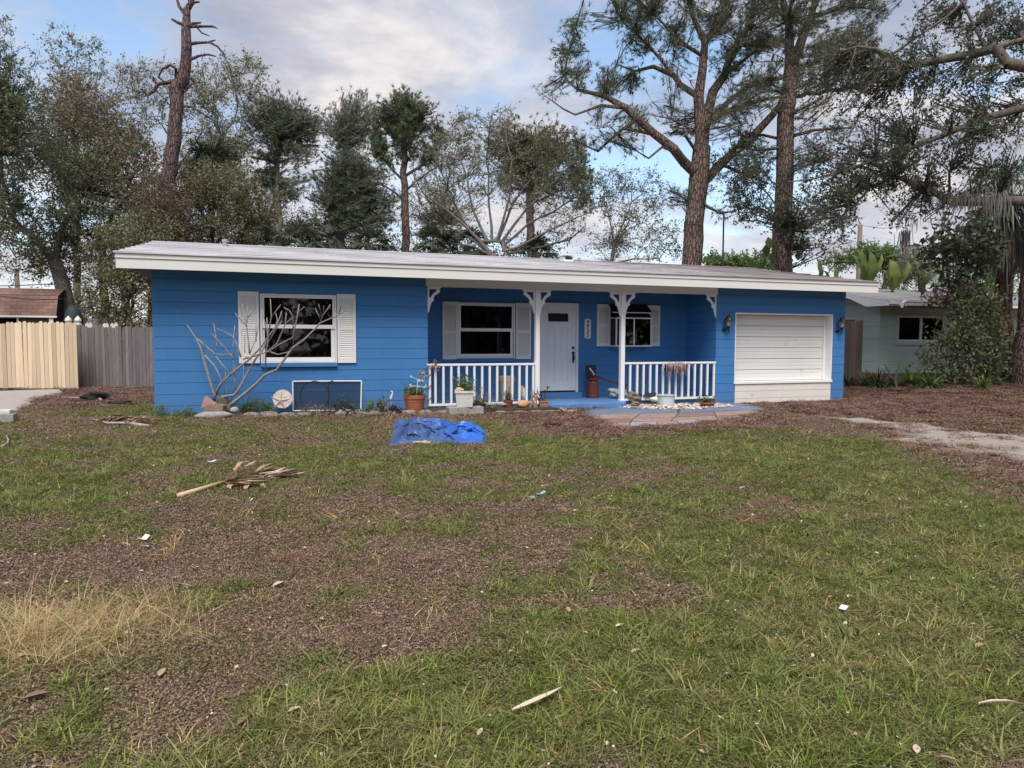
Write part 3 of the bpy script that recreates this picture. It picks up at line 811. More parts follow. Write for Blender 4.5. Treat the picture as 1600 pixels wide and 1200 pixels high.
m_bark_snag = m_plated_('dead_wood', (0.06, 0.042, 0.038, 1), (0.165, 0.12, 0.11, 1))
m_bare_wood = m_bark_('bleached_wood', (0.20, 0.16, 0.145, 1), (0.42, 0.36, 0.33, 1), (4, 4, 1.0))
LEAF_K = 1.75; LEAF_N = 2.3
def m_leaf_(name, cols, trans=0.35, rough=0.55, spec=0.35):
    M = Mat(name)
    if not any(k in name for k in ('palm_frond', 'dead', 'banana')): cols = [mul(c, LEAF_K) for c in cols]
    col = M.ramp(M.attr('var'), [(i/(len(cols)-1), c) for i, c in enumerate(cols)])
    b = M.bsdf(col, rough, None, spec=spec)
    t = M.n('ShaderNodeBsdfTranslucent'); M.l(M.mix(0.0 if ('dry' in name or 'dead' in name or 'moss' in name) else 0.5, col, (0.16, 0.2, 0.04, 1)), t.inputs['Color'])
    x = M.n('ShaderNodeMixShader'); x.inputs[0].default_value = trans
    M.l(b.outputs[0], x.inputs[1]); M.l(t.outputs[0], x.inputs[2]); return M.done(x)
L_oak = m_leaf_('oak_leaves', [(.025, .032, .018, 1), (.05, .062, .03, 1), (.085, .095, .045, 1), (.13, .12, .06, 1)], .2)
L_oakred = m_leaf_('rusty_oak_leaves', [(.04, .042, .025, 1), (.075, .07, .038, 1), (.13, .08, .05, 1), (.19, .11, .07, 1)], .2)
L_bush = m_leaf_('olive_bush_leaves', [(.035, .04, .022, 1), (.07, .075, .035, 1), (.12, .105, .05, 1), (.16, .12, .065, 1)], .2)
L_pine = m_leaf_('pine_needles', [(.03, .048, .035, 1), (.05, .078, .048, 1), (.075, .105, .055, 1), (.11, .12, .05, 1)], .15)
L_pineyel = m_leaf_('yellowish_pine_needles', [(.05, .055, .02, 1), (.085, .09, .032, 1), (.12, .12, .045, 1)], .2)
L_dark = m_leaf_('dark_glossy_leaves', [(.015, .024, .015, 1), (.03, .042, .022, 1), (.055, .065, .035, 1)], .15, .4)
L_green = m_leaf_('green_leaves', [(.03, .055, .018, 1), (.06, .10, .03, 1), (.11, .16, .045, 1)], .3)
L_palm = m_leaf_('palm_leaves', [(.03, .045, .03, 1), (.055, .075, .045, 1), (.09, .10, .055, 1)], .15)
L_dry = m_leaf_('dead_leaves', [(.10, .075, .055, 1), (.18, .135, .10, 1), (.30, .235, .17, 1)], .15, .8)
L_banana = m_leaf_('banana_leaves', [(.06, .10, .03, 1), (.11, .16, .045, 1), (.19, .23, .07, 1)], .4)
L_sparse = m_leaf_('small_grey_green_leaves', [(.05, .058, .035, 1), (.09, .098, .05, 1), (.15, .14, .07, 1)], .25)

def norm(v): return v/(np.linalg.norm(v, axis=-1, keepdims=True)+1e-9)

class Skel:
    """a branching skeleton grown by joining scattered twig points to the nearest, shortest way back to the root"""
    def __init__(s): s.P = []; s.par = []; s.r0 = []
    def add(s, p, par, r=0.0):
        s.P.append(np.array(p, float)); s.par.append(par); s.r0.append(r); return len(s.P)-1
    def limb(s, pts, rad, start=None, step=0.5, wob=0.04):
        """fixed limb through given points with radii; start = index of the node it leaves from"""
        i = start
        if start is None: i = s.add(pts[0], -1, rad[0]); first = i; rest = pts[1:]; rr = rad[1:]; pr = rad[0]
        else:
            d = [np.linalg.norm(np.array(s.P[k])-pts[0]) for k in range(len(s.P))]
            i = int(np.argmin(d)) if start == 'near' else start
            rest = pts; rr = rad; pr = rad[0]
        for p, r in zip(rest, rr):
            a = s.P[i]; L = np.linalg.norm(p-a); n = max(1, int(L/step))
            for k in range(1, n+1):
                q = a+(p-a)*k/n + (RNG.normal(0, wob*min(1, L), 3) if k < n else 0)
                i = s.add(q, i, pr+(r-pr)*k/n)
            pr = r
        return i
    def grow(s, pts, bf=0.35, sub=1.0, tip=0.012, droop=0.0, maxn=4):
        pts = np.asarray(pts, float)
        nodes = np.array(s.P); 
        plen = np.zeros(len(nodes))
        for i, q in enumerate(s.par):
            if q >= 0: plen[i] = plen[q]+np.linalg.norm(nodes[i]-nodes[q])
        N = len(pts)
        D = np.linalg.norm(pts[:, None, :]-nodes[None], axis=2) + bf*plen[None]*0.6
        best = D.min(1); bi = D.argmin(1)
        left = np.ones(N, bool); plen = list(plen)
        for _ in range(N):
            c = np.where(left, best, 1e9); k = int(c.argmin()); left[k] = False
            i = int(bi[k]); a = s.P[i]; b = pts[k]; L = np.linalg.norm(b-a); n = int(min(maxn, max(1, L/sub)))
            side = RNG.normal(0, 1, 3)*0.10*L; new = []
            pl = plen[i]
            for j in range(1, n+1):
                t = j/n; q = a+(b-a)*t+side*math.sin(math.pi*t)*(n > 1) - np.array([0, 0, droop*L*math.sin(math.pi*t)])
                i = s.add(q, i, 0); pl += L/n; plen.append(pl); new.append((len(s.P)-1, q, pl))
            for idx, q, pl_ in new:
                d = np.linalg.norm(pts-q, axis=1)+bf*pl_
                m = left & (d < best); best[m] = d[m]; bi[m] = idx
    def radii(s, tip=0.012, e=2.3):
        n = len(s.P); acc = np.zeros(n); ch = np.zeros(n, int)
        for i in range(n-1, -1, -1):
            if acc[i] == 0: acc[i] = tip**e
            if s.par[i] >= 0: acc[s.par[i]] += acc[i]; ch[s.par[i]] += 1
        r = acc**(1/e)
        r0 = np.array(s.r0)
        s.tips = np.where(ch == 0)[0]; s.r = np.where(r0 > 0, r0, np.minimum(r, np.inf))
        for i in range(n):                                  # never thicker than what carries it
            if s.par[i] >= 0 and s.r0[i] == 0: s.r[i] = min(s.r[i], s.r[s.par[i]]*.92)
        return s.r
    def wood(s, rmin=0.0, rmax=1e9):
        """tube segments for all branches whose radius lies in the range"""
        P = np.array(s.P); par = np.array(s.par); r = s.r
        k = np.where((par >= 0) & (r >= rmin) & (r < rmax))[0]
        A = P[par[k]]; B = P[k]; ra = np.minimum(r[par[k]], r[k]*1.6 + 1e-4); rb = r[k]
        ra = np.where(np.array(s.r0)[k] > 0, r[par[k]], ra)
        return A, B, ra, rb
def seg_mesh(A, B, ra, rb, n=6):
    d = norm(B-A); up = np.where(np.abs(d[:, 2:3]) < .9, [[0, 0, 1.0]], [[1.0, 0, 0]])
    u = norm(np.cross(d, up)); w = np.cross(d, u)
    A = A - d*ra[:, None]*0.3; B = B + d*rb[:, None]*0.3
    a = np.arange(n)*2*np.pi/n
    ring = u[:, None, :]*np.cos(a)[None, :, None] + w[:, None, :]*np.sin(a)[None, :, None]
    V = np.concatenate([A[:, None]+ring*ra[:, None, None], B[:, None]+ring*rb[:, None, None]], 1).reshape(-1, 3)
    b = (np.arange(len(A))*2*n)[:, None]; i = np.arange(n)[None]; j = (np.arange(n)+1) % n; j = j[None]
    F = np.stack([b+i, b+j, b+n+j, b+n+i], -1).reshape(-1, 4)
    return V, F
def leaves_mesh(C, size, n_per, spread, aspect=0.5, flat=0.3, down=0.0, rng=RNG):
    """small diamond leaves scattered round the centres C"""
    N = len(C)*n_per
    c = np.repeat(C, n_per, 0) + rng.normal(0, 1, (N, 3))*spread
    d = norm(rng.normal(0, 1, (N, 3)) + np.array([0, 0, -down])); q = norm(rng.normal(0, 1, (N, 3))+np.array([0, 0, flat*2]))
    w = norm(np.cross(d, q)); s = size*rng.uniform(.6, 1.35, (N, 1))
    V = np.stack([c-d*s*.5, c+w*s*aspect*.5, c+d*s*.5, c-w*s*aspect*.5], 1).reshape(-1, 3)
    F = np.arange(N*4).reshape(N, 4)
    var = np.repeat(np.clip(rng.normal(.5, .22, N), 0, 1), 4)
    return V, F, var
def needle_mesh(C, D, size, n_per, width, cone=1.0, rng=RNG, droop=.15):
    N = len(C)*n_per
    c = np.repeat(C, n_per, 0); dd = np.repeat(D, n_per, 0)
    d = norm(dd + rng.normal(0, 1, (N, 3))*cone*.6 - np.array([0, 0, droop]))
    w = norm(np.cross(d, rng.normal(0, 1, (N, 3)))); s = size*rng.uniform(.7, 1.2, (N, 1))
    b = c - d*.02 - d*s*rng.uniform(0, .3, (N, 1))
    V = np.stack([b-w*width*.5, b+w*width*.5, b+d*s], 1).reshape(-1, 3)
    F = np.arange(N*3).reshape(N, 3)
    var = np.repeat(np.clip(np.repeat(rng.normal(.45, .2, len(C)), n_per)+rng.normal(0, .12, N), 0, 1), 3)
    return V, F, var
def in_blobs(blobs, n, depth, dz=None, rng=RNG, hollow=0.0):
    """n points in crown masses given as (px, py, rx, ry) around a distance"""
    area = np.array([b[2]*b[3] for b in blobs], float); k = rng.choice(len(blobs), n, p=area/area.sum())
    out = []
    for i in k:
        b = blobs[i]; d = depth + (b[4] if len(b) > 4 else 0)
        v = norm(rng.normal(0, 1, 3))*(hollow+(1-hollow)*rng.uniform(0, 1)**(1/3))
        r_m = b[2]/FPX*d if dz is None else dz
        out.append(at(b[0]+v[0]*b[2], b[1]+v[1]*b[3], d+v[2]*r_m))
    return np.array(out)

def make_tree(label, base, trunk, blobs, depth, n=160, leaf='oak', mat=None, bark=None, size=.09, n_per=26, spread=.22, tip=.010,
              name='tree', group='trees standing behind the houses', cat='tree', bf=.35, limbs=(), extra=None, thick=None, sub=.8, twigs=0, aspect=.5, dzf=None,
              needle=.2, nwidth=.012, hollow=0.25, rmin_leaf=0.03, droop=0.0, down=0.0):
    """trunk: [(px, py, radius_m)], limbs: lists of the same; base on the ground under the first trunk point"""
    tp = [np.array([*at(px, py, depth)]) for px, py, r in trunk]; tr = [r for _, _, r in trunk]
    b = tp[0].copy(); g = gz(b[0], b[1])
    if base: 
        b[2] = g-.1; tp = [b]+tp; tr = [tr[0]*1.12]+tr
    root = thing(name, label, cat, (b[0], b[1], g if base else b[2]), group)
    s = Skel(); s.limb(tp, tr)
    for L in limbs:
        dd = L[0][3] if len(L[0]) > 3 else 0
        pts = [at(q[0], q[1], depth+(q[3] if len(q) > 3 else 0)) for q in L]
        s.limb(pts, [q[2] for q in L], 'near')
    if blobs: s.grow(in_blobs(blobs, n, depth, dzf, hollow=hollow), bf, sub, droop=droop)
    s.radii(tip)
    nf = len([1 for r in s.r0 if r > 0])
    A, B, ra, rb = s.wood(0.045)
    V, F = seg_mesh(A, B, ra, rb, 9); mesh_np('trunk', V, F, bark or m_bark_grey, smooth=True, parent=root)
    A, B, ra, rb = s.wood(0, 0.045)
    if blobs and leaf != 'needle':
        tw = max(4, twigs+2); Pn = np.array(s.P); pa = np.array(s.par)
        ss_ = np.where((s.r < rmin_leaf) & (np.array(s.r0) == 0))[0]; C = Pn[ss_]; Dn = norm(C-Pn[pa[ss_]])
        t0 = np.repeat(C, tw, 0)-np.repeat(C-Pn[pa[ss_]], tw, 0)*RNG.uniform(0, .8, (len(C)*tw, 1))
        dirs = norm(np.repeat(Dn, tw, 0)*.7+RNG.normal(0, 1, t0.shape)*.75+np.array([0, 0, .15])); L = spread*RNG.uniform(1.2, 3.0, (len(t0), 1))
        V, F = seg_mesh(t0, t0+dirs*L, np.full(len(t0), tip*.62), np.full(len(t0), tip*.3), 3)
        tag(mesh_np('twigs', V, F, bark or m_bark_grey, parent=root), kind='stuff')
        lp = max(1, int(round(n_per*LEAF_N/tw)))
        tt = RNG.uniform(.15, 1.05, (len(t0)*lp, 1)); LC = np.repeat(t0, lp, 0)+np.repeat(dirs*L, lp, 0)*tt
        LC = LC+RNG.normal(0, spread*.22, LC.shape)
    if len(A):
        V, F = seg_mesh(A, B, ra, rb, 4); tag(mesh_np('branches', V, F, bark or m_bark_grey, parent=root), kind='stuff')
    if leaf and blobs:
        P = np.array(s.P); sel = np.where((s.r < rmin_leaf) & (np.array(s.r0) == 0))[0]
        C = P[sel]; D = norm(P[sel]-P[np.array(s.par)[sel]])
        if leaf == 'needle':
            # several tufts along each twig
            k = 6; t = RNG.uniform(0, 1, (len(C), k, 1)); Q = P[np.array(s.par)[sel]]
            CC = (Q[:, None]+(C-Q)[:, None]*t + RNG.normal(0, spread, (len(C), k, 3))).reshape(-1, 3)
            DD = norm(np.repeat(D, k, 0)+RNG.normal(0, .5, (len(C)*k, 3))+np.array([0, 0, .35]))
            V, F, var = needle_mesh(CC, DD, needle, n_per, nwidth)
            # the short shoots that carry the tufts
            A2 = np.repeat(C, k, 0); V2, F2 = seg_mesh(A2, CC, np.full(len(CC), .008), np.full(len(CC), .005), 3)
            tag(mesh_np('twigs', V2, F2, bark or m_bark_grey, parent=root), kind='stuff')
        else:
            V, F, var = leaves_mesh(LC, size*.66, 1, 0.0, aspect, down=down)
        mesh_np('crown', V, F, mat or L_oak, attrs={'var': var}, parent=root)
    return root, s

def Z2(pts, ox, oy, k):  # measured on an enlarged crop
    return [(ox+q[0]/k, oy+q[1]/k)+tuple(q[2:]) for q in pts]

# ---- the two tall pines behind the right half of the house
J = lambda pts: Z2(pts, 820, 0, 2.79)
jd = 23.5
make_tree('tall spreading pine with forked trunk rising behind the front door end of the blue roof', True,
    J([(725, 1165, .33), (735, 1040, .33), (745, 900, .31), (758, 780, .33), (770, 650, .29)]),
    [(820+b[0]/2.79, b[1]/2.79, b[2]/2.79, b[3]/2.79)+((b[4],) if len(b) > 4 else ()) for b in
      [(230, 110, 105, 70, 1), (200, 230, 110, 90), (300, 330, 110, 90, -1), (110, 400, 55, 50), (430, 370, 90, 60, 1), (560, 480, 120, 55), (370, 570, 120, 60, -1), (660, 560, 80, 45, 1), (250, 610, 70, 45), (520, 180, 110, 110, 1),
       (440, 60, 100, 110), (650, 60, 120, 120, -1), (790, 40, 110, 110, 1), (920, 100, 110, 120), (1020, 60, 90, 120, -1), (1080, 200, 90, 110), (650, 230, 90, 80, -1), (850, 260, 90, 90, 1), (960, 340, 110, 90, 1), (1060, 400, 90, 90, -1),
       (940, 440, 70, 60), (980, 560, 90, 60), (660, 850, 50, 60), (890, 930, 65, 35), (820, 760, 45, 55), (1000, 700, 80, 60, 1), (550, -120, 300, 90), (850, -140, 300, 100)]],
    jd, n=620, leaf='needle', mat=L_pine, bark=m_bark_pine, spread=.16, needle=.27, nwidth=.013, n_per=13, name='pine_tree', hollow=.1,
    limbs=[J(q) for q in (
      [(770, 640, .22), (757, 420, .17), (775, 300, .14), (785, 180, .12), (740, 90, .08), (700, -60, .05)],
      [(775, 620, .2), (820, 400, .16, .8), (870, 330, .14, 1), (900, 230, .12, 1.2), (960, 140, .10, 1.5), (1060, -20, .07, 2)],
      [(758, 770, .17), (650, 650, .15, -.8), (560, 580, .13, -1), (440, 470, .11, -1.2), (350, 420, .08, -1), (230, 390, .05, -1), (170, 330, .035), (190, 230, .03), (220, 120, .02)],
      [(440, 470, .07, -1.2), (330, 460, .045, -1), (220, 500, .03, -1), (120, 440, .02, -.5)],
      [(560, 585, .06, -1), (430, 560, .05), (320, 660, .035), (230, 620, .02)],
      [(757, 420, .11), (650, 330, .09, 1), (560, 290, .07, 1), (480, 310, .04, 1), (400, 280, .02, 1)],
      [(640, 320, .06, 1), (540, 200, .05, 1), (420, 90, .03, 1)],
      [(770, 240, .07), (650, 150, .05, -.6), (560, 60, .03, -.8)],
      [(760, 680, .06), (700, 590, .05, -.5), (720, 560, .04, -.5), (640, 520, .03, -.8)],
      [(765, 810, .17), (850, 720, .16, .8), (970, 620, .15, 1), (1080, 500, .12, 1), (1160, 400, .09, .8)],
      [(815, 520, .11, .5), (940, 460, .09, .5), (1060, 430, .06, .5), (1140, 420, .04, .5)],
      [(830, 500, .10, .6), (900, 430, .09, .8), (1000, 360, .07, 1), (1130, 340, .05, 1)],
      [(880, 320, .07, 1), (980, 240, .055, 1), (1110, 185, .04, 1)],
      [(870, 720, .06, .8), (950, 760, .05, 1.2), (1060, 800, .035, 1.5)],
      [(760, 880, .05), (850, 930, .035, -.5), (920, 920, .02, -.5)],
      [(600, 640, .04, -.9), (540, 690, .03, -1.2), (490, 660, .02, -1.2)],
      [(785, 180, .07), (850, 80, .06, .5), (900, -40, .05, .5)],
      [(870, 330, .07, 1), (940, 200, .06, .3), (1000, 60, .05, 0), (1030, -40, .03)])])

K = lambda pts: Z2(pts, 1100, 0, 2.608)
def KB(l): return [(1100+b[0]/2.608, b[1]/2.608, b[2]/2.608, b[3]/2.608)+tuple(b[4:]) for b in l]
make_tree('tall straight pine with reddish bark rising behind the garage end of the blue roof', True,
    K([(308, 1100, .29), (315, 950, .30), (325, 800, .30), (330, 640, .29), (332, 480, .28), (345, 380, .28)]),
    KB([(430, 60, 110, 80), (520, 170, 110, 70, 1), (640, 120, 100, 60, -1), (480, 290, 90, 60), (600, 330, 90, 60, 1), (700, 200, 70, 60), (470, 420, 90, 50, -1), (250, 60, 100, 80, 1), (200, 200, 70, 60, 1), (200, 330, 60, 50),
        (560, 520, 80, 40, 1), (450, 620, 90, 50, -1), (150, 560, 60, 50), (230, 640, 60, 40), (380, -120, 300, 90), (700, 0, 130, 60)]),
    24.5, n=330, leaf='needle', mat=L_pine, bark=m_bark_red, spread=.16, needle=.27, nwidth=.014, n_per=13, name='pine_tree', hollow=.1,
    limbs=[K(q) for q in (
      [(345, 380, .2), (350, 250, .16), (345, 80, .13), (310, -40, .09)],
      [(355, 370, .2), (385, 200, .17, .5), (430, 80, .13, .8), (480, -40, .09, 1)],
      [(345, 90, .10), (300, 40, .07), (270, -40, .04)], [(345, 60, .08), (365, -40, .05)],
      [(370, 280, .10, .4), (480, 230, .08, 1), (600, 200, .06, 1.2), (720, 220, .03, 1.2)],
      [(350, 390, .08), (500, 370, .06, 1), (650, 350, .04, 1), (760, 350, .02, 1)],
      [(335, 560, .07), (450, 530, .05, .6), (600, 520, .03, .8)], [(330, 600, .06), (200, 610, .04, -.5), (110, 590, .02, -.6)],
      [(430, 80, .08, .8), (560, 30, .05, 1.2), (700, 40, .03, 1.4)], [(328, 570, .06), (240, 550, .045, .4), (160, 560, .03, .5)])])

# ---- dead snag on the left
S = lambda pts: Z2(pts, 200, 0, 4.0)
sn, sk = make_tree('dead broken pine trunk with bare stubs standing above the trees at left', True,
    S([(255, 1240, 0.272), (262, 1060, 0.268), (290, 800, 0.240), (305, 660, 0.232), (300, 560, 0.256), (340, 500, 0.240), (360, 400, 0.192), (362, 200, 0.168), (368, 60, 0.120), (400, 10, 0.096), (350, -40, 0.056)]), None, 26,
    bark=m_bark_snag, name='dead_tree', limbs=[S(q) for q in (
      [(350, 80, 0.072), (320, 40, 0.056), (305, -10, 0.040)], [(375, 40, 0.072), (410, 15, 0.056), (445, 12, 0.032)],
      [(345, 155, 0.064), (310, 140, 0.056), (275, 120, 0.040)], [(375, 155, 0.072), (420, 145, 0.048), (455, 142, 0.032)], [(380, 165, 0.064), (470, 165, 0.048), (530, 165, 0.044), (560, 178, 0.016)],
      [(430, 168, 0.040), (460, 205, 0.028), (510, 225, 0.016)], [(380, 275, 0.072), (430, 268, 0.056), (500, 265, 0.044), (545, 250, 0.024)], [(510, 265, 0.040), (560, 290, 0.036), (600, 340, 0.032), (640, 430, 0.032, -.2), (660, 540, 0.028, -.3), (700, 660, 0.016, -.3)],
      [(380, 375, 0.064), (440, 350, 0.048), (500, 340, 0.036), (550, 352, 0.024)],
      [(330, 500, 0.096), (260, 515, 0.072), (190, 525, 0.064), (160, 570, 0.056), (120, 600, 0.040)], [(190, 525, 0.048), (155, 500, 0.032), (160, 480, 0.024)],
      [(300, 500, 0.056), (300, 430, 0.048, -.3), (265, 405, 0.044, -.4), (215, 430, 0.040, -.4), (190, 480, 0.040, -.3), (235, 520, 0.028, -.2)],
      [(370, 480, 0.056), (410, 500, 0.048), (430, 560, 0.040), (450, 580, 0.024)], [(355, 570, 0.048), (390, 530, 0.036), (430, 518, 0.028), (495, 515, 0.012)],
      [(330, 660, 0.048), (400, 670, 0.040), (470, 710, 0.032), (545, 760, 0.016)], [(320, 830, 0.032), (380, 830, 0.024), (440, 825, 0.012)], [(300, 1060, 0.040), (370, 960, 0.028), (460, 830, 0.024), (470, 760, 0.016)],
      [(280, 680, 0.032), (230, 620, 0.024), (170, 560, 0.016)], [(262, 860, 0.032), (210, 780, 0.024), (150, 720, 0.016)])])
# bleached sapwood where the top broke
pt = [at(285, 5, 25.8), at(289, 40, 25.78), at(290, 75, 25.78)]

# ---- the wood to the left and behind
BK = 'trees standing behind the houses'
make_tree('dense dark oak filling the left edge behind the shed', True, [(105, 480, .26), (96, 440, .25), (86, 410, .22)],
    [(60, 300, 110, 90), (150, 330, 90, 100, 1), (20, 220, 70, 80, -1), (110, 220, 80, 60, 2), (30, 380, 80, 60), (200, 270, 60, 80, 2), (130, 400, 90, 50, 1)], 25, n=420, mat=L_oak, bark=m_bark_grey, size=.15, n_per=42, spread=.34,
    limbs=[[(86, 410, .14), (60, 380, .1, -.5), (20, 340, .06, -1)], [(86, 405, .14), (100, 350, .1), (130, 290, .06, .5)]])
make_tree('tall thin feathery tree at the far left edge', True, [(-20, 470, .16), (-10, 300, .12), (5, 180, .08)],
    [(-5, 80, 28, 50), (20, 130, 28, 50, 1), (-10, 170, 55, 60), (30, 210, 40, 40), (45, 150, 14, 40)], 22, n=190, mat=L_oak, bark=m_bark_dark, size=.12, n_per=30, spread=.2)
make_tree('bush tree with reddish brown leaves left of the dead trunk', True, [(165, 480, .16), (160, 400, .14)],
    [(110, 165, 50, 45, -1), (150, 190, 50, 40), (185, 220, 50, 45), (130, 240, 70, 50, -1), (215, 280, 45, 60), (160, 300, 80, 60)], 27, n=300, mat=L_oakred, bark=m_bark_grey, size=.15, n_per=26, spread=.28, twigs=2)
make_tree('sparse tree with thin upper twigs against the sky left of the dead trunk', True, [(120, 480, .15), (118, 300, .12), (112, 200, .08)],
    [(90, 60, 24, 24), (140, 85, 26, 30), (70, 110, 35, 30), (120, 120, 40, 30), (190, 115, 45, 35), (240, 130, 50, 45), (215, 170, 60, 35), (70, 160, 40, 30)], 30, n=230, mat=L_sparse, bark=m_bark_grey, size=.17, n_per=9, spread=.22, twigs=3)
make_tree('brown and olive bushy oak hanging over the grey fence', True, [(205, 560, .14), (200, 500, .12)],
    [(200, 400, 60, 60), (170, 455, 45, 50), (225, 460, 40, 55), (150, 500, 40, 30, 1), (200, 505, 50, 30), (230, 380, 45, 50, 1)], 23.5, n=330, mat=L_bush, bark=m_bark_dark, size=.12, n_per=38, spread=.26, twigs=1)
make_tree('pale stemmed oak with sparse leaves right of the dead trunk', True, [(352, 420, .15), (350, 330, .13), (345, 260, .09)],
    [(330, 125, 50, 35), (380, 110, 40, 30), (360, 160, 60, 35), (310, 190, 40, 40), (395, 190, 35, 40), (350, 230, 60, 40), (300, 250, 40, 30)], 32, n=300, mat=L_sparse, bark=m_bark_grey, size=.16, n_per=16, spread=.26, twigs=2)
make_tree('rounded green bush tree behind the left end of the roof', True, [(350, 480, .14), (345, 430, .12)],
    [(290, 330, 50, 50), (350, 310, 60, 50), (395, 340, 40, 50), (260, 370, 45, 45), (330, 380, 80, 40), (310, 290, 40, 30)], 27, n=420, mat=m_leaf_('mixed_bush_leaves', [(.04, .045, .025, 1), (.075, .08, .038, 1), (.12, .105, .055, 1), (.15, .10, .07, 1)], .2), bark=m_bark_dark, size=.13, n_per=40, spread=.3)
make_tree('vine covered thicket at the foot of the dead trunk', True, [(235, 480, .1), (240, 420, .08)],
    [(240, 320, 45, 50), (270, 300, 40, 40), (225, 370, 50, 50), (265, 360, 35, 50)], 25.2, n=220, mat=L_oakred, bark=m_bark_snag, size=.10, n_per=20, spread=.22, twigs=3)
make_tree('dark round headed pine at left of centre with pale trunk', True, [(436, 420, .20), (434, 330, .18), (432, 270, .14), (440, 210, .08)],
    [(430, 160, 42, 22), (470, 180, 34, 26), (400, 190, 30, 24), (450, 205, 45, 22), (495, 205, 14, 30), (420, 235, 35, 18), (480, 240, 25, 16), (410, 280, 25, 18), (465, 290, 28, 16)], 33, n=330, leaf='needle', mat=L_pine, bark=m_bark_grey, needle=.27, nwidth=.026, n_per=16, spread=.2, name='pine_tree', hollow=.0)
make_tree('thin lacy tree between the two left pines', True, [(520, 420, .12), (528, 300, .1), (540, 220, .06)],
    [(540, 165, 28, 22), (560, 150, 20, 14), (520, 195, 30, 25), (560, 200, 30, 30), (585, 180, 20, 30), (530, 240, 30, 20)], 31, n=200, leaf='needle', mat=L_pine, bark=m_bark_grey, needle=.24, nwidth=.022, n_per=9, spread=.2, name='pine_tree')
make_tree('broad dark cedar like pine low behind the roof', True, [(530, 420, .18), (535, 330, .15), (545, 270, .10)],
    [(545, 250, 45, 16), (520, 275, 42, 20), (580, 275, 42, 18), (505, 310, 35, 20), (560, 310, 50, 22), (600, 310, 22, 16), (530, 345, 50, 18), (585, 345, 30, 18)], 28, n=380, leaf='needle', mat=L_pine, bark=m_bark_dark, needle=.24, nwidth=.022, n_per=15, spread=.2, name='pine_tree', hollow=0)
make_tree('slender pine with a green domed top and straight reddish trunk', True, [(634, 420, .17), (633, 330, .16), (633, 250, .13), (632, 190, .08)],
    [(632, 152, 30, 16), (600, 170, 28, 18), (662, 172, 26, 18), (630, 190, 50, 18), (590, 200, 22, 16), (672, 200, 18, 14), (630, 218, 40, 14), (605, 240, 24, 10), (665, 240, 22, 10)], 29, n=340, leaf='needle', mat=m_leaf_('bright_pine_needles', [(.04, .062, .035, 1), (.065, .10, .05, 1), (.10, .135, .06, 1)], .2), bark=m_bark_red, needle=.26, nwidth=.024, n_per=15, spread=.17, name='pine_tree', hollow=.0,
    limbs=[[(633, 285, .06), (610, 262, .04), (590, 240, .02)], [(633, 275, .07), (660, 258, .05), (690, 228, .025)], [(633, 300, .05), (668, 270, .03), (700, 250, .015)], [(633, 315, .05), (600, 290, .035), (560, 270, .02)]])
# many-stemmed bare tree in the middle
bare = [(770, 402, .13)]
fans = [((700, 330), (665, 305), (645, 290)), ((720, 340), (690, 270), (675, 220)), ((740, 330), (720, 250), (712, 190)), ((765, 330), (760, 250), (765, 200)), ((790, 330), (800, 250), (790, 200)),
        ((800, 320), (840, 260), (860, 210)), ((820, 330), (870, 280), (905, 240)), ((825, 350), (880, 320), (930, 290)), ((830, 375), (890, 345), (925, 330)), ((735, 372), (700, 355), (660, 325)), ((740, 385), (705, 380), (672, 362)), ((850, 385), (890, 375), (915, 352))]
make_tree('pale many stemmed nearly bare tree fanning out behind the middle of the roof', True, bare,
    [(700, 240, 35, 40), (740, 200, 40, 30), (790, 190, 45, 26), (840, 220, 45, 32), (880, 260, 38, 40), (910, 300, 25, 40), (700, 300, 40, 40), (670, 290, 25, 30), (760, 260, 60, 50), (830, 290, 60, 50), (690, 350, 35, 25), (880, 350, 40, 25)],
    25, n=420, mat=L_sparse, bark=m_bark_('bare_tree_bark', (.065, .055, .048, 1), (.19, .165, .145, 1)), size=.12, n_per=10, spread=.17, twigs=3, bf=.55, sub=.5, tip=.008,
    limbs=[[(770+(a[0]-770)*.3, 402+(a[1]-402)*.35, .055, dz*.3), (a[0], a[1], .04, dz*.6), (b[0], b[1], .028, dz), (c[0], c[1], .014, dz)] for (a, b, c), dz in zip(fans, (-1, 1, -.5, .8, -1, .6, -.8, 1, -1, .7, -.6, 1))])
make_tree('yellow green pine behind the bare many stemmed tree', True, [(830, 420, .2), (828, 320, .18), (826, 250, .12)],
    [(800, 205, 40, 16), (850, 205, 45, 18), (780, 235, 35, 22), (890, 235, 35, 22), (840, 240, 60, 22), (910, 275, 22, 22), (870, 280, 45, 20), (915, 310, 14, 18), (790, 270, 30, 18)], 33, n=360, leaf='needle', mat=L_pineyel, bark=m_bark_red, needle=.27, nwidth=.026, n_per=15, spread=.2, name='pine_tree', hollow=.0)
make_tree('small sparse leaved tree with thin spreading stems left of the tall pine', True, [(955, 412, .07), (960, 380, .06)],
    [(960, 285, 35, 24), (1000, 285, 38, 22), (930, 310, 26, 26), (980, 320, 50, 28), (1035, 320, 28, 26), (930, 350, 30, 26), (1000, 360, 50, 26), (1045, 370, 22, 30), (950, 385, 40, 18), (1020, 395, 45, 14)], 25, n=300, mat=L_sparse, bark=m_bark_grey, size=.12, n_per=9, spread=.2, twigs=2, bf=.25, tip=.007)
make_tree('leafy young oak in front of the foot of the straight reddish pine trunk', True, [(1235, 420, .07), (1240, 360, .05)],
    [(1180, 290, 40, 28), (1150, 260, 40, 24), (1210, 330, 40, 26), (1260, 330, 36, 30), (1240, 370, 36, 30), (1170, 330, 25, 22), (1270, 385, 26, 24), (1150, 310, 20, 20)], 22.5, n=230, mat=L_dark, bark=m_bark_dark, size=.15, n_per=11, spread=.2, twigs=2)
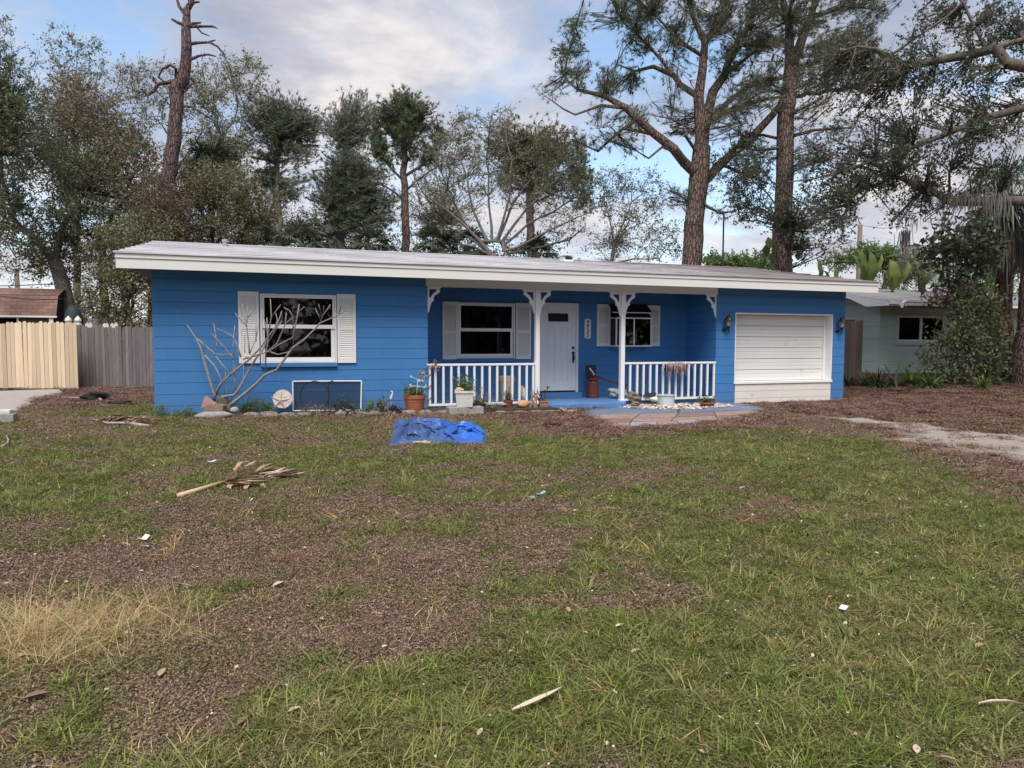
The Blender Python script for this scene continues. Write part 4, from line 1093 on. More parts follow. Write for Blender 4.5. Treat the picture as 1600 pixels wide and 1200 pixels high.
make_tree('wispy grey twiggy tree between the slender pine and the bare many stemmed tree', True, [(690, 420, .10), (692, 350, .07)], [(680, 260, 45, 40), (720, 230, 40, 35), (660, 320, 50, 35), (720, 320, 45, 40), (700, 370, 50, 20)], 31, n=260, mat=L_sparse, bark=m_bark_grey, size=.13, n_per=7, spread=.26, twigs=2, bf=.4, tip=.009)
make_tree('wispy twiggy tree behind the broad dark pine', True, [(575, 420, .10), (577, 350, .07)], [(570, 250, 35, 30), (600, 300, 40, 35), (540, 300, 40, 30), (570, 350, 60, 26), (500, 350, 40, 26)], 35, n=260, mat=L_sparse, bark=m_bark_grey, size=.15, n_per=9, spread=.3, twigs=2, bf=.4, tip=.010)
make_tree('wispy twiggy tree behind the lower part of the pale stemmed oak', True, [(395, 440, .10), (397, 370, .07)], [(400, 300, 45, 40), (350, 280, 40, 40), (440, 330, 40, 40), (380, 360, 60, 26), (290, 290, 40, 40)], 36, n=280, mat=L_bush, bark=m_bark_grey, size=.15, n_per=16, spread=.3, twigs=2, bf=.4, tip=.010)
# low green canopy far behind, seen over the roof
make_tree('far low hedge of round green treetops over the roof right of the tall pine', True, [(1150, 430, .15)],
    [(1120, 412, 22, 9), (1150, 411, 26, 8), (1180, 413, 22, 8), (1205, 412, 18, 8)], 48, n=160, mat=L_green, bark=m_bark_dark, size=.28, n_per=26, spread=.32, name='hedge_tree')
make_tree('mid green tree behind the neighbouring house beside the utility pole', True, [(1385, 440, .15), (1382, 410, .12)],
    [(1370, 400, 26, 14), (1395, 408, 26, 18), (1340, 400, 22, 14), (1420, 425, 22, 14), (1310, 410, 16, 12)], 40, n=190, mat=L_green, bark=m_bark_dark, size=.22, n_per=20, spread=.32, twigs=1)
make_tree('round dark treetops behind the right end of the neighbouring roof', True, [(1575, 470, .15)],
    [(1570, 420, 30, 30), (1600, 380, 30, 40), (1540, 440, 26, 18), (1500, 445, 25, 14)], 36, n=150, mat=L_green, bark=m_bark_dark, size=.2, n_per=26, spread=.35)

# ---- big oak at right: its trunk stands just outside, limbs reach across
Q = lambda pts: Z2(pts, 1100, 0, 2.608)
make_tree('big dark oak at right whose long limbs reach across above the neighbouring house', True,
    [(1720, 560, .42), (1710, 350, .38), (1700, 200, .32)],
    KB([(430, 330, 120, 70, 2), (560, 250, 130, 60, 1), (700, 330, 130, 80), (850, 300, 110, 70, -1), (620, 430, 130, 60, 1), (780, 470, 130, 70), (950, 380, 110, 70, 1), (1100, 330, 110, 70), (1220, 380, 90, 80, 1), (1100, 480, 120, 70, -1),
        (450, 560, 90, 50, 1), (560, 640, 110, 55, 1), (430, 700, 80, 50, 1), (700, 600, 130, 60), (860, 620, 110, 60, -1), (1010, 620, 100, 60), (560, 740, 110, 55), (450, 820, 90, 60, 1), (480, 930, 60, 55), (560, 890, 60, 50), (560, 1010, 35, 30),
        (720, 750, 80, 50), (850, 760, 90, 60), (860, 870, 60, 60), (780, 900, 50, 50), (960, 780, 70, 50), (950, 80, 120, 50, 1), (1100, 140, 110, 50), (1230, 60, 90, 70), (880, 180, 90, 40), (1240, 200, 80, 60), (1130, 700, 100, 60), (1240, 640, 70, 80), (1200, 540, 90, 60)]),
    17.5, n=760, mat=L_dark, bark=m_bark_limb, size=.125, n_per=15, spread=.19, twigs=2, name='oak_tree', tip=.010, group='big trees at the right edge', bf=.3,
    limbs=[Q(q) for q in (
      [(1560, 400, 0.122), (1300, 440, 0.101), (1150, 480, 0.090), (1000, 540, 0.072), (850, 600, 0.058), (700, 650, 0.043), (560, 700, 0.029), (440, 730, 0.022), (340, 742, 0.011)],
      [(1560, 330, 0.144), (1300, 270, 0.137, -.5), (1235, 258, 0.130, -.5), (1190, 195, 0.115, -.4), (1100, 220, 0.108), (950, 245, 0.101), (830, 270, 0.079), (700, 200, 0.050), (620, 190, 0.036)],
      [(1190, 195, 0.072, -.4), (1300, 160, 0.058, -.4), (1420, 150, 0.036, -.4)],
      [(1150, 200, 0.050), (1060, 20, 0.036), (1000, -60, 0.022)], [(830, 270, 0.043), (740, 240, 0.036), (870, 150, 0.029), (1000, 60, 0.022), (1060, 0, 0.022)],
      [(1500, 800, 0.144, .5), (1300, 820, 0.130, .5), (1200, 815, 0.115, .5), (1000, 820, 0.094, .3), (900, 760, 0.079), (780, 720, 0.050), (680, 760, 0.036), (620, 830, 0.029), (560, 880, 0.014)],
      [(1000, 820, 0.043, .3), (1000, 700, 0.036, .2), (1060, 560, 0.022)], [(700, 650, 0.022), (620, 660, 0.014), (520, 640, 0.009)]
      )])
# ================================================================== PALMS, BANANAS, SHRUBS
def fan_frond(c, d, up, size, n=26, droop=.35, spread=110, rng=RNG, pet=.6, w=.028):
    """a fan leaf: stalk then pleated blades; returns V, F (triangles), var"""
    d = norm(np.array(d, float)); s_ = norm(np.cross(d, up)); u = np.cross(s_, d)
    V = []; F = []; c = np.array(c, float)
    e = c + d*size*pet - np.array([0, 0, droop*.15*size])
    q = s_*.012
    V += [c-q, c+q, e+q*.7, e-q*.7]; F += [(0, 1, 2), (0, 2, 3)]
    for i in range(n):
        a = math.radians(-spread+2*spread*i/(n-1)); L = size*rng.uniform(.7, 1.0)*(0.75+.25*math.cos(a))
        dd = norm(d*math.cos(a)+s_*math.sin(a)+u*rng.normal(0, .10))
        m = e+dd*L*.55 - np.array([0, 0, droop*L*.18]); t = e+dd*L*.9-np.array([0, 0, droop*L*.75])
        w_ = norm(np.cross(dd, u+rng.normal(0, .4, 3)))*w
        b = len(V); V += [e-w_*.3, e+w_*.3, m-w_, m+w_, t]; F += [(b, b+1, b+3), (b, b+3, b+2), (b+2, b+3, b+4)]
    return V, F
def feather_frond(c, d, size, n=22, droop=.5, w=.02, rng=RNG, ll=.42):
    d = norm(np.array(d, float)); V = []; F = []; c = np.array(c, float); side = norm(np.cross(d, [0, 0, 1.0]))
    prev = c; 
    for i in range(n):
        t = (i+1)/n; p = c + d*size*t - np.array([0, 0, droop*size*t*t])
        ax = norm(p-prev)
        for s in (-1, 1):
            L = size*ll*(1-abs(t-.45)*1.1)*rng.uniform(.8, 1.1)
            dd = norm(side*s+ax*.5-np.array([0, 0, .35]))
            q = ax*w; b = len(V); V += [p-q, p+q, p+dd*L]; F += [(b, b+1, b+2)]
        q = side*.012; b = len(V); V += [prev-q, prev+q, p+q, p-q]; F += [(b, b+1, b+2), (b, b+2, b+3)]
        prev = p
    return V, F
def fronds_obj(name, items, mat, parent, group=False):
    V = []; F = []; var = []
    for v, f in items:
        b = len(V); V += v; F += [(x+b, y+b, z+b) for x, y, z in f]; var += [float(np.clip(RNG.normal(.45, .2), 0, 1))]*len(v)
    o = mesh_np(name, np.array(V), np.array(F), mat, attrs={'var': var}, parent=parent); return o
def palm(label, px, ptop, depth, r=.15, size=1.3, n=22, trunk_base=None, mat=None, group=None, dead=0, feather=False, elev=(-50, 75), bark=None, base=True):
    top = at(px[1], ptop, depth); b = at(px[0], 560, depth); z = gz(b[0], b[1])
    root = thing('palm_tree', label, 'palm', (b[0], b[1], z), group)
    mb = MB(); K_ = 8
    pts = [np.array([b[0], b[1], z-.1])+(top-np.array([b[0], b[1], z-.1]))*i/K_+(RNG.normal(0, .02, 3) if 0 < i < K_ else 0) for i in range(K_+1)]
    mb.tube(pts, [r*1.15]+[r*RNG.uniform(.92, 1.06) for _ in range(K_)], 12); mb.build('trunk', bark or m_bark_dark, root, True)
    for i in range(n):
        a = i*2.399+RNG.uniform(-.3, .3); e = math.radians(RNG.uniform(*elev))
        d = (math.cos(a)*math.cos(e), math.sin(a)*math.cos(e), math.sin(e))
        it = feather_frond(top, d, size*RNG.uniform(.8, 1.1)) if feather else fan_frond(top, d, (0, 0, 1.0), size*RNG.uniform(.5, .65), droop=.5+.4*(e < 0))
        fronds_obj('frond', [it], mat or L_palm, root)
    for i in range(dead):
        a = RNG.uniform(0, 6.28); d = (math.cos(a)*.45, math.sin(a)*.45, -1)
        it = fan_frond(top-np.array([0, 0, .1]), d, (math.cos(a), math.sin(a), .3), size*RNG.uniform(.6, .8), n=18, droop=.9, spread=60)
        fronds_obj('dead_frond', [it], L_dry, root)
    return root
L_palmdark = m_leaf_('dark_palm_leaves', [(.02, .028, .02, 1), (.034, .044, .028, 1), (.055, .06, .036, 1)], .1, .7)  # darker leaf colour for the fan palms over the roof
GP = 'fan palms showing over the back of the roof'
for lab, px, py, d, sz, n in (
    ('dark fan palm right beside the dead trunk, top of its crown under the sparse oak', (330, 330), 246, 28.5, 3.2, 30),
    ('low fan palm over the roof just right of the round headed pine', (470, 470), 372, 23, 2.2, 24),
    ('low fan palm over the roof below the lacy left pines', (520, 515), 368, 24, 2.1, 24),
    ('low brownish fan palm over the roof left of the slender pine trunk', (585, 580), 375, 23.5, 2.0, 22),
    ('dark fan palm over the roof right of the slender pine trunk', (680, 678), 372, 24.5, 2.1, 24),
    ('dark fan palm over the roof behind the foot of the bare many stemmed tree', (735, 730), 375, 26, 2.1, 24),
    ('small dark fan palm over the roof right of the bare tree foot', (840, 836), 385, 26, 1.9, 22),
    ('fan palm low over the roof right of the pale stemmed oak', (425, 425), 372, 24, 1.9, 22)):
    palm(lab, px, py+(10 if py > 300 else 14), d, .13, sz*(.68 if py > 300 else .62), n, group=GP, mat=L_palmdark)
# a low dark thicket behind the fence line closes the view under the crowns
for i, (x0, x1, y0, d, m, lab) in enumerate(((0, 210, 505, 34, L_bush, 'olive thicket low behind the shed and the tan gate'), (235, 500, 362, 30, L_dark, 'dark thicket behind the left half of the roof'),
        (480, 700, 366, 31, L_bush, 'thin olive thicket behind the middle of the roof'), (690, 880, 385, 30, L_dark, 'dark thicket behind the foot of the bare tree'), (1345, 1620, 452, 30, L_green, 'green thicket behind the roof of the neighbouring house'))):
    n = int((x1-x0)*1.3); C = []
    for k in range(n):
        px = RNG.uniform(x0, x1); d_ = d+RNG.uniform(-1.5, 1.5); hgt = RNG.uniform(0, 1)**.6
        top = y0-12*fbm(px*.03, 0, i)+6; py = 590+(top-590)*hgt; C.append(at(px, py, d_))
    C = np.array(C); V, F, var = leaves_mesh(C, .12, 44, .36)
    r = mesh_np('thicket', V, F, m, attrs={'var': var}); tag(r, lab, 'bushes', None, 'stuff')

def banana(label, x, y0, leaves, depth, group='big leaved plants behind the neighbouring house'):
    b = at(x, y0, depth); z = gz(b[0], b[1])
    root = thing('banana_plant', label, 'plant', (b[0], b[1], z), group)
    MB().tube([(b[0], b[1], z), (b[0]+.02, b[1], b[2]*.5), (b[0], b[1], b[2])], [.11, .10, .07], 8).build('stem', L_green, root)
    for (px, py, qx, qy, w) in leaves:
        a = at(px, py, depth); c = at(qx, qy, depth-.3); n = 9; V = []; F = []
        ax = c-a; s_ = norm(np.cross(ax, _f)); 
        for i in range(n+1):
            t = i/n; p = a+ax*t - _f*.25*math.sin(t*3.1); ww = w*math.sin(min(1, t*2.2+.12)*math.pi*.5)*math.sqrt(max(.02, 1-t**3))
            V += [p-s_*ww-_f*.05*math.sin(i*2.1), p+_f*.06, p+s_*ww-_f*.05*math.cos(i*1.7)]
        for i in range(n): k = i*3; F += [(k, k+1, k+4), (k, k+4, k+3), (k+1, k+2, k+5), (k+1, k+5, k+4)]
        o = mesh_np('leaf', np.array(V), np.array(F), L_banana, attrs={'var': [RNG.uniform(.2, .9)]*len(V)}, parent=root, smooth=True)
banana('banana plant with two broad upright leaves beside the wooden utility pole', 1348, 450, [(1348, 450, 1342, 388, .17), (1356, 452, 1360, 392, .19), (1350, 440, 1332, 396, .10), (1358, 440, 1378, 396, .10)], 26.5)
banana('banana plant with one broad oval leaf over the left part of the neighbouring roof', 1394, 455, [(1394, 455, 1392, 405, .24), (1398, 450, 1420, 408, .12), (1392, 450, 1378, 420, .09)], 26.5)
banana('yellowish banana plant just over the right end of the blue house roof', 1302, 450, [(1302, 455, 1303, 414, .10), (1280, 445, 1276, 402, .10), (1300, 452, 1284, 420, .06)], 27.5)
banana('arching banana plant right of the broad oval leaf over the neighbouring roof', 1440, 455, [(1440, 450, 1428, 404, .12), (1442, 450, 1452, 402, .10), (1440, 446, 1470, 412, .08)], 27.5)
palm('drooping feather palm over the middle of the neighbouring roof', (1440, 1440), 412, 28, .14, 1.7, 20, feather=True, elev=(-20, 70), group='palms at right')
palm('feather palm over the neighbouring roof left of the old shaggy palm', (1500, 1498), 400, 30, .14, 1.7, 20, feather=True, elev=(-20, 70), group='palms at right')
# big leaved vine on the straight pine
root = thing('climbing_vine', 'big leaved vine climbing the foot of the straight reddish pine trunk', 'vine', at(1222, 415, 23.9))
for k, (px, py) in enumerate(((1196, 382), (1190, 392), (1205, 395), (1240, 378), (1246, 392), (1238, 402), (1232, 410), (1205, 408), (1196, 404), (1242, 366), (1234, 356), (1200, 370), (1180, 410), (1165, 412), (1172, 406), (1186, 412), (1212, 380))):
    c = at(px, py, 23.8+RNG.uniform(-.3, .3)); a = RNG.uniform(0, 6.28); dn = np.array([.3*math.cos(a), .3*math.sin(a), -1]); dn = dn/np.linalg.norm(dn); s_ = norm(np.cross(dn, _f+RNG.normal(0, .4, 3)))
    L = RNG.uniform(.3, .45); V = [c, c+dn*L*.35+s_*L*.33, c+dn*L*.75+s_*L*.24, c+dn*L, c+dn*L*.75-s_*L*.24, c+dn*L*.35-s_*L*.33]
    mesh_np('leaf', np.array(V), np.array([(0, 1, 2, 3), (0, 3, 4, 5)]), L_green, attrs={'var': [RNG.uniform(.1, .8)]*6}, parent=root)

# ---- old shaggy palm and rough pine at the right edge
pd = 22.5
b = at(1566, 603, pd); gzb = gz(b[0], b[1])
root = thing('palm_tree', 'old shaggy palm with reddish shredded trunk and hanging dead fronds at right', 'palm', (b[0], b[1], gzb), 'palms at right')
top = at(1570, 285, pd)
for k in range(9):
    a = k/9*6.28; o = np.array([math.cos(a)*.17, math.sin(a)*.17, 0]); pts = []; n = 9
    for i in range(n+1):
        t = i/n; p = np.array([b[0], b[1], gzb-.1])*(1-t)+top*t; p = p+o*(1.25-.35*t+.2*(t < .1))+RNG.normal(0, .018, 3); pts.append(p)
    MB().tube(pts, [.085-.02*i/n+RNG.uniform(-.008, .01) for i in range(n+1)], 6).build('trunk_strand', m_bark_red, root, True)
MB().tube([np.array([b[0], b[1], gzb-.1]), top], [.2, .17], 10).build('trunk', m_bark_dark, root, True)
for i in range(26):
    a = i*2.399; e = math.radians(RNG.uniform(-60, 60)); d = (math.cos(a)*math.cos(e), math.sin(a)*math.cos(e), math.sin(e))
    fronds_obj('frond', [fan_frond(top, d, (0, 0, 1.0), RNG.uniform(1.1, 1.5), droop=.8)], L_palm if i % 3 else L_dark, root)
for i in range(16):
    a = RNG.uniform(0, 6.28); d = (math.cos(a)*.6, math.sin(a)*.6, -1)
    fronds_obj('dead_frond', [fan_frond(top-np.array([0, 0, .3]), d, (math.cos(a), math.sin(a), .3), RNG.uniform(1.0, 1.5), n=20, droop=1.2, spread=50)], L_dry if i % 2 else L_palm, root)
for px, py, qx, qy in ((1550, 300, 1568, 360), (1590, 380, 1578, 440), (1600, 330, 1572, 410)):
    MB().tube([at(px, py, pd-.3), at((px+qx)/2+4, (py+qy)/2, pd-.25), at(qx, qy, pd-.1)], [.05, .045, .05], 7).build('stem', m_bark_dark, root, True)
make_tree('thick rough barked pine leaning out of the right edge of the picture', True, [(1603, 600, .42), (1613, 480, .35), (1622, 300, .30), (1632, 150, .26)], None, 21, bark=m_bark_red, name='pine_tree', group='big trees at the right edge')

def shrub(label, blobs, depth, n, mat, size, n_per, spread, stems=5, name='shrub', cat='shrub', group='shrubs against the neighbouring house', bark=None, aspect=.5, twigs=1, base_px=None, tip=.006, hollow=.0):
    bx = base_px or (sum(b[0] for b in blobs)/len(blobs))
    by = max(b[1]+b[3] for b in blobs)
    b = at(bx, by, depth); z = gz(b[0], b[1]); b[2] = z-.05
    root = thing(name, label, cat, (b[0], b[1], z), group)
    s = Skel(); s.add(b, -1, .03)
    for k in range(stems):
        q = b+np.array([RNG.uniform(-.3, .3), RNG.uniform(-.3, .3), RNG.uniform(.25, .6)]); s.add(q, 0, .02)
    C0 = in_blobs(blobs, n, depth, hollow=hollow); s.grow(C0, .5, .4); s.radii(tip)
    A, B, ra, rb = s.wood(); V, F = seg_mesh(A, B, ra, rb, 4); tag(mesh_np('stems', V, F, bark or m_bark_dark, parent=root), kind='stuff')
    P = np.array(s.P); sel = np.where((s.r < .02) & (np.array(s.r0) == 0))[0]
    V, F, var = leaves_mesh(P[sel], size, n_per, spread, aspect); tag(mesh_np('foliage', V, F, mat, attrs={'var': var}, parent=root), kind='stuff')
    return root
shrub('tall dark glossy leaved tree like shrub in front of the neighbouring roof', [(1480, 385, 38, 24), (1520, 375, 38, 26), (1540, 400, 24, 24), (1500, 420, 34, 22), (1460, 395, 22, 16), (1525, 350, 22, 12), (1490, 455, 22, 25), (1515, 470, 24, 30), (1480, 350, 16, 12)], 21.5, 230, L_dark, .20, 9, .2, 3, base_px=1505, tip=.012)
shrub('broad dark leafy bush covering the middle of the neighbouring house', [(1495, 540, 32, 30), (1525, 535, 34, 44), (1515, 500, 26, 22), (1548, 500, 16, 46), (1468, 575, 20, 16), (1550, 565, 24, 34), (1505, 588, 42, 14), (1470, 530, 16, 16), (1450, 560, 16, 16), (1500, 480, 12, 18), (1530, 470, 14, 14), (1478, 492, 8, 12), (1555, 585, 20, 16)], 20.5, 460, m_leaf_('dark_olive_leaves', [(.022, .032, .018, 1), (.045, .058, .026, 1), (.08, .09, .036, 1), (.12, .12, .045, 1)], .2), .11, 14, .18, 7)
shrub('thin yellow green saplings at the right side of the broad dark bush', [(1545, 480, 12, 30), (1560, 520, 12, 34)], 21, 45, m_leaf_('yellow_olive_leaves', [(.09, .085, .03, 1), (.18, .15, .05, 1), (.28, .22, .07, 1)], .3), .10, 10, .14, 4)
shrub('reddish leaved twigs hanging beside the neighbouring gutter', [(1465, 470, 12, 14), (1490, 470, 14, 16), (1505, 455, 12, 12)], 21.3, 50, m_leaf_('wine_red_leaves', [(.05, .022, .022, 1), (.10, .04, .035, 1), (.16, .075, .06, 1)], .2), .12, 9, .12, 2)
def strap_plant(label, px, py, depth, n, L, mat, name='strap_leaf_plant', group='strap leaved plants along the neighbouring wall', w=.02, cat='plant', spread=.9, base=None):
    b = on_g(px, py) if depth is None else at(px, py, depth); z = gz(b[0], b[1]) if base is None else base
    b = np.array([b[0], b[1], z])
    V = []; F = []; var = []
    for i in range(n):
        a = RNG.uniform(0, 6.28); l = L*RNG.uniform(.6, 1.1); e = RNG.uniform(.35, 1.0)
        o = np.array([math.cos(a), math.sin(a), 0]); s_ = np.array([-math.sin(a), math.cos(a), 0])*w; c = b+o*RNG.uniform(0, .06); v = RNG.uniform(.1, .9)
        k = len(V); m = 4
        for j in range(m+1):
            t = j/m; p = c+o*l*spread*t*(1-e*.4)+np.array([0, 0, l*(e*t*1.2-.75*t*t*(1.2-e*.6))]); ww = s_*(1-t*.95)
            V += [p-ww, p+ww]; var += [v, v]
        F += [(k+2*j, k+2*j+1, k+2*j+3, k+2*j+2) for j in range(m)]
    o = mesh_np(name, np.array(V), np.array(F), mat, attrs={'var': var}, loc=(0, 0, 0))
    o.data.transform(Matrix.Translation(Vector(-b))); o.location = Vector(b)
    return tag(o, label, cat, group)
strap_plant('spiky strap leaved plant in front of the brown fence end', 1352, 590, 20.8, 60, .75, L_green, w=.025)
strap_plant('tall dark strap leaved clump at the corner of the neighbouring house', 1372, 592, 20.5, 80, .9, L_dark, w=.03)
strap_plant('dark plant with one long arching leaf under the neighbouring window', 1398, 592, 20.5, 26, 1.15, L_dark, w=.05)
strap_plant('dense grassy green clump under the neighbouring window', 1425, 590, 20.5, 150, .95, L_green, w=.02)
strap_plant('pale green leafy clump in front of the broad dark bush', 1455, 600, 19.8, 120, .7, L_green, w=.03)
strap_plant('small dark plant against the brown fence beside the blue wall', 1325, 588, 20.9, 40, .8, L_dark, w=.03)
strap_plant('low weedy clump at the right end of the broad dark bush', 1535, 605, 19.5, 120, .6, L_green, w=.02)

# moss hanging from the oak
for k, (px, py, L, n) in enumerate(((1415, 372, .95, 60), (1468, 318, .35, 30), (1500, 316, .45, 50), (1530, 312, .5, 50), (1556, 320, .7, 50), (1420, 350, .5, 30), (1478, 320, .3, 40), (1515, 314, .45, 40))):
    c = at(px, py-10, 17.6); V = []; F = []
    for i in range(n):
        a = c+RNG.normal(0, .07 if k == 0 else .16, 3)*np.array([1, 1, .5]); l = L*RNG.uniform(.4, 1); w = .008; s_ = np.array([CR[0], CR[1], 0])*w; m = a-np.array([0, 0, l*.5])+RNG.normal(0, .02, 3); e = a-np.array([0, 0, l])+RNG.normal(0, .03, 3)
        b_ = len(V); V += [a-s_, a+s_, m-s_, m+s_, e]; F += [(b_, b_+1, b_+3), (b_, b_+3, b_+2), (b_+2, b_+3, b_+4)]
    o = mesh_np('hanging_moss', np.array(V), np.array(F), m_leaf_('moss_%d' % k, [(.07, .06, .055, 1), (.12, .105, .095, 1)], .1, .9), attrs={'var': RNG.uniform(0, 1, len(V))})
    tag(o, 'thick grey tuft of moss hanging alone over the neighbouring house' if k == 0 else ('', 'thin moss wisp left end of the dark lower oak limb', 'moss curtain left of the middle of the dark lower oak limb', 'moss curtain right of the middle of the dark lower oak limb', 'long moss curtain beside the old shaggy palm', 'short moss tuft above the lone long moss tuft', 'small moss wisp over the dark glossy shrub', 'broad moss curtain at the middle of the dark lower oak limb')[k], 'moss', 'moss hanging from the oak')

# ================================================================== LEFT: FENCE, GATE, SHED
def picket(w, h, t=.018, ear=.035):
    mb = MB(); mb.prism([(-w/2, 0), (w/2, 0), (w/2, h-ear*1.3), (w/2-ear, h), (-w/2+ear, h), (-w/2, h-ear*1.3)], (0, 0, 0), (1, 0, 0), (0, 0, 1), (0, 1, 0), t); return mb
def fence(label, name, A, B, h, w, gap, mat, group=None, cat='fence', ear=.03, posts=True, lean=0.0, parent_group=None):
    A = np.array(A, float); B = np.array(B, float); L = np.linalg.norm((B-A)[:2]); d = (B-A)/L; nrm = np.array([-d[1], d[0], 0.])
    ang = math.atan2(d[1], d[0])
    root = thing(name, label, cat, A, group)
    base = None; n = int(L/(w+gap)); 
    for i in range(n+1):
        p = A+d*(i*(w+gap)+w/2)
        z = p[2]+RNG.uniform(-.015, .015)
        if base is None:
            base = picket(w, h, .018, ear).build('board', mat, root, loc=(0, 0, 0)); o = base; o.location = Vector(p)-wloc(root)
        else: o = dup(base, root, (p[0], p[1], z))
        o.rotation_euler = (0, RNG.normal(0, .006)+lean, ang)
        o.scale = (1, 1, RNG.uniform(.985, 1.015))
    mb = MB()
    for zz in (.25, .95, h-.25):
        c = (A+B)/2+nrm*.045+np.array([0, 0, zz]); mb = MB(); mb.obox(c, d*L/2, nrm*.02, np.array([0, 0, .045])); mb.build('rail', mat, root)
    return root
ga = at(-10, 613.5, 19.3); gb = at(118, 608, 19.15); ga[2] = gb[2] = gz(gb[0], gb[1])+.0
fence('tan painted wooden gate of dog eared boards with black latch', 'wooden_gate', ga-np.array([1.4, -.45, 0]), gb, 1.80, .105, .009, m_tan, ear=.032)
gate = bpy.data.objects['wooden_gate']
mb = MB(); c = at(19, 513.5, 19.22)
mb.obox(c, CR*.045, np.array([0, .01, 0]), np.array([0, 0, .035])); 
mb.tube([at(5, 511, 19.2), at(12, 515, 19.15), at(20, 515.5, 19.15), at(30, 517.5, 19.2)], [.008]*4, 6)
for a, q in ((4, 508), (11, 508), (27, 508), (9, 520), (23, 518), (29, 520)): mb.obox(at(a, q, 19.2), CR*.01, np.array([0, .01, 0]), np.array([0, 0, .01]))
mb.build('latch', m_black, gate)
mb = MB(); a1 = at(24, 532, 19.28); 
mb.tube([at(24, 533, 19.25), at(25.5, 580, 19.24), at(29, 612, 19.23)], [.006, .008, .012], 4); mb.build('gap', m_black, gate)  # solid black strip laid on to stand for the dark gap between boards
fa = at(119, 604, 19.9); fb = at(239, 602, 19.9); fa[2] = gz(*fa[:2]); fb = fa+(fb-fa)*1.1; fb[2] = fa[2]
fence('weathered grey wooden fence of upright boards beside the blue house', 'wooden_fence', fa, fb, 1.70, .088, .006, m_grywood, ear=.02)
# vinyl post caps behind
m_cap = painted('ivory_vinyl', (.66, .60, .52, 1), .05, 3, .4)
for px, lab in ((107, 'ivory pointed post cap behind the right end of the tan gate'), (122, 'ivory pointed post cap behind the left end of the grey fence')):
    c = at(px, 507, 20.3); b0 = MB(); b0.box(c[0]-.055, c[0]+.055, c[1]-.055, c[1]+.055, gz(c[0], c[1]), c[2]-.02)
    root = thing('fence_post', lab, 'post', (c[0], c[1], gz(c[0], c[1])), 'ivory vinyl fence posts'); b0.build('post', m_cap, root)
    MB().lathe(c, [(.10, -.02), (.10, .02), (.05, .04), (.075, .07), (.095, .11), (.08, .16), (.03, .22), (.005, .25)], 8, rot=math.pi/8).build('post_cap', m_cap, root)
for px in (136, 141, 163, 167, 175, 181):
    c = at(px, 506+RNG.uniform(-1, 2), 20.6); o = MB().prism([(-.05, -1.0), (.05, -1.0), (.05, 0), (0, .07), (-.05, 0)], c, (1, 0, 0), (0, 0, 1), (0, 1, 0), .02).build('ivory_picket', m_cap)
    tag(o, {136: 'leftmost ivory picket tip over the grey fence', 141: 'ivory picket tip second from left over the grey fence', 163: 'ivory picket tip left of the middle of the grey fence', 167: 'ivory picket tip at the middle of the grey fence', 175: 'ivory picket tip second from the right over the grey fence', 181: 'rightmost ivory picket tip over the grey fence'}[px], 'picket', 'ivory picket tips over the grey fence')
# shed
sc = at(88, 494, 23.5); sz = gz(sc[0], sc[1]); sdir = np.array([1.0, 0, 0]); X1 = sc[0]; Y1 = sc[1]; X0 = X1-4.2
m_shing = Mat('brown_shingles'); v = m_shing.coords((1, 1, 1)); 
br_ = m_shing.n('ShaderNodeTexBrick'); br_.inputs['Scale'].default_value = 1.0; br_.inputs['Brick Width'].default_value = .30; br_.inputs['Row Height'].default_value = .14; br_.inputs['Mortar Size'].default_value = .008
br_.inputs['Color1'].default_value = (.20, .105, .075, 1); br_.inputs['Color2'].default_value = (.30, .17, .125, 1); br_.inputs['Mortar'].default_value = (.07, .04, .03, 1)
cx = m_shing.n('ShaderNodeCombineXYZ'); sx = m_shing.n('ShaderNodeSeparateXYZ'); m_shing.l(v, sx.inputs[0]); m_shing.l(sx.outputs['X'], cx.inputs[0]); m_shing.l(m_shing.math('MULTIPLY', sx.outputs['Z'], 1.25), cx.inputs[1]); m_shing.l(cx.outputs[0], br_.inputs['Vector'])
fn = m_shing.noise(v, 8, 5, .7); m_shing_ = m_shing.done(m_shing.bsdf(m_shing.mix(m_shing.math('MULTIPLY', fn, .7), br_.outputs['Color'], (.13, .085, .07, 1)), .9, fn, .5))
m_shedw = painted('plum_brown_siding', (.10, .06, .055, 1), .2, 3, .8, stretch=(8, 8, 1))
m_shedd = painted('dark_gable', (.035, .025, .035, 1), .2, 3, .8)
shed = thing('garden_shed', 'small brown garden shed with shingled barn roof behind the tan gate', 'shed', (X0+2, Y1+1, sz))
ez = sc[2]; rz = at(90, 453, 24.5)[2]
MB().box(X0, X1-.15, Y1+.1, Y1+2.3, sz, ez-.02).build('wall', m_shedw, shed)
rp = [(0, 0), (.35, (rz-ez)*.72), (1.2, rz-ez), (2.05, (rz-ez)*.72), (2.4, 0)]
for (a, c_), (b_, d_) in zip(rp[:-1], rp[1:]):
    L = math.hypot(b_-a, d_-c_); nn = (-(d_-c_)/L*.03, (b_-a)/L*.03)
    MB().prism([(a, c_), (b_, d_), (b_+nn[0], d_+nn[1]), (a+nn[0], c_+nn[1])], (X0-.1, Y1, ez), (0, 1, 0), (0, 0, 1), (1, 0, 0), X1-X0+.1).build('roof_slope', m_shing_, shed)
MB().prism(rp, (X1-.14, Y1+.02, ez-.02), (0, 1, 0), (0, 0, 1), (1, 0, 0), .05).build('gable', m_shedd, shed)
MB().box(X1-.15, X1-.11, Y1+.1, Y1+2.3, sz, ez-.03).build('gable_wall', m_shedd, shed)
MB().box(X0-.1, X1+.02, Y1-.03, Y1-.002, ez-.05, ez+.01).build('eave_board', m_white, shed)
MB().box(X1-.22, X1-.10, Y1+.02, Y1+.09, sz, ez-.05).build('corner_board', m_white, shed)
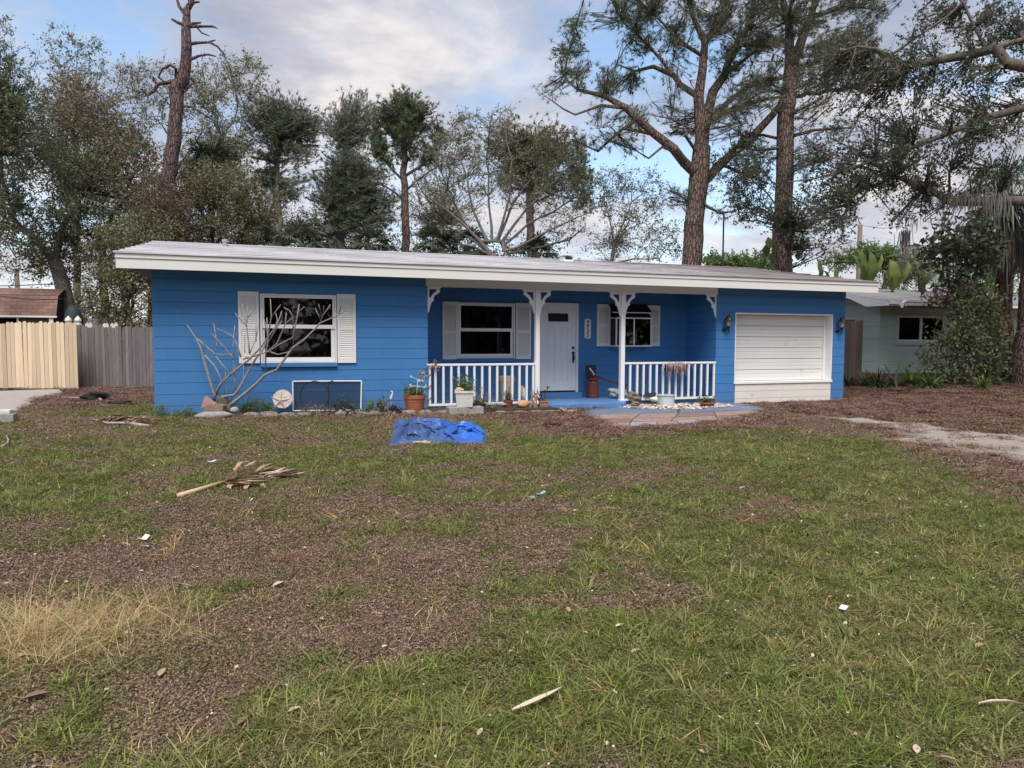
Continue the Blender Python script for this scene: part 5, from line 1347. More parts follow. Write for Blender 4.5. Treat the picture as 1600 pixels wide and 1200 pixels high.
wa = on_y(-25, 492.5, Y1+.09); wb = on_y(30, 506, Y1+.09); 
MB().box(wa[0], wb[0], Y1+.05, Y1+.095, wb[2]-.3, wa[2]-.02).build('window_frame', m_white, shed)
MB().box(wa[0]+.06, wb[0]-.06, Y1+.035, Y1+.048, wb[2]-.24, wa[2]-.08).build('pane', m_glass, shed)
MB().box(wa[0]+.06, wb[0]-.06, Y1+.049, Y1+.0495, wb[2]-.24, wa[2]-.08).build('dark_pane_sheet', m_darkroom, shed)  # near-black sheet behind the glass stands for the unlit inside
# things behind the gate
c = at(115, 505, 21.5); zz_ = gz(c[0], c[1]); 
o = MB().lathe((c[0], c[1], zz_), [(.20, 0), (.24, 1.2), (.27, 1.9), (.2, 2.2), (.08, 2.38)], 12).build('covered_barrel', painted('dark_green_cover', (.012, .03, .024, 1), .3, 4, .7), None, True)
o.data.transform(Matrix.Translation(Vector((-c[0], -c[1], -zz_)))); o.location = (c[0], c[1], zz_); tag(o, 'tall dark green covered bundle standing right of the shed', 'cover')
c0, c1, c2, c3 = at(117, 480, 26), at(144, 478, 26), at(132, 487, 25), at(119, 488, 25)
m_btarp = painted('bright_blue_tarp', (.04, .13, .42, 1), .2, 4, .45, 30, .4)
o = MB().add([c0, c1, c2, c3, c0-np.array([0, 0, .04]), c1-np.array([0, 0, .04]), c2-np.array([0, 0, .04]), c3-np.array([0, 0, .04])], [(0, 1, 2, 3), (7, 6, 5, 4), (0, 3, 7, 4), (1, 0, 4, 5), (2, 1, 5, 6), (3, 2, 6, 7)]).build('blue_canopy', m_btarp)
tag(o, 'small blue tarp canopy glimpsed behind the oak trunk and the grey fence', 'tarp')
pr = MB()
for q in (c0, c1, c2, c3): pr.tube([(q[0], q[1], gz(q[0], q[1])), (q[0], q[1], q[2]-.05)], .025, 6)
o2 = pr.build('canopy_poles', m_grey, o)
o = MB().obox(at(155, 500, 24), CR*.30, (0, .3, 0), (0, 0, .04)).obox(at(155, 507, 24), CR*.33, (0, .33, 0), (0, 0, .10)).build('stacked_lids', m_grey); tag(o, 'grey flat lids showing over the grey fence', 'lid')
# poles and wires
def pole(label, px, ptop, depth, r, mat, name='utility_pole', cat='pole', group=None, arm=False):
    t = at(px, ptop, depth); z = gz(t[0], t[1]); root = thing(name, label, cat, (t[0], t[1], z), group)
    MB().tube([(t[0], t[1], z-.2), (t[0], t[1], t[2])], [r*1.2, r], 10).build('pole', mat, root, True)
    return root, t
p1, t1 = pole('bare wooden utility pole rising above the neighbouring roof', 1344, 351, 45, .14, m_brnwood)
p2, t2 = pole('thin dark antenna mast between the two tall pines', 1131, 330, 26, .03, m_black, 'antenna_mast', 'antenna')
MB().tube([at(1124, 331, 26), at(1139, 331, 26)], .012, 5).tube([at(1126, 336, 26), at(1137, 336, 26)], .010, 5).build('antenna', m_black, p2)
p3, t3 = pole('distant wooden utility pole above the shed roof', 26, 420, 55, .16, m_brnwood)
def wire(label, pts, r=.012):
    P = [at(*q) for q in pts]; o = MB().tube(P, r, 4).build('power_line', m_black); return tag(o, label, 'wire', 'overhead wires')
wire('overhead wire crossing above the shed roof at left', [(-40, 447.5, 50), (30, 446, 50), (110, 442, 50)], .03)
wire('dark wire drooping across the front of the shed roof', [(-30, 459, 23), (20, 465, 23), (55, 468.5, 23), (105, 467, 23)], .012)
wire('thin wire running left from the wooden utility pole', [(1343, 352, 45), (1310, 354, 47), (1290, 352, 49)], .012)
wire('thin wire running right from the wooden utility pole', [(1345, 352, 45), (1380, 357, 44), (1420, 352, 43)], .012)

# ================================================================== RIGHT: THE NEIGHBOURING HOUSE
NX, NY, NB = 21.43, 4.70, .20
MINT = (.42, .58, .50, 1)
m_mint = painted('mint_wall_paint', (.54, .66, .58, 1), .06, .8, .7, 40, .3, .7, (.3, .36, .3, 1))
m_mintj = painted('mint_joint_paint', (.36, .45, .40, 1), .06, 2, .8)
nh = thing('neighbouring_house', 'low mint green block house with grey shingle roof partly hidden by bushes at right', 'house', (NX+4, NY, NB))
nt_ = 2.66
NW = (22.24, 24.30, 1.40, 2.20)
NW2 = None
k = 0; z = nt_
while z > NB-.1:
    hh = .4064 if k < 5 else .1
    hh = .40 if z > 1.2 else .10
    zb = z-hh
    mb = MB()
    for r in rects_minus(NX, NX+10.5, zb+.006, z-.006, [NW]): MB().box(r[0], r[1], NY, NY+.05, r[2], r[3]).build('block_course' if hh > .2 else 'brick_course', m_mint, nh)
    z = zb; k += 1
z = nt_
side_h = [(4.7+1.05, 4.7+2.6, 1.62, 2.12)]
while z > NB-.1:
    zb = z-.40; mb = MB()
    for r in rects_minus(NY+.05, NY+6, zb+.006, z-.006, side_h): MB().box(NX-.001, NX+.05, r[0], r[1], r[2], r[3]).build('block_course', m_mint, nh)
    z = zb
mb = MB()
for r in rects_minus(NX+.02, NX+10.4, NB-.1, nt_, [NW]): mb.box(r[0], r[1], NY+.02, NY+.2, r[2], r[3])
for r in rects_minus(NY+.2, NY+5.9, NB-.1, nt_-.01, side_h): mb.box(NX+.02, NX+.2, r[0], r[1], r[2], r[3])
MB().box(NX+.9, NX+10.4, NY+.8, NY+.85, NB, nt_).box(NX+.84, NX+.89, NY+.86, NY+5.9, NB, nt_).box(NX+.2, NX+10.4, NY+.2, NY+.79, 2.5, 2.55).build('interior_wall', m_darkroom, nh)
mb.build('wall', m_mintj, nh)
w = MB(); a, b, c, d = NW
for bx in ((a-.04, b+.04, c-.05, c+.02), (a-.04, b+.04, d-.03, d+.05), (a-.04, a+.03, c+.02, d-.03), (b-.03, b+.04, c+.02, d-.03), ((a+b)/2-.05, (a+b)/2+.05, c+.02, d-.03)): w.box(bx[0], bx[1], NY-.02, NY+.03, bx[2], bx[3])
w = w.build('window', m_white, nh)
MB().box(a+.03, (a+b)/2-.05, NY+.01, NY+.015, c+.02, d-.03).build('pane', m_glass, w); MB().box((a+b)/2+.05, b-.03, NY+.01, NY+.015, c+.02, d-.03).build('pane', m_glass, w)
MB().box(a-.1, b+.1, NY-.07, NY-.0, c-.17, c-.055).build('window_sill', m_mint, nh)
y0, y1 = side_h[0][0], side_h[0][1]
MB().box(NX-.02, NX+.0, y0-.05, y1+.05, 1.57, 1.62).box(NX-.02, NX+.0, y0-.05, y1+.05, 2.12, 2.17).box(NX-.021, NX+.0, y0-.05, y0, 1.62, 2.12).build('window_frame', m_white, nh)
MB().box(NX+.03, NX+.035, y0, y1, 1.62, 2.12).build('pane', m_glass, nh)
MB().prism([(NY, nt_), (NY+6, nt_), (NY+6, 2.68), (7.7, 3.24), (NY, 2.70)], (NX+.0, 0, 0), (0, 1, 0), (0, 0, 1), (1, 0, 0), .15).build('gable_wall', m_mint, nh)
# roof
ox, oy = .70, .96
ry, rz_ = 7.7, 3.38; ez_ = 2.62
m_groof = painted('grey_shingles', (.24, .235, .24, 1), .2, 2.0, .9, 20, .6, .55, (.2, .17, .16, 1), (.6, 3, 1))
NS2 = 9; L = math.hypot(ry-(NY-oy), rz_-ez_)
nroof = MB().prism([(NY-oy+.02, ez_-.14), (NY-oy+.02, ez_), (ry, rz_), (2*ry-NY+oy, ez_), (2*ry-NY+oy, ez_-.14), (ry, rz_-.16)], (NX-ox, 0, 0), (0, 1, 0), (0, 0, 1), (1, 0, 0), 11.8).build('roof', m_roofedge, nh)
for k in range(NS2):
    t0, t1 = k/NS2, (k+1)/NS2
    ya, yb = NY-oy+(ry-NY+oy)*t0, NY-oy+(ry-NY+oy)*t1-.015; za, zb_ = ez_+(rz_-ez_)*t0, ez_+(rz_-ez_)*t1
    MB().add([(NX-ox-.02, ya-.02, za+.022), (NX-ox+11.85, ya-.02, za+.022), (NX-ox+11.85, yb, zb_+.008), (NX-ox-.02, yb, zb_+.008), (NX-ox-.02, ya-.02, za+.002), (NX-ox+11.85, ya-.02, za+.002)], [(0, 1, 2, 3), (4, 5, 1, 0)]).build('roofing_strip', m_groof, nroof)
m_lil = painted('lilac_white_trim', (.74, .71, .74, 1), .06, 3, .5)
sl2 = (rz_-ez_)/(ry-NY+oy)
yf = NY-oy
MB().prism([(yf, ez_-.12), (yf, ez_+.01), (ry, rz_+.01), (ry, rz_-.11), (yf+1.55, ez_+1.55*sl2-.12), (yf+.85, ez_-.12)][::-1], (NX-ox-.035, 0, 0), (0, 1, 0), (0, 0, 1), (1, 0, 0), .03).build('rake_board', m_lil, nroof)
MB().box(NX-ox, NX-ox+.75, yf-.03, yf-.002, ez_-.12, ez_+.01).build('fascia_board', m_lil, nroof)
MB().box(NX-ox+.02, NX-ox+11.8, yf+.0, yf+.018, ez_-.17, ez_-.03).build('bare_fascia', m_roofedge, nroof)
gut = MB(); xa = on_y(1388, 471, yf)[0]; xb = on_y(1403, 471, yf)[0]; xc = on_y(1417, 471, yf)[0]; xd = on_y(1475, 471, yf)[0]
gut.box(xa, xb, yf-.11, yf-.01, ez_-.07, ez_+.005)
gut.box(xc, xd+4, yf-.11, yf-.01, ez_-.11, ez_-.02)
gut.build('gutter', m_white, nroof)
q0 = on_y(1416, 470, yf-.1); q1 = on_y(1411, 473, yf-.12); q2 = on_y(1409, 481, yf-.12)
MB().tube([q0, q1, q2], [.05, .05, .045], 6).build('bent_downpipe', m_white, nroof)
MB().lathe((on_y(1464, 462, NY+2)[0], NY+2.0, ez_+(2+oy)*sl2-.02), [(.09, 0), (.09, .22), (.13, .23), (.13, .32)], 10).build('vent_pipe', m_grey, nroof)

fence('short brown wooden fence between the blue house and the mint house', 'wooden_fence', (15.4, 2.6, .12), (19.0, 3.1, .25), 1.75, .135, .008, m_brnwood, ear=.03)
# ================================================================== GARDEN ALONG THE HOUSE
def centre(o):
    """move a single-mesh thing's origin to the middle of its base"""
    me = o.data; n = len(me.vertices); co = np.empty(n*3, np.float32); me.vertices.foreach_get('co', co); co = co.reshape(-1, 3)
    c = Vector((float(co[:, 0].mean()), float(co[:, 1].mean()), float(co[:, 2].min())))
    me.transform(Matrix.Translation(-c)); o.location = Vector(o.location)+c; return o
def rock_v(c, sx, sy, sz, seed, n=2, rough=.18, flat=.0):
    bm = bmesh.new(); bmesh.ops.create_icosphere(bm, subdivisions=n, radius=1)
    rs = np.random.default_rng(seed); ph = rs.uniform(0, 6, 6)
    V = []
    for v in bm.verts:
        p = v.co; k = 1+rough*(math.sin(p.x*2.3+ph[0])*math.cos(p.y*2.9+ph[1])+.6*math.sin(p.z*4.1+ph[2]+p.x*3)+.4*math.sin(p.y*6+ph[3]+p.z*5))
        V.append((c[0]+p.x*k*sx, c[1]+p.y*k*sy, c[2]+max(-1+flat, min(1-flat, p.z*k))*sz))
    F = [tuple(v.index for v in f.verts) for f in bm.faces]; bm.free(); return V, F
def rock(label, c, sx, sy, sz, seed, mat, name='rock', cat='rock', group=None, n=2, rough=.18, flat=0.0):
    v, f = rock_v(c, sx, sy, sz, seed, n, rough, flat); o = MB().add(v, f).build(name, mat, None, True); return tag(centre(o), label, cat, group)

# patio of painted flagstones in front of the porch
m_walk = painted('worn_blue_walk_paint', (.11, .17, .27, 1), .25, 1.6, .6, 30, .4, .5, (.26, .21, .20, 1))
m_sand = painted('salmon_flagstone', (.30, .205, .165, 1), .28, 1.8, .85, 30, .7, .48, (.19, .15, .135, 1))
m_red = painted('dark_red_flagstone', (.20, .13, .11, 1), .28, 2, .85, 30, .7, .48, (.17, .14, .125, 1))
m_bluegrey = painted('blue_grey_flagstone', (.25, .265, .275, 1), .15, 2.5, .8, 30, .6, .6, (.33, .26, .22, 1))
patio = thing('patio', 'patio of worn blue, salmon and grey flagstones in front of the porch', 'patio', (9.2, -2, gz(9.2, -2)))
def slab(px_pts, mat, dz=.02, name='flagstone'):
    P = [on_g(*q) for q in px_pts]; zt = sum(p[2] for p in P)/len(P)+dz
    mb = MB(); k = len(P); c = sum(P)/k
    V = []
    for p in P:
        q = c+(p-c)*.985; V.append((q[0], q[1], gz(q[0], q[1])-.05))
    for p in P:
        q = c+(p-c)*.985; V.append((q[0], q[1], gz(q[0], q[1])+dz+RNG.uniform(-.002, .002)))
    mb.add(V, [tuple(range(k)), tuple(range(k, 2*k))[::-1]]+[(i, (i+1) % k, k+(i+1) % k, k+i)[::-1] for i in range(k)])
    return mb.build(name, mat, patio)
slab([(905, 646), (925, 640), (960, 637), (958, 633), (985, 636), (1005, 640), (1060, 641), (1058, 646), (960, 648), (912, 650)], m_walk, .018, 'painted_walk')
slab([(1061, 641), (1100, 640), (1108, 636), (1150, 634), (1192, 637), (1195, 641), (1130, 643), (1061, 646)], m_walk, .018, 'painted_walk')
slab([(1110, 635), (1118, 631), (1150, 631), (1180, 634), (1150, 634)], m_walk, .018, 'painted_walk')
slab([(917, 650), (960, 648.5), (1000, 648), (990, 655), (935, 656)], m_sand); slab([(1001, 648), (1060, 646.5), (1055, 653), (992, 655)], m_sand, .022)
slab([(1061, 646.5), (1115, 644.5), (1118, 650.5), (1056, 653)], m_red, .019); slab([(1116, 644.5), (1170, 642), (1190, 645), (1150, 650), (1119, 650.5)], m_sand, .016)
slab([(936, 656.5), (989, 655.5), (984, 661.5), (948, 662)], m_red, .018); slab([(990, 655.5), (1053, 653.5), (1048, 659.5), (986, 661)], m_sand, .02); slab([(1054, 653.5), (1117, 651), (1122, 656.5), (1049, 659)], m_sand, .017)
slab([(1118, 651), (1160, 650), (1140, 657), (1123, 657)], m_red, .014)
slab([(949, 662.5), (985, 662), (982, 667), (960, 668.5)], m_sand, .02); slab([(986, 661.5), (1026, 660.5), (1026, 666), (983, 667)], m_bluegrey, .019); slab([(1027, 660.5), (1056, 659.5), (1062, 664.5), (1027, 666)], m_sand, .021); slab([(1057, 659), (1085, 658), (1099, 661), (1063, 664.5)], m_bluegrey, .023)
slab([(1196, 640), (1240, 641), (1235, 644), (1200, 645)], m_bluegrey, .014)
# front walk strip joining the step
slab([(858, 634), (880, 634), (886, 639), (866, 638)], m_walk, .014, 'painted_walk')

# edging blocks
eb = [(355, 652), (400, 651), (440, 650), (480, 649.5), (520, 649), (556, 648.5)]
m_edge = painted('mossy_edging', (.24, .215, .19, 1), .35, 7, .95, 25, .9, .45, (.12, .10, .08, 1))
edg = thing('garden_edging', 'low row of weathered concrete edging blocks along the front bed', 'edging', on_g(560, 650))
ex = list(np.linspace(1.45, 5.1, 13))+list(np.linspace(5.95, 7.4, 5))
for i, x in enumerate(ex):
    y = np.interp(x, [1.4, 4, 5.2, 7.4], [-.50, -.78, -.98, -.92])
    if i == 12: continue
    v, f = rock_v((x+.14, y, gz(x, y)+(.02 if x < 5.3 else .015)), .15+RNG.uniform(-.03, .03), .08+RNG.uniform(-.02, .02), RNG.uniform(.06, .085) if x < 5.3 else .035, 50+i, 2, .12, .15); MB().add([(q[0]+RNG.normal(0, .006), q[1]+RNG.normal(0, .006), q[2]+RNG.normal(0, .004)) for q in v], f).build('edging_block', m_edge, edg)
o = MB().box(5.00, 5.66, -1.20, -.92, gz(5.3, -1.0)-.05, gz(5.3, -1)+.155).build('concrete_block', m_concrete, None, bevel=.012); tag(centre(o), 'long weathered concrete block that carries the square white planter', 'block')
# bed soil
o = MB().prism([(.3, -.02), (1.5, -.45), (4, -.74), (5.1, -.92), (7.3, -.88), (7.3, -.02)], (0, 0, -.2), (1, 0, 0), (0, 1, 0), (0, 0, 1), .205).build('flower_bed', m_soil); tag(o, kind='structure')

# ---- bare frangipani
PL = lambda zx, zy, dd=0.0: at(260+zx/5.0, 440+zy/5.0, 12.35+dd)
plum = [([(372, 930), (375, 880), (330, 740), (290, 600), (265, 510), (235, 450), (190, 380), (165, 345)], .033, .012, 0),
 ([(238, 440), (290, 490), (375, 562), (440, 575), (500, 565), (523, 600)], .018, .012, -.1), ([(300, 575), (370, 650), (405, 710), (430, 775)], .018, .012, -.2), ([(380, 575), (430, 640), (500, 718)], .016, .012, -.15),
 ([(380, 890), (430, 790), (530, 700), (650, 605), (740, 510), (790, 440), (850, 360), (880, 300), (900, 235)], .030, .011, -.1),
 ([(600, 605), (700, 575), (800, 545), (880, 490), (985, 438)], .018, .012, -.2), ([(405, 910), (470, 895), (530, 885), (560, 850), (640, 700), (700, 600), (760, 520), (790, 440)], .034, .014, .1),
 ([(470, 985), (540, 930), (620, 870), (700, 800), (770, 728), (860, 690), (920, 610), (990, 515), (1080, 450), (1150, 380), (1200, 325), (1300, 280), (1350, 255), (1410, 222)], .036, .012, -.15),
 ([(775, 725), (775, 580), (795, 450), (785, 285)], .018, .011, -.2), ([(990, 510), (993, 400), (1018, 300), (1037, 180)], .018, .011, -.2), ([(993, 395), (985, 270), (960, 225), (922, 205)], .014, .010, -.2), ([(1018, 250), (1075, 200)], .012, .010, -.2), ([(985, 240), (995, 200)], .011, .01, -.2),
 ([(1200, 320), (1225, 260), (1280, 185)], .014, .010, -.25), ([(1215, 270), (1190, 180)], .012, .010, -.25), ([(1205, 300), (1165, 212)], .012, .010, -.1), ([(1225, 260), (1230, 195)], .011, .01, -.2), ([(1350, 250), (1362, 190)], .012, .010, -.15), ([(1392, 230), (1415, 200)], .010, .009, -.1), ([(1280, 215), (1275, 185)], .010, .009, -.25),
 ([(520, 600), (460, 520), (400, 455), (350, 405)], .015, .010, 0), ([(523, 610), (522, 450), (535, 345)], .016, .010, .1), ([(580, 590), (560, 510), (520, 430), (460, 395), (398, 368)], .018, .010, .05),
 ([(790, 440), (770, 320), (745, 215)], .014, .010, 0), ([(798, 410), (820, 270), (812, 140)], .016, .010, -.05), ([(822, 275), (890, 185)], .013, .010, -.1), ([(850, 360), (868, 300), (855, 250)], .013, .01, .05), ([(800, 470), (865, 355), (900, 310)], .014, .01, .1),
 ([(650, 560), (640, 460), (625, 330), (590, 170)], .017, .010, .1), ([(625, 345), (580, 295), (538, 250)], .014, .010, .1), ([(630, 320), (633, 190)], .012, .010, .12), ([(638, 280), (670, 230)], .012, .010, .1), ([(612, 560), (612, 420)], .013, .01, .15),
 ([(380, 565), (395, 480), (370, 330)], .014, .010, .05), ([(540, 875), (532, 700), (522, 600)], .018, .014, .15), ([(650, 565), (690, 470)], .013, .010, .1), ([(700, 470), (700, 290)], .012, .010, .1), ([(704, 430), (720, 340)], .010, .009, .1),
 ([(800, 545), (870, 570), (960, 550), (990, 515)], .016, .014, -.1), ([(795, 540), (865, 480), (930, 330), (990, 275)], .015, .010, .05), ([(930, 340), (936, 245)], .012, .01, .05), ([(480, 870), (465, 770), (460, 690)], .012, .009, .1), ([(600, 800), (605, 700), (600, 640)], .012, .009, .15)]
b0 = PL(430, 985); b0[2] = gz(b0[0], b0[1])
pt = thing('frangipani_tree', 'leafless pale frangipani with forking bare branches in front of the left window', 'tree', b0)
MB().tube([(b0[0]+.05, b0[1]+.05, b0[2]-.05), PL(440, 930, .05), PL(420, 900, .05)], [.13, .10, .05], 10).tube([(b0[0], b0[1], b0[2]), PL(500, 965, 0)], [.09, .05], 8).build('trunk', m_bark_dark, pt, True)
m_fran = m_bark_('frangipani_bark', (.11, .09, .08, 1), (.36, .32, .29, 1), (14, 14, 14), .8)
for pts, r0, r1, dd in plum:
    n = len(pts); P = [PL(q[0], q[1], dd*(i/max(1, n-1))+RNG.normal(0, .02)) for i, q in enumerate(pts)]
    MB().tube(P, [.82*(r0+(r1-r0)*i/(n-1)) for i in range(n)], 7).lathe(P[-1], [(.002, -r1), (r1*.95, -r1*.3), (r1*.9, r1*.6), (r1*.3, r1*1.3)], 7).build('branch', m_fran, pt, True)
strap_plant('small green spiky plant growing through the foot of the frangipani', 350, 640, 12.7, 70, .95, L_green, 'pony_palm', 'plants in the front bed', .008, spread=.4)
strap_plant('thin green fern like plant right of the frangipani branches', 385, 640, 12.75, 36, .75, L_green, 'fern', 'plants in the front bed', .008, spread=.6)
# stones at its foot
rock('rough pale stone at the very bottom of the pile under the frangipani', PL(370, 1045, -.25), .30, .16, .075, 3, m_concrete, group='stones under the frangipani', flat=.1, rough=.15)
m_pinkst = painted('pinkish_stone', (.34, .20, .165, 1), .2, 6, .9, 25, .7, .55, (.4, .32, .27, 1))
o = MB().prism([(-.17, -.06), (.16, -.06), (.17, .04), (.12, .065), (-.10, .06), (-.16, .02)], PL(365, 985, -.22), CR, CU, _f, .16).build('rock', m_rock, bevel=.01); tag(centre(o), 'flat brown block in the middle of the stone pile under the frangipani', 'rock', 'stones under the frangipani')
o = MB().prism([(-.13, -.10), (-.06, .11), (.0, .06), (.13, -.03), (.12, -.06)], PL(325, 945, -.15), CR, CU, _f, .12).build('rock', m_pinkst, bevel=.008); tag(centre(o), 'pink wedge shaped stone leaning against the frangipani foot', 'rock', 'stones under the frangipani')
rock('small light stone right of the frangipani foot', PL(530, 1005, -.1), .07, .06, .06, 9, m_concrete, group='stones under the frangipani')
# ---- star plate
m_plate = Mat('mosaic_plate'); v = m_plate.coords((1, 1, 1)); vo = m_plate.n('ShaderNodeTexVoronoi'); vo.inputs['Scale'].default_value = 24; m_plate.l(v, vo.inputs['Vector'])
m_plate_ = m_plate.done(m_plate.bsdf(m_plate.ramp(m_plate.noise(v, 22, 3, .6), [(.33, (.16, .13, .11, 1)), (.43, (.58, .50, .43, 1)), (.6, (.66, .61, .56, 1)), (.68, (.33, .25, .27, 1))]), .5))
pc = at(441.5, 623.5, 12.95); 
pl = thing('star_plate', 'round pale mosaic disc with a raised starfish leaning on the blue wall', 'ornament', (pc[0], pc[1], pc[2]-.17))
cs = [(.17*math.cos(a), .17*math.sin(a)) for a in np.linspace(0, 2*math.pi, 32, endpoint=False)]
fw = norm(np.array([-.1, -1, .22])); rt = norm(np.cross(fw, [0, 0, 1.0]))*1; upv = np.cross(rt, fw)
MB().prism(cs, pc, rt, upv, fw, .02).build('disc', m_plate_, pl)
st = []
for i in range(10):
    a = math.pi/2+i*math.pi/5+.12; r = .19 if i % 2 == 0 else .055; st.append((r*math.cos(a)+.035, r*math.sin(a)-.035))
mb = MB(); oo = pc+fw*.021; mb.add([oo+rt*a+upv*b for a, b in st]+[oo+fw*.035+rt*.035-upv*.035], [(i, (i+1) % 10, 10) for i in range(10)]+[tuple(range(10))[::-1]]); mb.build('starfish', painted('pink_starfish', (.55, .42, .37, 1), .15, 12, .7), pl)
# ---- window screen leaning on the wall
A, B, C, D = [on_y(457.5, 596, -.02), on_y(565, 595.5, -.02), on_y(564, 641, -.10), on_y(458, 642, -.10)]
scn = thing('window_screen', 'white framed insect screen leaning against the wall under the left window', 'window screen', ((C+D)/2))
mb = MB()
for p, q in ((A, B), (B, C), (C, D), (D, A)): mb.tube([p, q], .013, 4)
mb.build('frame', m_white, scn)
ms = Mat('screen_mesh'); tr_ = ms.n('ShaderNodeBsdfTransparent'); df = ms.n('ShaderNodeBsdfDiffuse'); df.inputs['Color'].default_value = (.035, .05, .075, 1); mx = ms.n('ShaderNodeMixShader'); mx.inputs[0].default_value = .55
ms.l(tr_.outputs[0], mx.inputs[1]); ms.l(df.outputs[0], mx.inputs[2]); ms_ = ms.done(mx)
MB().add([A, B, C, D], [(0, 1, 2, 3)]).build('mesh_panel', ms_, scn)
# black hanger
hc = lambda zx, zy, d=12.62: at(420+zx/10, 590+zy/10, d)
mb = MB(); n = 28
mb.tube([hc(720+225*math.cos(a), 280-225*math.sin(a)) for a in np.linspace(-1.0, math.pi+.9, n)], .0075, 5)
mb.tube([hc(930, 480), hc(940, 300), hc(930, 180), hc(935, 100), hc(960, 60), hc(1000, 52), hc(1030, 80), hc(1038, 130)], .008, 5)
mb.tube([hc(560, 185), hc(890, 185)], .006, 5).tube([hc(500, 480), hc(930, 480)], .006, 5)
o = mb.build('plant_hanger', m_black); tag(centre(o), 'black wire hoop hanger with a crook standing before the insect screen', 'plant hanger')
# weeds in the bed
def weed_patch(label, px0, px1, py, depth, h, mat, n=40, size=.035, group='weeds in the front bed', npc=8, pw=.35):
    C = []
    for i in range(n):
        px = RNG.uniform(px0, px1); p = at(px, py, depth+RNG.uniform(-.12, .12)); z = gz(p[0], p[1]); t = RNG.uniform(0, 1)**.7
        C.append([p[0], p[1], z+h*t*(.4+.6*math.sin(math.pi*(px-px0)/(px1-px0)))])
    C = np.array(C); V, F, var = leaves_mesh(C, size, npc, .03, pw); V2, F2 = seg_mesh(C*[1, 1, 0]+[0, 0, gz(C[0, 0], C[0, 1])-.02], C, np.full(len(C), .002), np.full(len(C), .0015), 3)
    root = thing('weed', label, 'weeds', (C[:, 0].mean(), C[:, 1].mean(), gz(C[0, 0], C[0, 1])), group)
    tag(mesh_np('foliage', V, F, mat, attrs={'var': var}, parent=root), kind='stuff'); tag(mesh_np('stems', V2, F2, m_bark_dark, parent=root), kind='stuff')
weed_patch('low dark green weeds between the stone pile and the star plate', 376, 428, 640, 12.8, .28, L_green, 170, .04)
weed_patch('brown dead weeds along the foot of the insect screen', 466, 520, 640, 12.75, .22, L_dry, 90, .04)
weed_patch('dark tangled weeds behind the insect screen at its right', 515, 560, 640, 12.95, .30, L_dark, 90, .05)
weed_patch('small weeds at the left corner of the blue wall', 244, 262, 650, 12.2, .22, L_green, 40, .04)
weed_patch('trailing weeds between the wall corner and the frangipani', 268, 310, 650, 12.2, .16, L_green, 60, .04)
weed_patch('small round leaved weed right of the insect screen', 572, 584, 642, 13.1, .24, L_green, 26, .06)
weed_patch('leafy weed left of the small bird figure', 590, 604, 640, 13.1, .36, L_bush, 46, .07)
weed_patch('dark purple weed at the foot of the bird figure', 606, 624, 640, 13.1, .14, m_leaf_('purple_black_leaves', [(.01, .006, .012, 1), (.03, .015, .03, 1)], .1), 50, .06)
# bird
bc = at(612, 624, 13.15); bz = gz(bc[0], bc[1])
bd = thing('bird_figure', 'little white heron figure standing on thin legs by the wall', 'ornament', (bc[0], bc[1], bz))
MB().tube([at(610.5, 626, 13.15), at(611, 622, 13.15), at(612.5, 617, 13.15), at(613.5, 613.5, 13.15), at(612.5, 611.5, 13.15), at(609.5, 611, 13.15)], [.012, .030, .016, .010, .014, .003], 8).build('body', m_shell, bd, True)
MB().tube([at(610.5, 625, 13.15), (at(610.5, 625, 13.15)[0], bc[1], bz)], .004, 5).build('leg', m_grey, bd); MB().tube([at(612, 625, 13.15), (at(612.3, 625, 13.15)[0], bc[1], bz)], .004, 5).build('leg', m_grey, bd)

# ---- pots
def pot(label, px, py, depth, w, h, mat, taper=.75, rim=True, group='pots by the porch', soil=True, z=None, name='flower_pot', sq=False, cat='pot', n=20):
    c = on_g(px, py) if depth is None else at(px, py, depth); zz = gz(c[0], c[1]) if z is None else z
    root = thing(name, label, cat, (c[0], c[1], zz), group); r = w/2
    if sq: prof = [(r*taper*1.3, 0), (r*1.3, h*.86), (r*1.42, h*.86), (r*1.42, h), (r*1.28, h), (r*1.24, h-.03)]
    else: prof = [(r*taper, 0), (r*.95, h*.8), (r*1.0, h*.8), (r*1.0, h), (r*.9, h), (r*.88, h-.03)] if rim else [(r*taper, 0), (r, h), (r*.92, h), (r*.9, h-.03)]
    MB().lathe((c[0], c[1], zz), prof, 4 if sq else n, rot=(.55 if sq else 0)).build('pot_body', mat, root, not sq, auto=30)
    return root, np.array([c[0], c[1], zz+h-.02])
def pot_leaves(root, c, spread, h, n, mat, size, name='plant', rng=RNG, npc=5, stem=m_bark_dark, up=.5):
    t = c+np.stack([rng.normal(0, spread, n), rng.normal(0, spread, n), np.abs(rng.normal(h*.6, h*.3, n))], 1)
    b = c+(t-c)*np.array([.35, .35, 0]); V, F = seg_mesh(b, t, np.full(n, .003), np.full(n, .002), 3); o = mesh_np('stems', V, F, stem, parent=root); tag(o, kind='stuff')
    C = np.concatenate([b+(t-b)*k for k in (.4, .7, 1.0)]); V, F, var = leaves_mesh(C, size, npc, size*.6, .55); tag(mesh_np(name, V, F, mat, attrs={'var': var}, parent=root), kind='stuff')
tp, tc_ = pot('large ribbed terracotta pot with weeds at the left end of the porch', 648, 637, 13.35, .42, .36, m_terra, .72, group='pots by the porch')
pot_leaves(tp, tc_, .12, .20, 60, L_green, .04)
for k in range(5):
    z = tc_[2]-.05-.055*k; 
    if k: MB().lathe((tc_[0], tc_[1], z), [(.198-.011*k, -.012), (.206-.011*k, 0), (.198-.011*k, .012)], 20).build('rib', m_terra, tp, True)
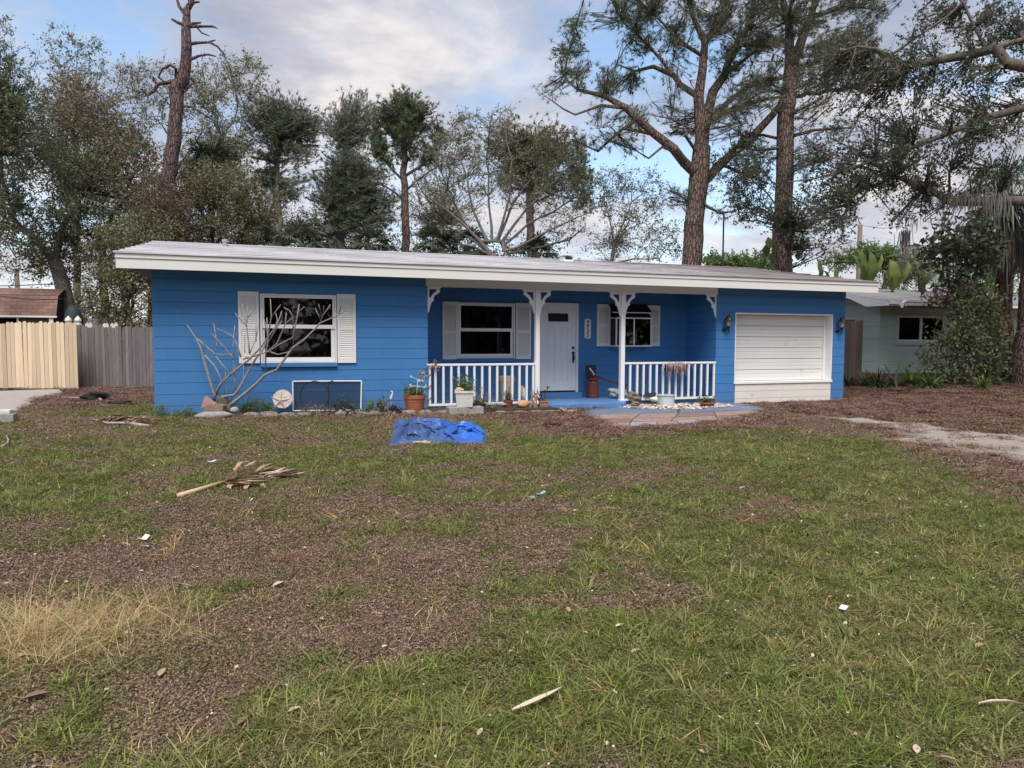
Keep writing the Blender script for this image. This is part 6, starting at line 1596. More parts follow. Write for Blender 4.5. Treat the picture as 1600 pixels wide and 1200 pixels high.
# metal flower stakes and vine on the first baluster
fs = thing('flower_stake', 'silvery metal pinwheel and flower ornament standing in the large terracotta pot', 'ornament', tc_)
m_sil = painted('dull_silver', (.5, .54, .56, 1), .1, 8, .35); m_pnk = painted('dull_pink_metal', (.36, .19, .18, 1), .2, 10, .5); m_gry2 = painted('grey_leaf_metal', (.22, .24, .25, 1), .2, 10, .5)
F5 = lambda zx, zy, d=13.3: at(560+zx/11.43, 550+zy/11.43, d)
mb = MB(); mb.tube([F5(1035, 810), F5(1050, 620), F5(1065, 500)], .008, 5).tube([F5(930, 610), F5(1060, 612), F5(1190, 630)], .008, 5).tube([F5(1115, 750), F5(1110, 640)], .006, 5).tube([F5(1190, 730), F5(1130, 640)], .006, 5).tube([F5(940, 440), F5(1060, 500)], .005, 5)
for q in ((930, 585), (925, 625), (1175, 630), (1205, 600), (940, 437)): mb.obox(F5(*q), CR*.016, (0, .004, 0), (0, 0, .016))
mb.build('stake', m_sil, fs)
for (x, y, r, m_) in ((1110, 385, .055, m_pnk), (1160, 390, .06, m_gry2), (1185, 455, .05, m_sil), (1215, 440, .045, m_gry2), (1140, 520, .045, m_sil), (1085, 520, .045, m_sil), (1070, 490, .035, m_pnk), (1100, 340, .03, m_pnk), (1120, 440, .04, m_gry2)):
    c = F5(x, y, 13.3+RNG.uniform(-.05, .05)); mb = MB(); k = 6; a0 = RNG.uniform(0, 1)
    pts = [c+CR*(r*(1 if i % 2 == 0 else .45))*math.cos(a0+i*math.pi/k)+np.array([0, 0, 1])*(r*(1 if i % 2 == 0 else .45))*math.sin(a0+i*math.pi/k) for i in range(2*k)]
    mb.add(pts+[c-_f*.02], [(i, (i+1) % (2*k), 2*k) for i in range(2*k)]); mb.add([p+_f*.003 for p in pts], [tuple(range(2*k))]); mb.build('petals', m_, fs)
vn = thing('climbing_vine', 'small dry vine twining up the first white baluster at the left end of the porch', 'vine', on_y(671, 635, 0))
C = []
for k in range(46):
    t = k/45; a = t*22; p = on_y(671.3, 640-66*t, 0); C.append([p[0]+.035*math.cos(a), -.0+.035*math.sin(a), .0+.84*t])
C = np.array(C); MB().tube(C, .004, 4).build('stem', m_bark_dark, vn); sel = C[RNG.uniform(0, 1, len(C)) < .55]
V, F, var = leaves_mesh(sel, .035, 2, .015, .6); mesh_np('leaf', V, F, L_bush, attrs={'var': var}, parent=vn)
top_ = np.array([on_y(675, 572, -.05)+RNG.normal(0, 1, 3)*[.06, .03, .045] for _ in range(26)]); V, F, var = leaves_mesh(top_, .05, 3, .02, .7); tag(mesh_np('dry_leaf', V, F, m_leaf_('dry_pink_leaves', [(.15, .07, .06, 1), (.28, .16, .13, 1), (.32, .22, .2, 1)], .2), attrs={'var': var}, parent=vn), kind='stuff')
# square planter
wp, wc = pot('square white weathered planter with green plants on the long concrete block', 704, 638, 13.35, .36, .30, m_planter, .86, sq=True, z=gz(5.3, -1)+.157)
wp.location.x, wp.location.y = 5.32, -1.06; wc = np.array([5.32, -1.06, wp.location.z+.28])
MB().lathe((5.32, -1.06, wp.location.z+.24), [(.20, 0), (.20, .03)], 4, rot=.55).build('soil', m_soil, wp)
pot_leaves(wp, wc, .12, .28, 40, L_green, .045); 
rk = rock_v((5.22, -1.12, wp.location.z+.31), .09, .07, .05, 4); o = MB().add(*rk).build('shell', painted('ochre_shell', (.5, .33, .17, 1), .2, 8, .7), None, True); tag(centre(o), 'ochre shell lying in the square white planter', 'shell')
bw, bc_ = pot('shallow dark brown bowl planter right of the square white planter', 744, 638, 13.75, .40, .17, painted('dark_clay', (.10, .065, .05, 1), .3, 8, .8), .6, rim=False); pot_leaves(bw, bc_, .12, .14, 26, L_dry, .04)
strap_plant('grassy green tuft in front of the railing by the shallow bowl', 770, 640, 13.75, 150, .42, L_bush, 'grass_tuft', 'plants in the front bed', .006, spread=.7)
strap_plant('thin upright twiggy plant behind the grassy tuft', 757, 636, 14.2, 30, .75, L_bush, 'twiggy_plant', 'plants in the front bed', .004, spread=.35)
tpp, _c = pot('tall empty taupe pot standing behind the railing', 792, 626, 14.9, .34, .56, m_pot_tan, .70, rim=True, z=.035); 
pbr, pc2 = pot('dark reddish brown pot just left of the orange shell', 794, 637, 14.3, .20, .20, painted('dark_terracotta', (.17, .055, .035, 1), .25, 8, .8), .8); pot_leaves(pbr, pc2, .06, .24, 26, L_bush, .035)
rock('orange brown conch shell between the two small pots', at(817, 631, 14.15), .14, .10, .075, 21, painted('orange_conch', (.50, .28, .14, 1), .25, 8, .7, dirt=.6, dirtc=(.6, .5, .4, 1)), 'conch_shell', 'shell', None, 2, .3)
rock('small grey shell left of the dark brown pot', at(786, 632, 14.2), .08, .06, .035, 23, m_concrete, 'shell', 'shell')
scp, sc2 = pot('square terracotta pot holding a dark rosette succulent beside the first porch post', 849, 636, 14.4, .19, .19, painted('pink_terracotta', (.33, .16, .11, 1), .2, 8, .8), .8, sq=True)
for k in range(7):
    c = at(838+RNG.uniform(-6, 22), 612+RNG.uniform(-6, 12), 14.35+RNG.uniform(-.08, .08)) if k else at(856, 606, 14.35)
    mb = MB(); r = .085 if k == 0 else .06
    MB().tube([sc2, (sc2+c)/2+[0, 0, -.02], c], .010, 5).build('stem', m_bark_dark, scp)
    for i in range(16):
        a = i*2.4; rr = r*(.35+.65*i/16); e = .9-.7*i/16; d = np.array([math.cos(a), math.sin(a), e]); d /= np.linalg.norm(d); s_ = np.array([-math.sin(a), math.cos(a), 0])*rr*.28
        mb.add([c, c+d*rr*.6+s_, c+d*rr, c+d*rr*.6-s_], [(0, 1, 2, 3)])
    mb.build('rosette', painted('dark_succulent_%d' % k, (.03, .028, .028, 1), .3, 6, .5), scp)
# dead bark strips by the post
mb = MB()
for k in range(9):
    a = at(838+RNG.uniform(-10, 4), 604+RNG.uniform(0, 12), 14.3); b = at(832+RNG.uniform(-8, 8), 640, 14.2); mb.tube([a, (a+b)/2+RNG.normal(0, .02, 3), b], [.006, .014, .010], 4)
o = mb.build('dead_stalks', painted('dead_stalk', (.26, .17, .12, 1), .3, 10, .9)); tag(centre(o), 'bundle of dead brown stalks leaning on the foot of the first porch post', 'dead plant')
o = MB().add(*rock_v((6.98, .35, .20), .05, .2, .18, 31)).build('fan_shell', m_shell, None, True)
tag(centre(o), 'tall pale speckled shell standing behind the railing near the first post', 'shell')

# white gravel / shell bed under the second railing and along the edging (too many to count)
def pebble_field(label, n, fx, mats, size, name='shell_gravel'):
    V = []; F = []; mi = []
    bm = bmesh.new(); bmesh.ops.create_icosphere(bm, subdivisions=1, radius=1); bv = np.array([v.co[:] for v in bm.verts]); bf = [tuple(v.index for v in f.verts) for f in bm.faces]; bm.free()
    k = 0; VV = []; FF = []; MI = []
    while k < n:
        x, y = fx(); z = gz(x, y); s = size*RNG.uniform(.5, 1.6); sc = np.array([1, RNG.uniform(.4, 1), RNG.uniform(.3, .6)])*s
        a = RNG.uniform(0, 6.28); R_ = np.array([[math.cos(a), -math.sin(a), 0], [math.sin(a), math.cos(a), 0], [0, 0, 1]])
        VV.append((bv*sc*RNG.uniform(.8, 1.2, bv.shape))@R_.T+[x, y, z+s*.25+RNG.uniform(0, .02)]); FF.append(np.array(bf)+k*len(bv)); MI += [int(RNG.integers(len(mats)))]*len(bf); k += 1
    o = mesh_np(name, np.concatenate(VV), np.concatenate(FF), mats, mi=MI); tag(o, label, 'gravel', None, 'stuff')
m_sh2 = painted('pinkish_shell', (.50, .38, .32, 1), .2, 10, .7); m_sh3 = painted('brown_bark_chip', (.16, .10, .075, 1), .3, 10, .9)
def f1():
    while True:
        x = RNG.uniform(8.9, 11.6); y = RNG.uniform(-1.25, .05)
        if y > -1.2+.35*abs(x-10.2)/1.3*1.0 and (x > 9.25 or y > -.55-.9*(x-8.9)): return x, y
pebble_field('bed of white and pink broken shells under the right porch railing', 1500, f1, [m_shell, m_shell, m_sh2, m_sh3], .026)
def f2(): return RNG.uniform(5.0, 7.6), RNG.uniform(-.92, -.05)
pebble_field('scattered shells and bark chips in the bed under the left porch railing', 800, f2, [m_shell, m_sh2, m_sh3, m_sh3, m_concrete], .024, 'shell_chips')
def f3(): return RNG.uniform(1.6, 4.9), RNG.uniform(-.75, -.45)
pebble_field('scattered small pale stones along the edging in front of the insect screen', 300, f3, [m_shell, m_sh3, m_concrete], .018, 'stone_chips')
rock('brown knobbly coral rock at the foot of the second porch post', at(995, 624, 14.95), .12, .09, .065, 41, m_rock, group='rocks by the second post', n=3, rough=.34)
rock('lower tan pitted rock in front of the second porch post', at(993, 631, 14.75), .11, .08, .045, 42, m_rock, group='rocks by the second post', n=3, rough=.3)
rock('pinkish brown rock seen behind the right railing near the post', at(989, 617, 15.5), .09, .09, .09, 43, m_rock, group='rocks by the second post', n=3, rough=.3)
rock('rounded cream conch shell beside the galvanised tub', at(1022, 624, 15.25), .085, .07, .06, 44, painted('cream_shell', (.66, .60, .46, 1), .1, 6, .6), 'conch_shell', 'shell', None, 3, .15)
# crumpled bag behind the second post
def crumple(label, c, sx, sy, sz, seed, mat, name, cat):
    v, f = rock_v(c, sx, sy, sz, seed, 3, .3); rs = np.random.default_rng(seed)
    v = [(x+rs.normal(0, sx*.05), y+rs.normal(0, sy*.05), max(c[2]-sz*.7, z+rs.normal(0, sz*.06))) for x, y, z in v]
    o = MB().add(v, f).build(name, mat); return tag(centre(o), label, cat)
crumple('crumpled pale grey sack lying on the porch behind the second post', at(966, 614, 16.1), .20, .14, .10, 51, painted('pale_sack', (.45, .5, .47, 1), .3, 8, .8), 'sack', 'sack')
crumple('dark crumpled bag behind the right railing', at(1012, 617, 15.75), .18, .12, .05, 52, painted('dark_bag', (.03, .035, .05, 1), .3, 8, .5), 'bag', 'bag')
o = MB().tube([at(932, 588, 16.2), at(968, 600, 16.0), at(985, 603, 15.9)], [.022, .02, .018], 7).build('broom_pole', m_rust, None, True); tag(centre(o), 'dark red wooden pole leaning from the milk can towards the second post', 'pole')
# milk can with number box
cc = np.array([8.92, .90, .037])
mc = thing('milk_can', 'rusty red old milk can standing on the porch right of the front door', 'milk can', cc)
MB().lathe(cc, [(.135, 0), (.14, .02), (.132, .05), (.132, .30), (.12, .35), (.095, .385), (.095, .405), (.128, .41), (.132, .45), (.12, .46)], 24).build('can_body', m_rust, mc, True, auto=40)
mb = MB(); mb.tube([cc+[-.10, -.05, .36], cc+[-.15, -.05, .33], cc+[-.15, -.05, .27], cc+[-.13, -.05, .26]], .010, 5).build('handle', m_rust, mc, True)
nb = thing('number_box', 'black letter box with white slanting numbers 4933 on top of the milk can', 'mailbox', cc+[-.07, 0, .461])
MB().box(cc[0]-.17, cc[0]+.04, cc[1]-.07, cc[1]+.06, cc[2]+.462, cc[2]+.735).build('box', m_black, nb, bevel=.008)
MB().prism([(-.07, .736), (.06, .736), (.06, .745), (-.075, .75)], (cc[0]-.175, cc[1], cc[2]), (0, 1, 0), (0, 0, 1), (1, 0, 0), .22).build('lid', m_black, nb)
def text_obj(s, size, loc, mat, parent, name='number', rz=0.0, ry=0.0, shear=0.0, bold=.0):
    cu = bpy.data.curves.new(name, 'FONT'); cu.body = s; cu.size = size; cu.extrude = .002; cu.offset = bold; cu.align_x = 'CENTER'; cu.align_y = 'CENTER'
    to = bpy.data.objects.new('tmp_text', cu); COL.objects.link(to)
    dg_ = bpy.context.evaluated_depsgraph_get(); me = bpy.data.meshes.new_from_object(to.evaluated_get(dg_)); bpy.data.objects.remove(to)
    me.name = name; me.materials.clear(); me.materials.append(mat)
    o = bpy.data.objects.new(name, me); COL.objects.link(o); o.parent = parent
    o.rotation_euler = (math.pi/2, ry, rz); o.location = Vector(tuple(float(v) for v in loc))-(wloc(parent) if parent else Vector((0, 0, 0)))
    return o
for i, ch in enumerate('4933'):
    text_obj(ch, .075, (cc[0]-.115+.034*i, cc[1]-.0715, cc[2]+.665-.040*i), m_white, nb, bold=.001)
# number plaque by the door
pq = thing('house_number_sign', 'tall white plaque with black numbers 4933 on the wall right of the front door', 'sign', (8.915, 1.20, 1.41))
w_ = .078; ptsq = [(-w_, 0), (-w_+.02, -.02), (w_-.02, -.02), (w_, 0), (w_, .40), (w_-.02, .42), (.02, .44), (-.02, .44), (-w_+.02, .42), (-w_, .40)]
MB().prism(ptsq, (8.915, 1.188, 1.41), (1, 0, 0), (0, 0, 1), (0, 1, 0), .018).build('plaque', m_white, pq)
for i, ch in enumerate('4933'): text_obj(ch, .125, (8.915, 1.1865, 1.41+.365-.103*i), m_black, pq, bold=.003)
# tub
tb = thing('metal_tub', 'chalky white galvanised tub under the right porch railing', 'tub', (10.08, -.33, gz(10, -.3)+.02))
tz = tb.location.z
MB().lathe((10.08, -.33, tz), [(.185, 0), (.185, .03), (.19, .21), (.205, .215), (.205, .235), (.185, .235), (.18, .20)], 28, sx=1.0).build('tub_body', m_galv, tb, True, auto=40)
MB().lathe((10.08, -.33, tz+.19), [(.178, 0), (.178, .012)], 24).build('soil', m_soil, tb); C = np.array([10.08, -.33, tz+.21])+RNG.normal(0, 1, (50, 3))*[.07, .07, .01]; V, F, var = leaves_mesh(C, .04, 2, .01, .5); tag(mesh_np('dead_leaves', V, F, L_dry, attrs={'var': var}, parent=tb), kind='stuff')
# bowl
bp, bpc = pot('shallow terracotta bowl with a small green sprout beside the blue wall end', 1105, 631, 15.35, .36, .11, m_terra, .5, rim=True); pot_leaves(bp, bpc, .07, .13, 16, L_green, .05)
# hanging basket on rail
hb = thing('rail_basket', 'wire rail basket of dead pink grey plants hung over the right railing', 'basket', on_y(1053, 573, -.05))
a = on_y(1037, 572, -.10); b = on_y(1069, 572, -.10); mb = MB()
for z in (a[2]+.0, a[2]-.07, a[2]-.12): mb.tube([(a[0]+.02*(a[2]-z)*4, -.05, z), (a[0]+.02*(a[2]-z)*4, -.22, z), (b[0]-.02*(a[2]-z)*4, -.22, z), (b[0]-.02*(a[2]-z)*4, -.05, z)], .005, 4)
for i in range(9): x = a[0]+(b[0]-a[0])*i/8; mb.tube([(x, -.22, a[2]), (x, -.215, a[2]-.12), (x, -.06, a[2]-.12)], .003, 4)
mb.build('wire_frame', m_black, hb); MB().box(a[0]+.02, b[0]-.02, -.205, -.06, a[2]-.11, a[2]-.03).build('coir_liner', m_soil, hb, bevel=.02)
mb = MB(); m_dead = painted('dead_pink_stems', (.32, .24, .25, 1), .3, 12, .8)
for i in range(60):
    x = RNG.uniform(a[0]+.03, b[0]-.03); dx = RNG.normal(0, .08); h1 = RNG.uniform(.03, .10); dr_ = RNG.uniform(.0, .28)**1.3*1.2
    mb.tube([(x, -.14, a[2]-.03), (x+dx*.6, -.17, a[2]+h1), (x+dx*1.1, -.24, a[2]+h1*.3), (x+dx*1.3, -.26, a[2]-dr_)], [.006, .006, .005, .003], 4)
mb.build('dead_stems', m_dead, hb)

# ---- wall lanterns
def lantern(label, x):
    L0 = thing('wall_lantern', label, 'lantern', (x, -.001, 1.62), 'black lanterns beside the garage door'); y = -.13; z = 1.73
    MB().lathe((0, 0, 0), [(.001, 0), (.048, .004), (.045, .02), (.02, .03)], 14)
    mb = MB(); mb.lathe((0, 0, 0), [(.001, 0), (.05, .004), (.045, .022), (.02, .03)], 14); mb.v = [(x-.035+a_, -.001-c_, 1.60+b_) for a_, b_, c_ in mb.v]; mb.build('back_plate', m_black, L0, True)
    MB().tube([(x-.035, -.02, 1.60), (x-.03, -.07, 1.60), (x, y, 1.66)], [.014, .013, .014], 7).build('arm', m_black, L0, True)
    MB().lathe((x, y, z), [(.012, -.20), (.014, -.10), (.022, -.085), (.055, -.06), (.06, -.05)], 8, rot=.4).build('lower_cup', m_black, L0)
    MB().lathe((x, y, z), [(.052, -.052), (.078, .085)], 6, rot=.4).build('lamp_glass', painted('frosted_lantern_glass', (.25, .24, .26, 1), .2, 12, .25), L0)
    mb = MB()
    for i in range(6):
        a_ = .4+i*math.pi/3; mb.tube([(x+.055*math.cos(a_), y+.055*math.sin(a_), z-.055), (x+.081*math.cos(a_), y+.081*math.sin(a_), z+.085)], .005, 4)
    mb.build('cage', m_black, L0)
    MB().lathe((x, y, z), [(.085, .082), (.108, .085), (.095, .11), (.075, .115), (.06, .155), (.055, .185), (.025, .195), (.012, .215)], 12, rot=.4).build('cap', m_black, L0)
lantern('black lantern on the blue wall between the porch and the garage door', 11.82)
lantern('black lantern at the right corner of the blue wall', 15.10)

# ================================================================== THE LAWN: TARP, FROND, LITTER
m_bt = Mat('blue_tarp'); v = m_bt.coords((1, 1, 1)); n_ = m_bt.noise(v, 5, 5, .6); n2_ = m_bt.noise(v, 1.1, 3, .5)
xs_ = m_bt.n('ShaderNodeSeparateXYZ'); m_bt.l(v, xs_.inputs[0])
kx = m_bt.math('MULTIPLY', m_bt.math('ADD', xs_.outputs['X'], -0.0), 2.2, True)
cdk = m_bt.mix(n_, (.035, .07, .19, 1), (.075, .13, .30, 1)); clt = m_bt.mix(n_, (.015, .10, .42, 1), (.03, .15, .52, 1))
m_bt_ = m_bt.done(m_bt.bsdf(m_bt.mix(kx, cdk, clt), .42, n_, .3, .01))
tcn = on_g(668, 682); 
_rs = np.random.default_rng(12)
_ridges = []
for k in range(150):
    u0, w0 = _rs.uniform(-.05, 1.05), _rs.uniform(-.05, 1.05); a = _rs.normal(.25, .75); L = _rs.uniform(.15, .5)
    _ridges.append((u0-L/2*math.cos(a), w0-L*.7*math.sin(a), u0+L/2*math.cos(a), w0+L*.7*math.sin(a), _rs.uniform(.45, 1.0), _rs.uniform(.06, .11) if k < 24 else _rs.uniform(.016, .045)))
_RA = np.array(_ridges)
def crease_h(u, w, seed):
    """crumpled cloth: many tent shaped ridges, highest wins"""
    if seed % 2: u, w = 1-w*.9, u
    A = _RA; dx, dy = A[:, 2]-A[:, 0], A[:, 3]-A[:, 1]; t = np.clip(((u-A[:, 0])*dx+(w-A[:, 1])*dy)/(dx*dx+dy*dy), 0, 1)
    d = np.hypot(u-A[:, 0]-t*dx, (w-A[:, 1]-t*dy)*.8); h = A[:, 4]*np.clip(1-d/A[:, 5], 0, 1)*np.minimum(1, 5*(A[:, 5]))**0
    hs = np.sort(h*np.sqrt(A[:, 5]/.15))[::-1]; return float(hs[0]+.45*hs[1]+.25*hs[2])
def tarp_piece(outline_fn, nx, ny, amp, seed, name, parent, off=(0, 0), mat=m_bt_):
    V = []; rs = np.random.default_rng(seed)
    for j in range(ny+1):
        for i in range(nx+1):
            u, w = i/nx, j/ny; x, y, e = outline_fn(u, w)
            ed = min(1, 8*min(u, 1-u, w, 1-w)); rd = crease_h(u, w, seed)*amp
            z = gz(x, y)+.012+e*.035+rd*(.3+.7*e)*ed
            V.append((x+.10*(float(vnoise(x*4, y*4, 3))-.5), y+.10*(float(vnoise(x*4, y*4, 4))-.5), z))
    F = [(j*(nx+1)+i, j*(nx+1)+i+1, (j+1)*(nx+1)+i+1, (j+1)*(nx+1)+i) for j in range(ny) for i in range(nx)]
    return MB().add(V, F).build(name, mat, parent)
def bil(q, u, w):
    a = q[0]*(1-u)+q[1]*u; b = q[3]*(1-u)+q[2]*u; return a*(1-w)+b*w
trp = thing('tarp', 'crumpled bright blue tarp heaped on the lawn in front of the porch', 'tarp', tcn)
qa = [on_g(*p) for p in ((597, 700), (700, 691), (715, 668), (618, 660))]
def f_a(u, w):
    p = bil(qa, u, w); e = 1.0*math.sin(math.pi*min(1, max(.0, u)))**.5*math.sin(math.pi*(.04+.92*w))**.5*(1.15-.6*u); wob = .22*(float(vnoise(u*5, w*3, 8))-.5)
    return p[0]+wob, p[1]+.3*(float(vnoise(u*6, 1, 9))-.5), e
tarp_piece(f_a, 170, 120, .17, 60, 'tarp_sheet', trp)
qb = [on_g(*p) for p in ((668, 695), (768, 694), (742, 667), (664, 667))]
def f_b(u, w):
    p = bil(qb, u, w); e = math.sin(math.pi*(.03+.94*u))**.6*math.sin(math.pi*(.04+.92*w))**.6; return p[0]+.18*(float(vnoise(u*4, w*5, 11))-.5), p[1]+(.35*(float(vnoise(u*5, 2, 12))-.5))*(1 if w > .5 else .6)+.25*max(0, u-.6)*(1 if w < .5 else -1.6), e*.75
tarp_piece(f_b, 150, 100, .125, 77, 'tarp_sheet', trp)
for k in range(20):
    q = qa if k < 12 else qb; u0, w0 = RNG.uniform(.08, .75), RNG.uniform(.12, .9); a = RNG.normal(.3, .7); L = RNG.uniform(.2, .5); P = []; R_ = []
    r0 = RNG.uniform(.025, .06); cv = RNG.normal(0, .25)
    for i in range(9):
        t = i/8; u = min(.98, max(.02, u0+L*t*math.cos(a))); w = min(.98, max(.02, w0+L*t*math.sin(a)+cv*t*(1-t))); p = bil(q, u, w); rr = r0*(.25+.75*math.sin(math.pi*min(1, t+.08)))*RNG.uniform(.8, 1.2)
        P.append(np.array([p[0], p[1], gz(p[0], p[1])+.05+.085*math.sin(math.pi*u)*math.sin(math.pi*w)+rr*.5])); R_.append(rr)
    MB().tube(P, R_, 5).build('fold', m_bt_, trp)
crumple('scrap of dirty white cloth under the front of the blue tarp', on_g(660, 692, .02), .16, .06, .03, 66, painted('dirty_white_cloth', (.45, .38, .32, 1), .2, 9, .9), 'cloth_scrap', 'cloth')
# dead palm frond
m_frond = m_leaf_('dry_palm_frond', [(.36, .25, .155, 1), (.58, .44, .31, 1), (.74, .60, .46, 1)], .25, .7)
fz = lambda zx, zy, dz=.02: on_g(260+zx/6.154, 690+zy/6.154, dz)
fr = thing('palm_frond', 'dry tan palm frond with a long stalk lying on the lawn', 'palm frond', fz(560, 390))
MB().tube([fz(115, 525, .02), fz(330, 455, .035), fz(545, 390, .05)], [.030, .021, .017], 8).build('stalk', painted('dry_stalk', (.50, .38, .22, 1), .15, 8, .7), fr, True)
h0 = fz(560, 392, .05)
def strip(pts, w, name='leaflet', mat=m_frond, parent=fr, dzs=None):
    V = []; n = len(pts)
    for i, p in enumerate(pts):
        t = i/(n-1); d = norm(np.array(pts[min(i+1, n-1)])-np.array(pts[max(i-1, 0)])); s_ = norm(np.cross(d, [0, 0, 1.0]))*w*(.35+1.1*math.sin(min(1, t*1.3+.1)*math.pi*.75))*(1 if t < .99 else .1)
        V += [p-s_+[0, 0, .006], p+[0, 0, -.004], p+s_+[0, 0, .008]]
    F = [(3*i+k, 3*i+k+1, 3*i+k+4, 3*i+k+3) for i in range(n-1) for k in (0, 1)]
    return mesh_np(name, np.array(V), np.array(F), mat, attrs={'var': [RNG.uniform(0, 1)]*len(V)}, parent=parent)
ends = [((640, 300, .18), (700, 215, .26), (790, 190, .22)), ((650, 290, .2), (720, 200, .27), (760, 190, .2)), ((680, 280, .18), (780, 230, .22), (870, 185, .10)), ((690, 300, .16), (790, 240, .2), (850, 210, .1)), ((680, 320, .14), (760, 270, .18), (830, 260, .12)),
        ((700, 340, .12), (800, 300, .14), (900, 290, .06)), ((700, 350, .10), (830, 330, .10), (960, 330, .04)), ((700, 370, .10), (850, 355, .08), (1000, 355, .03)), ((700, 380, .08), (850, 380, .08), (1000, 372, .03)), ((700, 395, .08), (800, 400, .06), (900, 405, .02)), ((660, 400, .07), (740, 415, .05), (820, 415, .02)),
        ((700, 360, .1), (950, 360, .04), (1140, 345, .02)), ((850, 300, .08), (930, 240, .10), (1020, 210, .06)), ((870, 290, .08), (970, 260, .08), (1040, 240, .04)), ((900, 310, .06), (1050, 290, .06), (1150, 250, .07)), ((950, 320, .05), (1100, 290, .07), (1250, 265, .03)), ((980, 340, .04), (1150, 320, .04), (1350, 305, .02)),
        ((990, 330, .04), (1100, 300, .05), (1230, 290, .02)), ((1050, 340, .02), (1200, 325, .03), (1380, 285, .02)), ((620, 420, .05), (600, 440, .04), (625, 470, .01)), ((780, 410, .05), (765, 440, .03), (750, 470, .01)), ((920, 400, .04), (930, 440, .02), (945, 480, .01)), ((640, 330, .16), (660, 270, .22), (700, 230, .2))]
for e in ends:
    P = [h0+RNG.normal(0, .01, 3) if e[0][0] < 800 else fz(*e[0])]+[fz(*q) for q in (e if e[0][0] < 800 else e[1:])]
    Q_ = []
    for i in range(len(P)-1):
        for t in (0, .5): Q_.append(P[i]*(1-t)+P[i+1]*t)
    Q_.append(P[-1]); strip(Q_, .018)
for k in range(14): 
    a = fz(RNG.uniform(830, 1050), RNG.uniform(280, 350), .03); strip([a, a+[RNG.uniform(.05, .2), RNG.uniform(-.05, .1), .02], a+[RNG.uniform(.2, .4), RNG.uniform(-.1, .1), -.01]], .02, 'brown_leaflet', L_dry)
# leaf blade in foreground
lb = thing('palm_leaflet', 'single long tan palm leaflet lying on the grass in the foreground', 'leaf', on_g(838, 1093, .03)); strip([on_g(801, 1110, .05), on_g(818, 1103, .065), on_g(838, 1094, .07), on_g(858, 1085, .065), on_g(880, 1074, .05)], .011, 'blade', m_frond, lb)
lb = thing('palm_leaflet', 'thin pale curved blade lying at the right edge of the foreground', 'leaf', on_g(1565, 1097, .03)); strip([on_g(1530, 1100, .05), on_g(1550, 1096, .06), on_g(1575, 1096, .06), on_g(1605, 1102, .04)], .006, 'blade', m_frond, lb)
lb = thing('palm_leaflet', 'short pale curved blade at the lower right edge of the grass', 'leaf', on_g(1480, 1186, .03)); strip([on_g(1462, 1184, .05), on_g(1478, 1184, .06), on_g(1492, 1188, .06), on_g(1504, 1196, .04)], .005, 'blade', m_frond, lb)
# litter
m_paper = painted('white_paper', (.72, .74, .76, 1), .04, 6, .6)
def card(label, px, py, w, h, rot, mat, name, cat, dz=.05, tilt=.1, group=None, bend=.2):
    c = on_g(px, py, dz); ca, sa = math.cos(rot), math.sin(rot); V = []
    for j in (-1, 1):
        for i in (-1, 0, 1): V.append(c+np.array([ca*i*w/2-sa*j*h/2, sa*i*w/2+ca*j*h/2, i*tilt*w/2+abs(i)*bend*w/2]))
    V2 = [v-np.array([0, 0, .002]) for v in V]
    o = MB().add(V+V2, [(0, 1, 4, 3), (1, 2, 5, 4), (9, 10, 7, 6), (10, 11, 8, 7), (0, 6, 7, 1), (1, 7, 8, 2), (2, 8, 11, 5), (5, 11, 10, 4), (4, 10, 9, 3), (3, 9, 6, 0)]).build(name, mat); return tag(centre(o), label, cat, group)
card('small white paper tag lying in the grass at right', 1318, 949, .062, .040, .5, m_paper, 'paper_tag', 'paper', .045, .1, bend=.06)
card('white scrap of paper left of the dead palm frond', 331, 721, .09, .07, .3, m_paper, 'paper_scrap', 'paper', .03)
card('crumpled white and blue wrapper on the bare ground at left', 225, 842, .06, .06, .7, m_paper, 'wrapper', 'wrapper', .03, .3, bend=.6)
card('second fold of the white wrapper on the bare ground at left', 226, 855, .05, .04, 1.4, m_paper, 'wrapper', 'wrapper', .03, -.3, bend=.5)
card('tiny wine red scrap on the lawn right of the tarp', 752, 733, .07, .05, .7, painted('wine_red', (.14, .03, .04, 1), .2, 6, .6), 'red_scrap', 'scrap', .03)
card('bluish glossy foil scrap on the lawn below the tarp', 845, 771, .10, .05, .2, painted('foil', (.3, .38, .45, 1), .3, 20, .3), 'foil_scrap', 'scrap', .03, .2)
card('second bluish foil scrap left of the first one', 832, 778, .07, .04, 1.2, painted('foil2', (.25, .3, .34, 1), .3, 20, .3), 'foil_scrap', 'scrap', .03, .2)
m_dl = painted('tan_fallen_leaf', (.36, .24, .15, 1), .3, 14, .8); m_dl2 = painted('pale_fallen_leaf', (.50, .40, .30, 1), .3, 14, .8); m_dl3 = painted('brown_fallen_leaf', (.19, .11, .075, 1), .3, 14, .8)
def fleaf(label, px, py, L, rot, mat, dz=.04):
    c = on_g(px, py, dz); d = np.array([math.cos(rot), math.sin(rot), .15]); s_ = np.array([-math.sin(rot), math.cos(rot), 0]); V = [c-d*L/2]
    n = 5
    for i in range(1, n): t = i/n; w = L*.24*math.sin(math.pi*t**.8); p = c+d*L*(t-.5); V += [p-s_*w+[0, 0, w*.5], p+[0, 0, -.002], p+s_*w+[0, 0, w*.4]]
    V.append(c+d*L/2); F = [(0, 1, 2), (0, 2, 3)]
    for i in range(n-2): b = 1+3*i; F += [(b, b+3, b+4, b+1), (b+1, b+4, b+5, b+2)]
    b = 1+3*(n-2); F += [(b, 3*(n-1)+1, b+1), (b+1, 3*(n-1)+1, b+2)]
    o = MB().add(V, F).build('fallen_leaf', mat, None, True); return tag(centre(o), label, 'leaf', 'fallen leaves on the lawn')
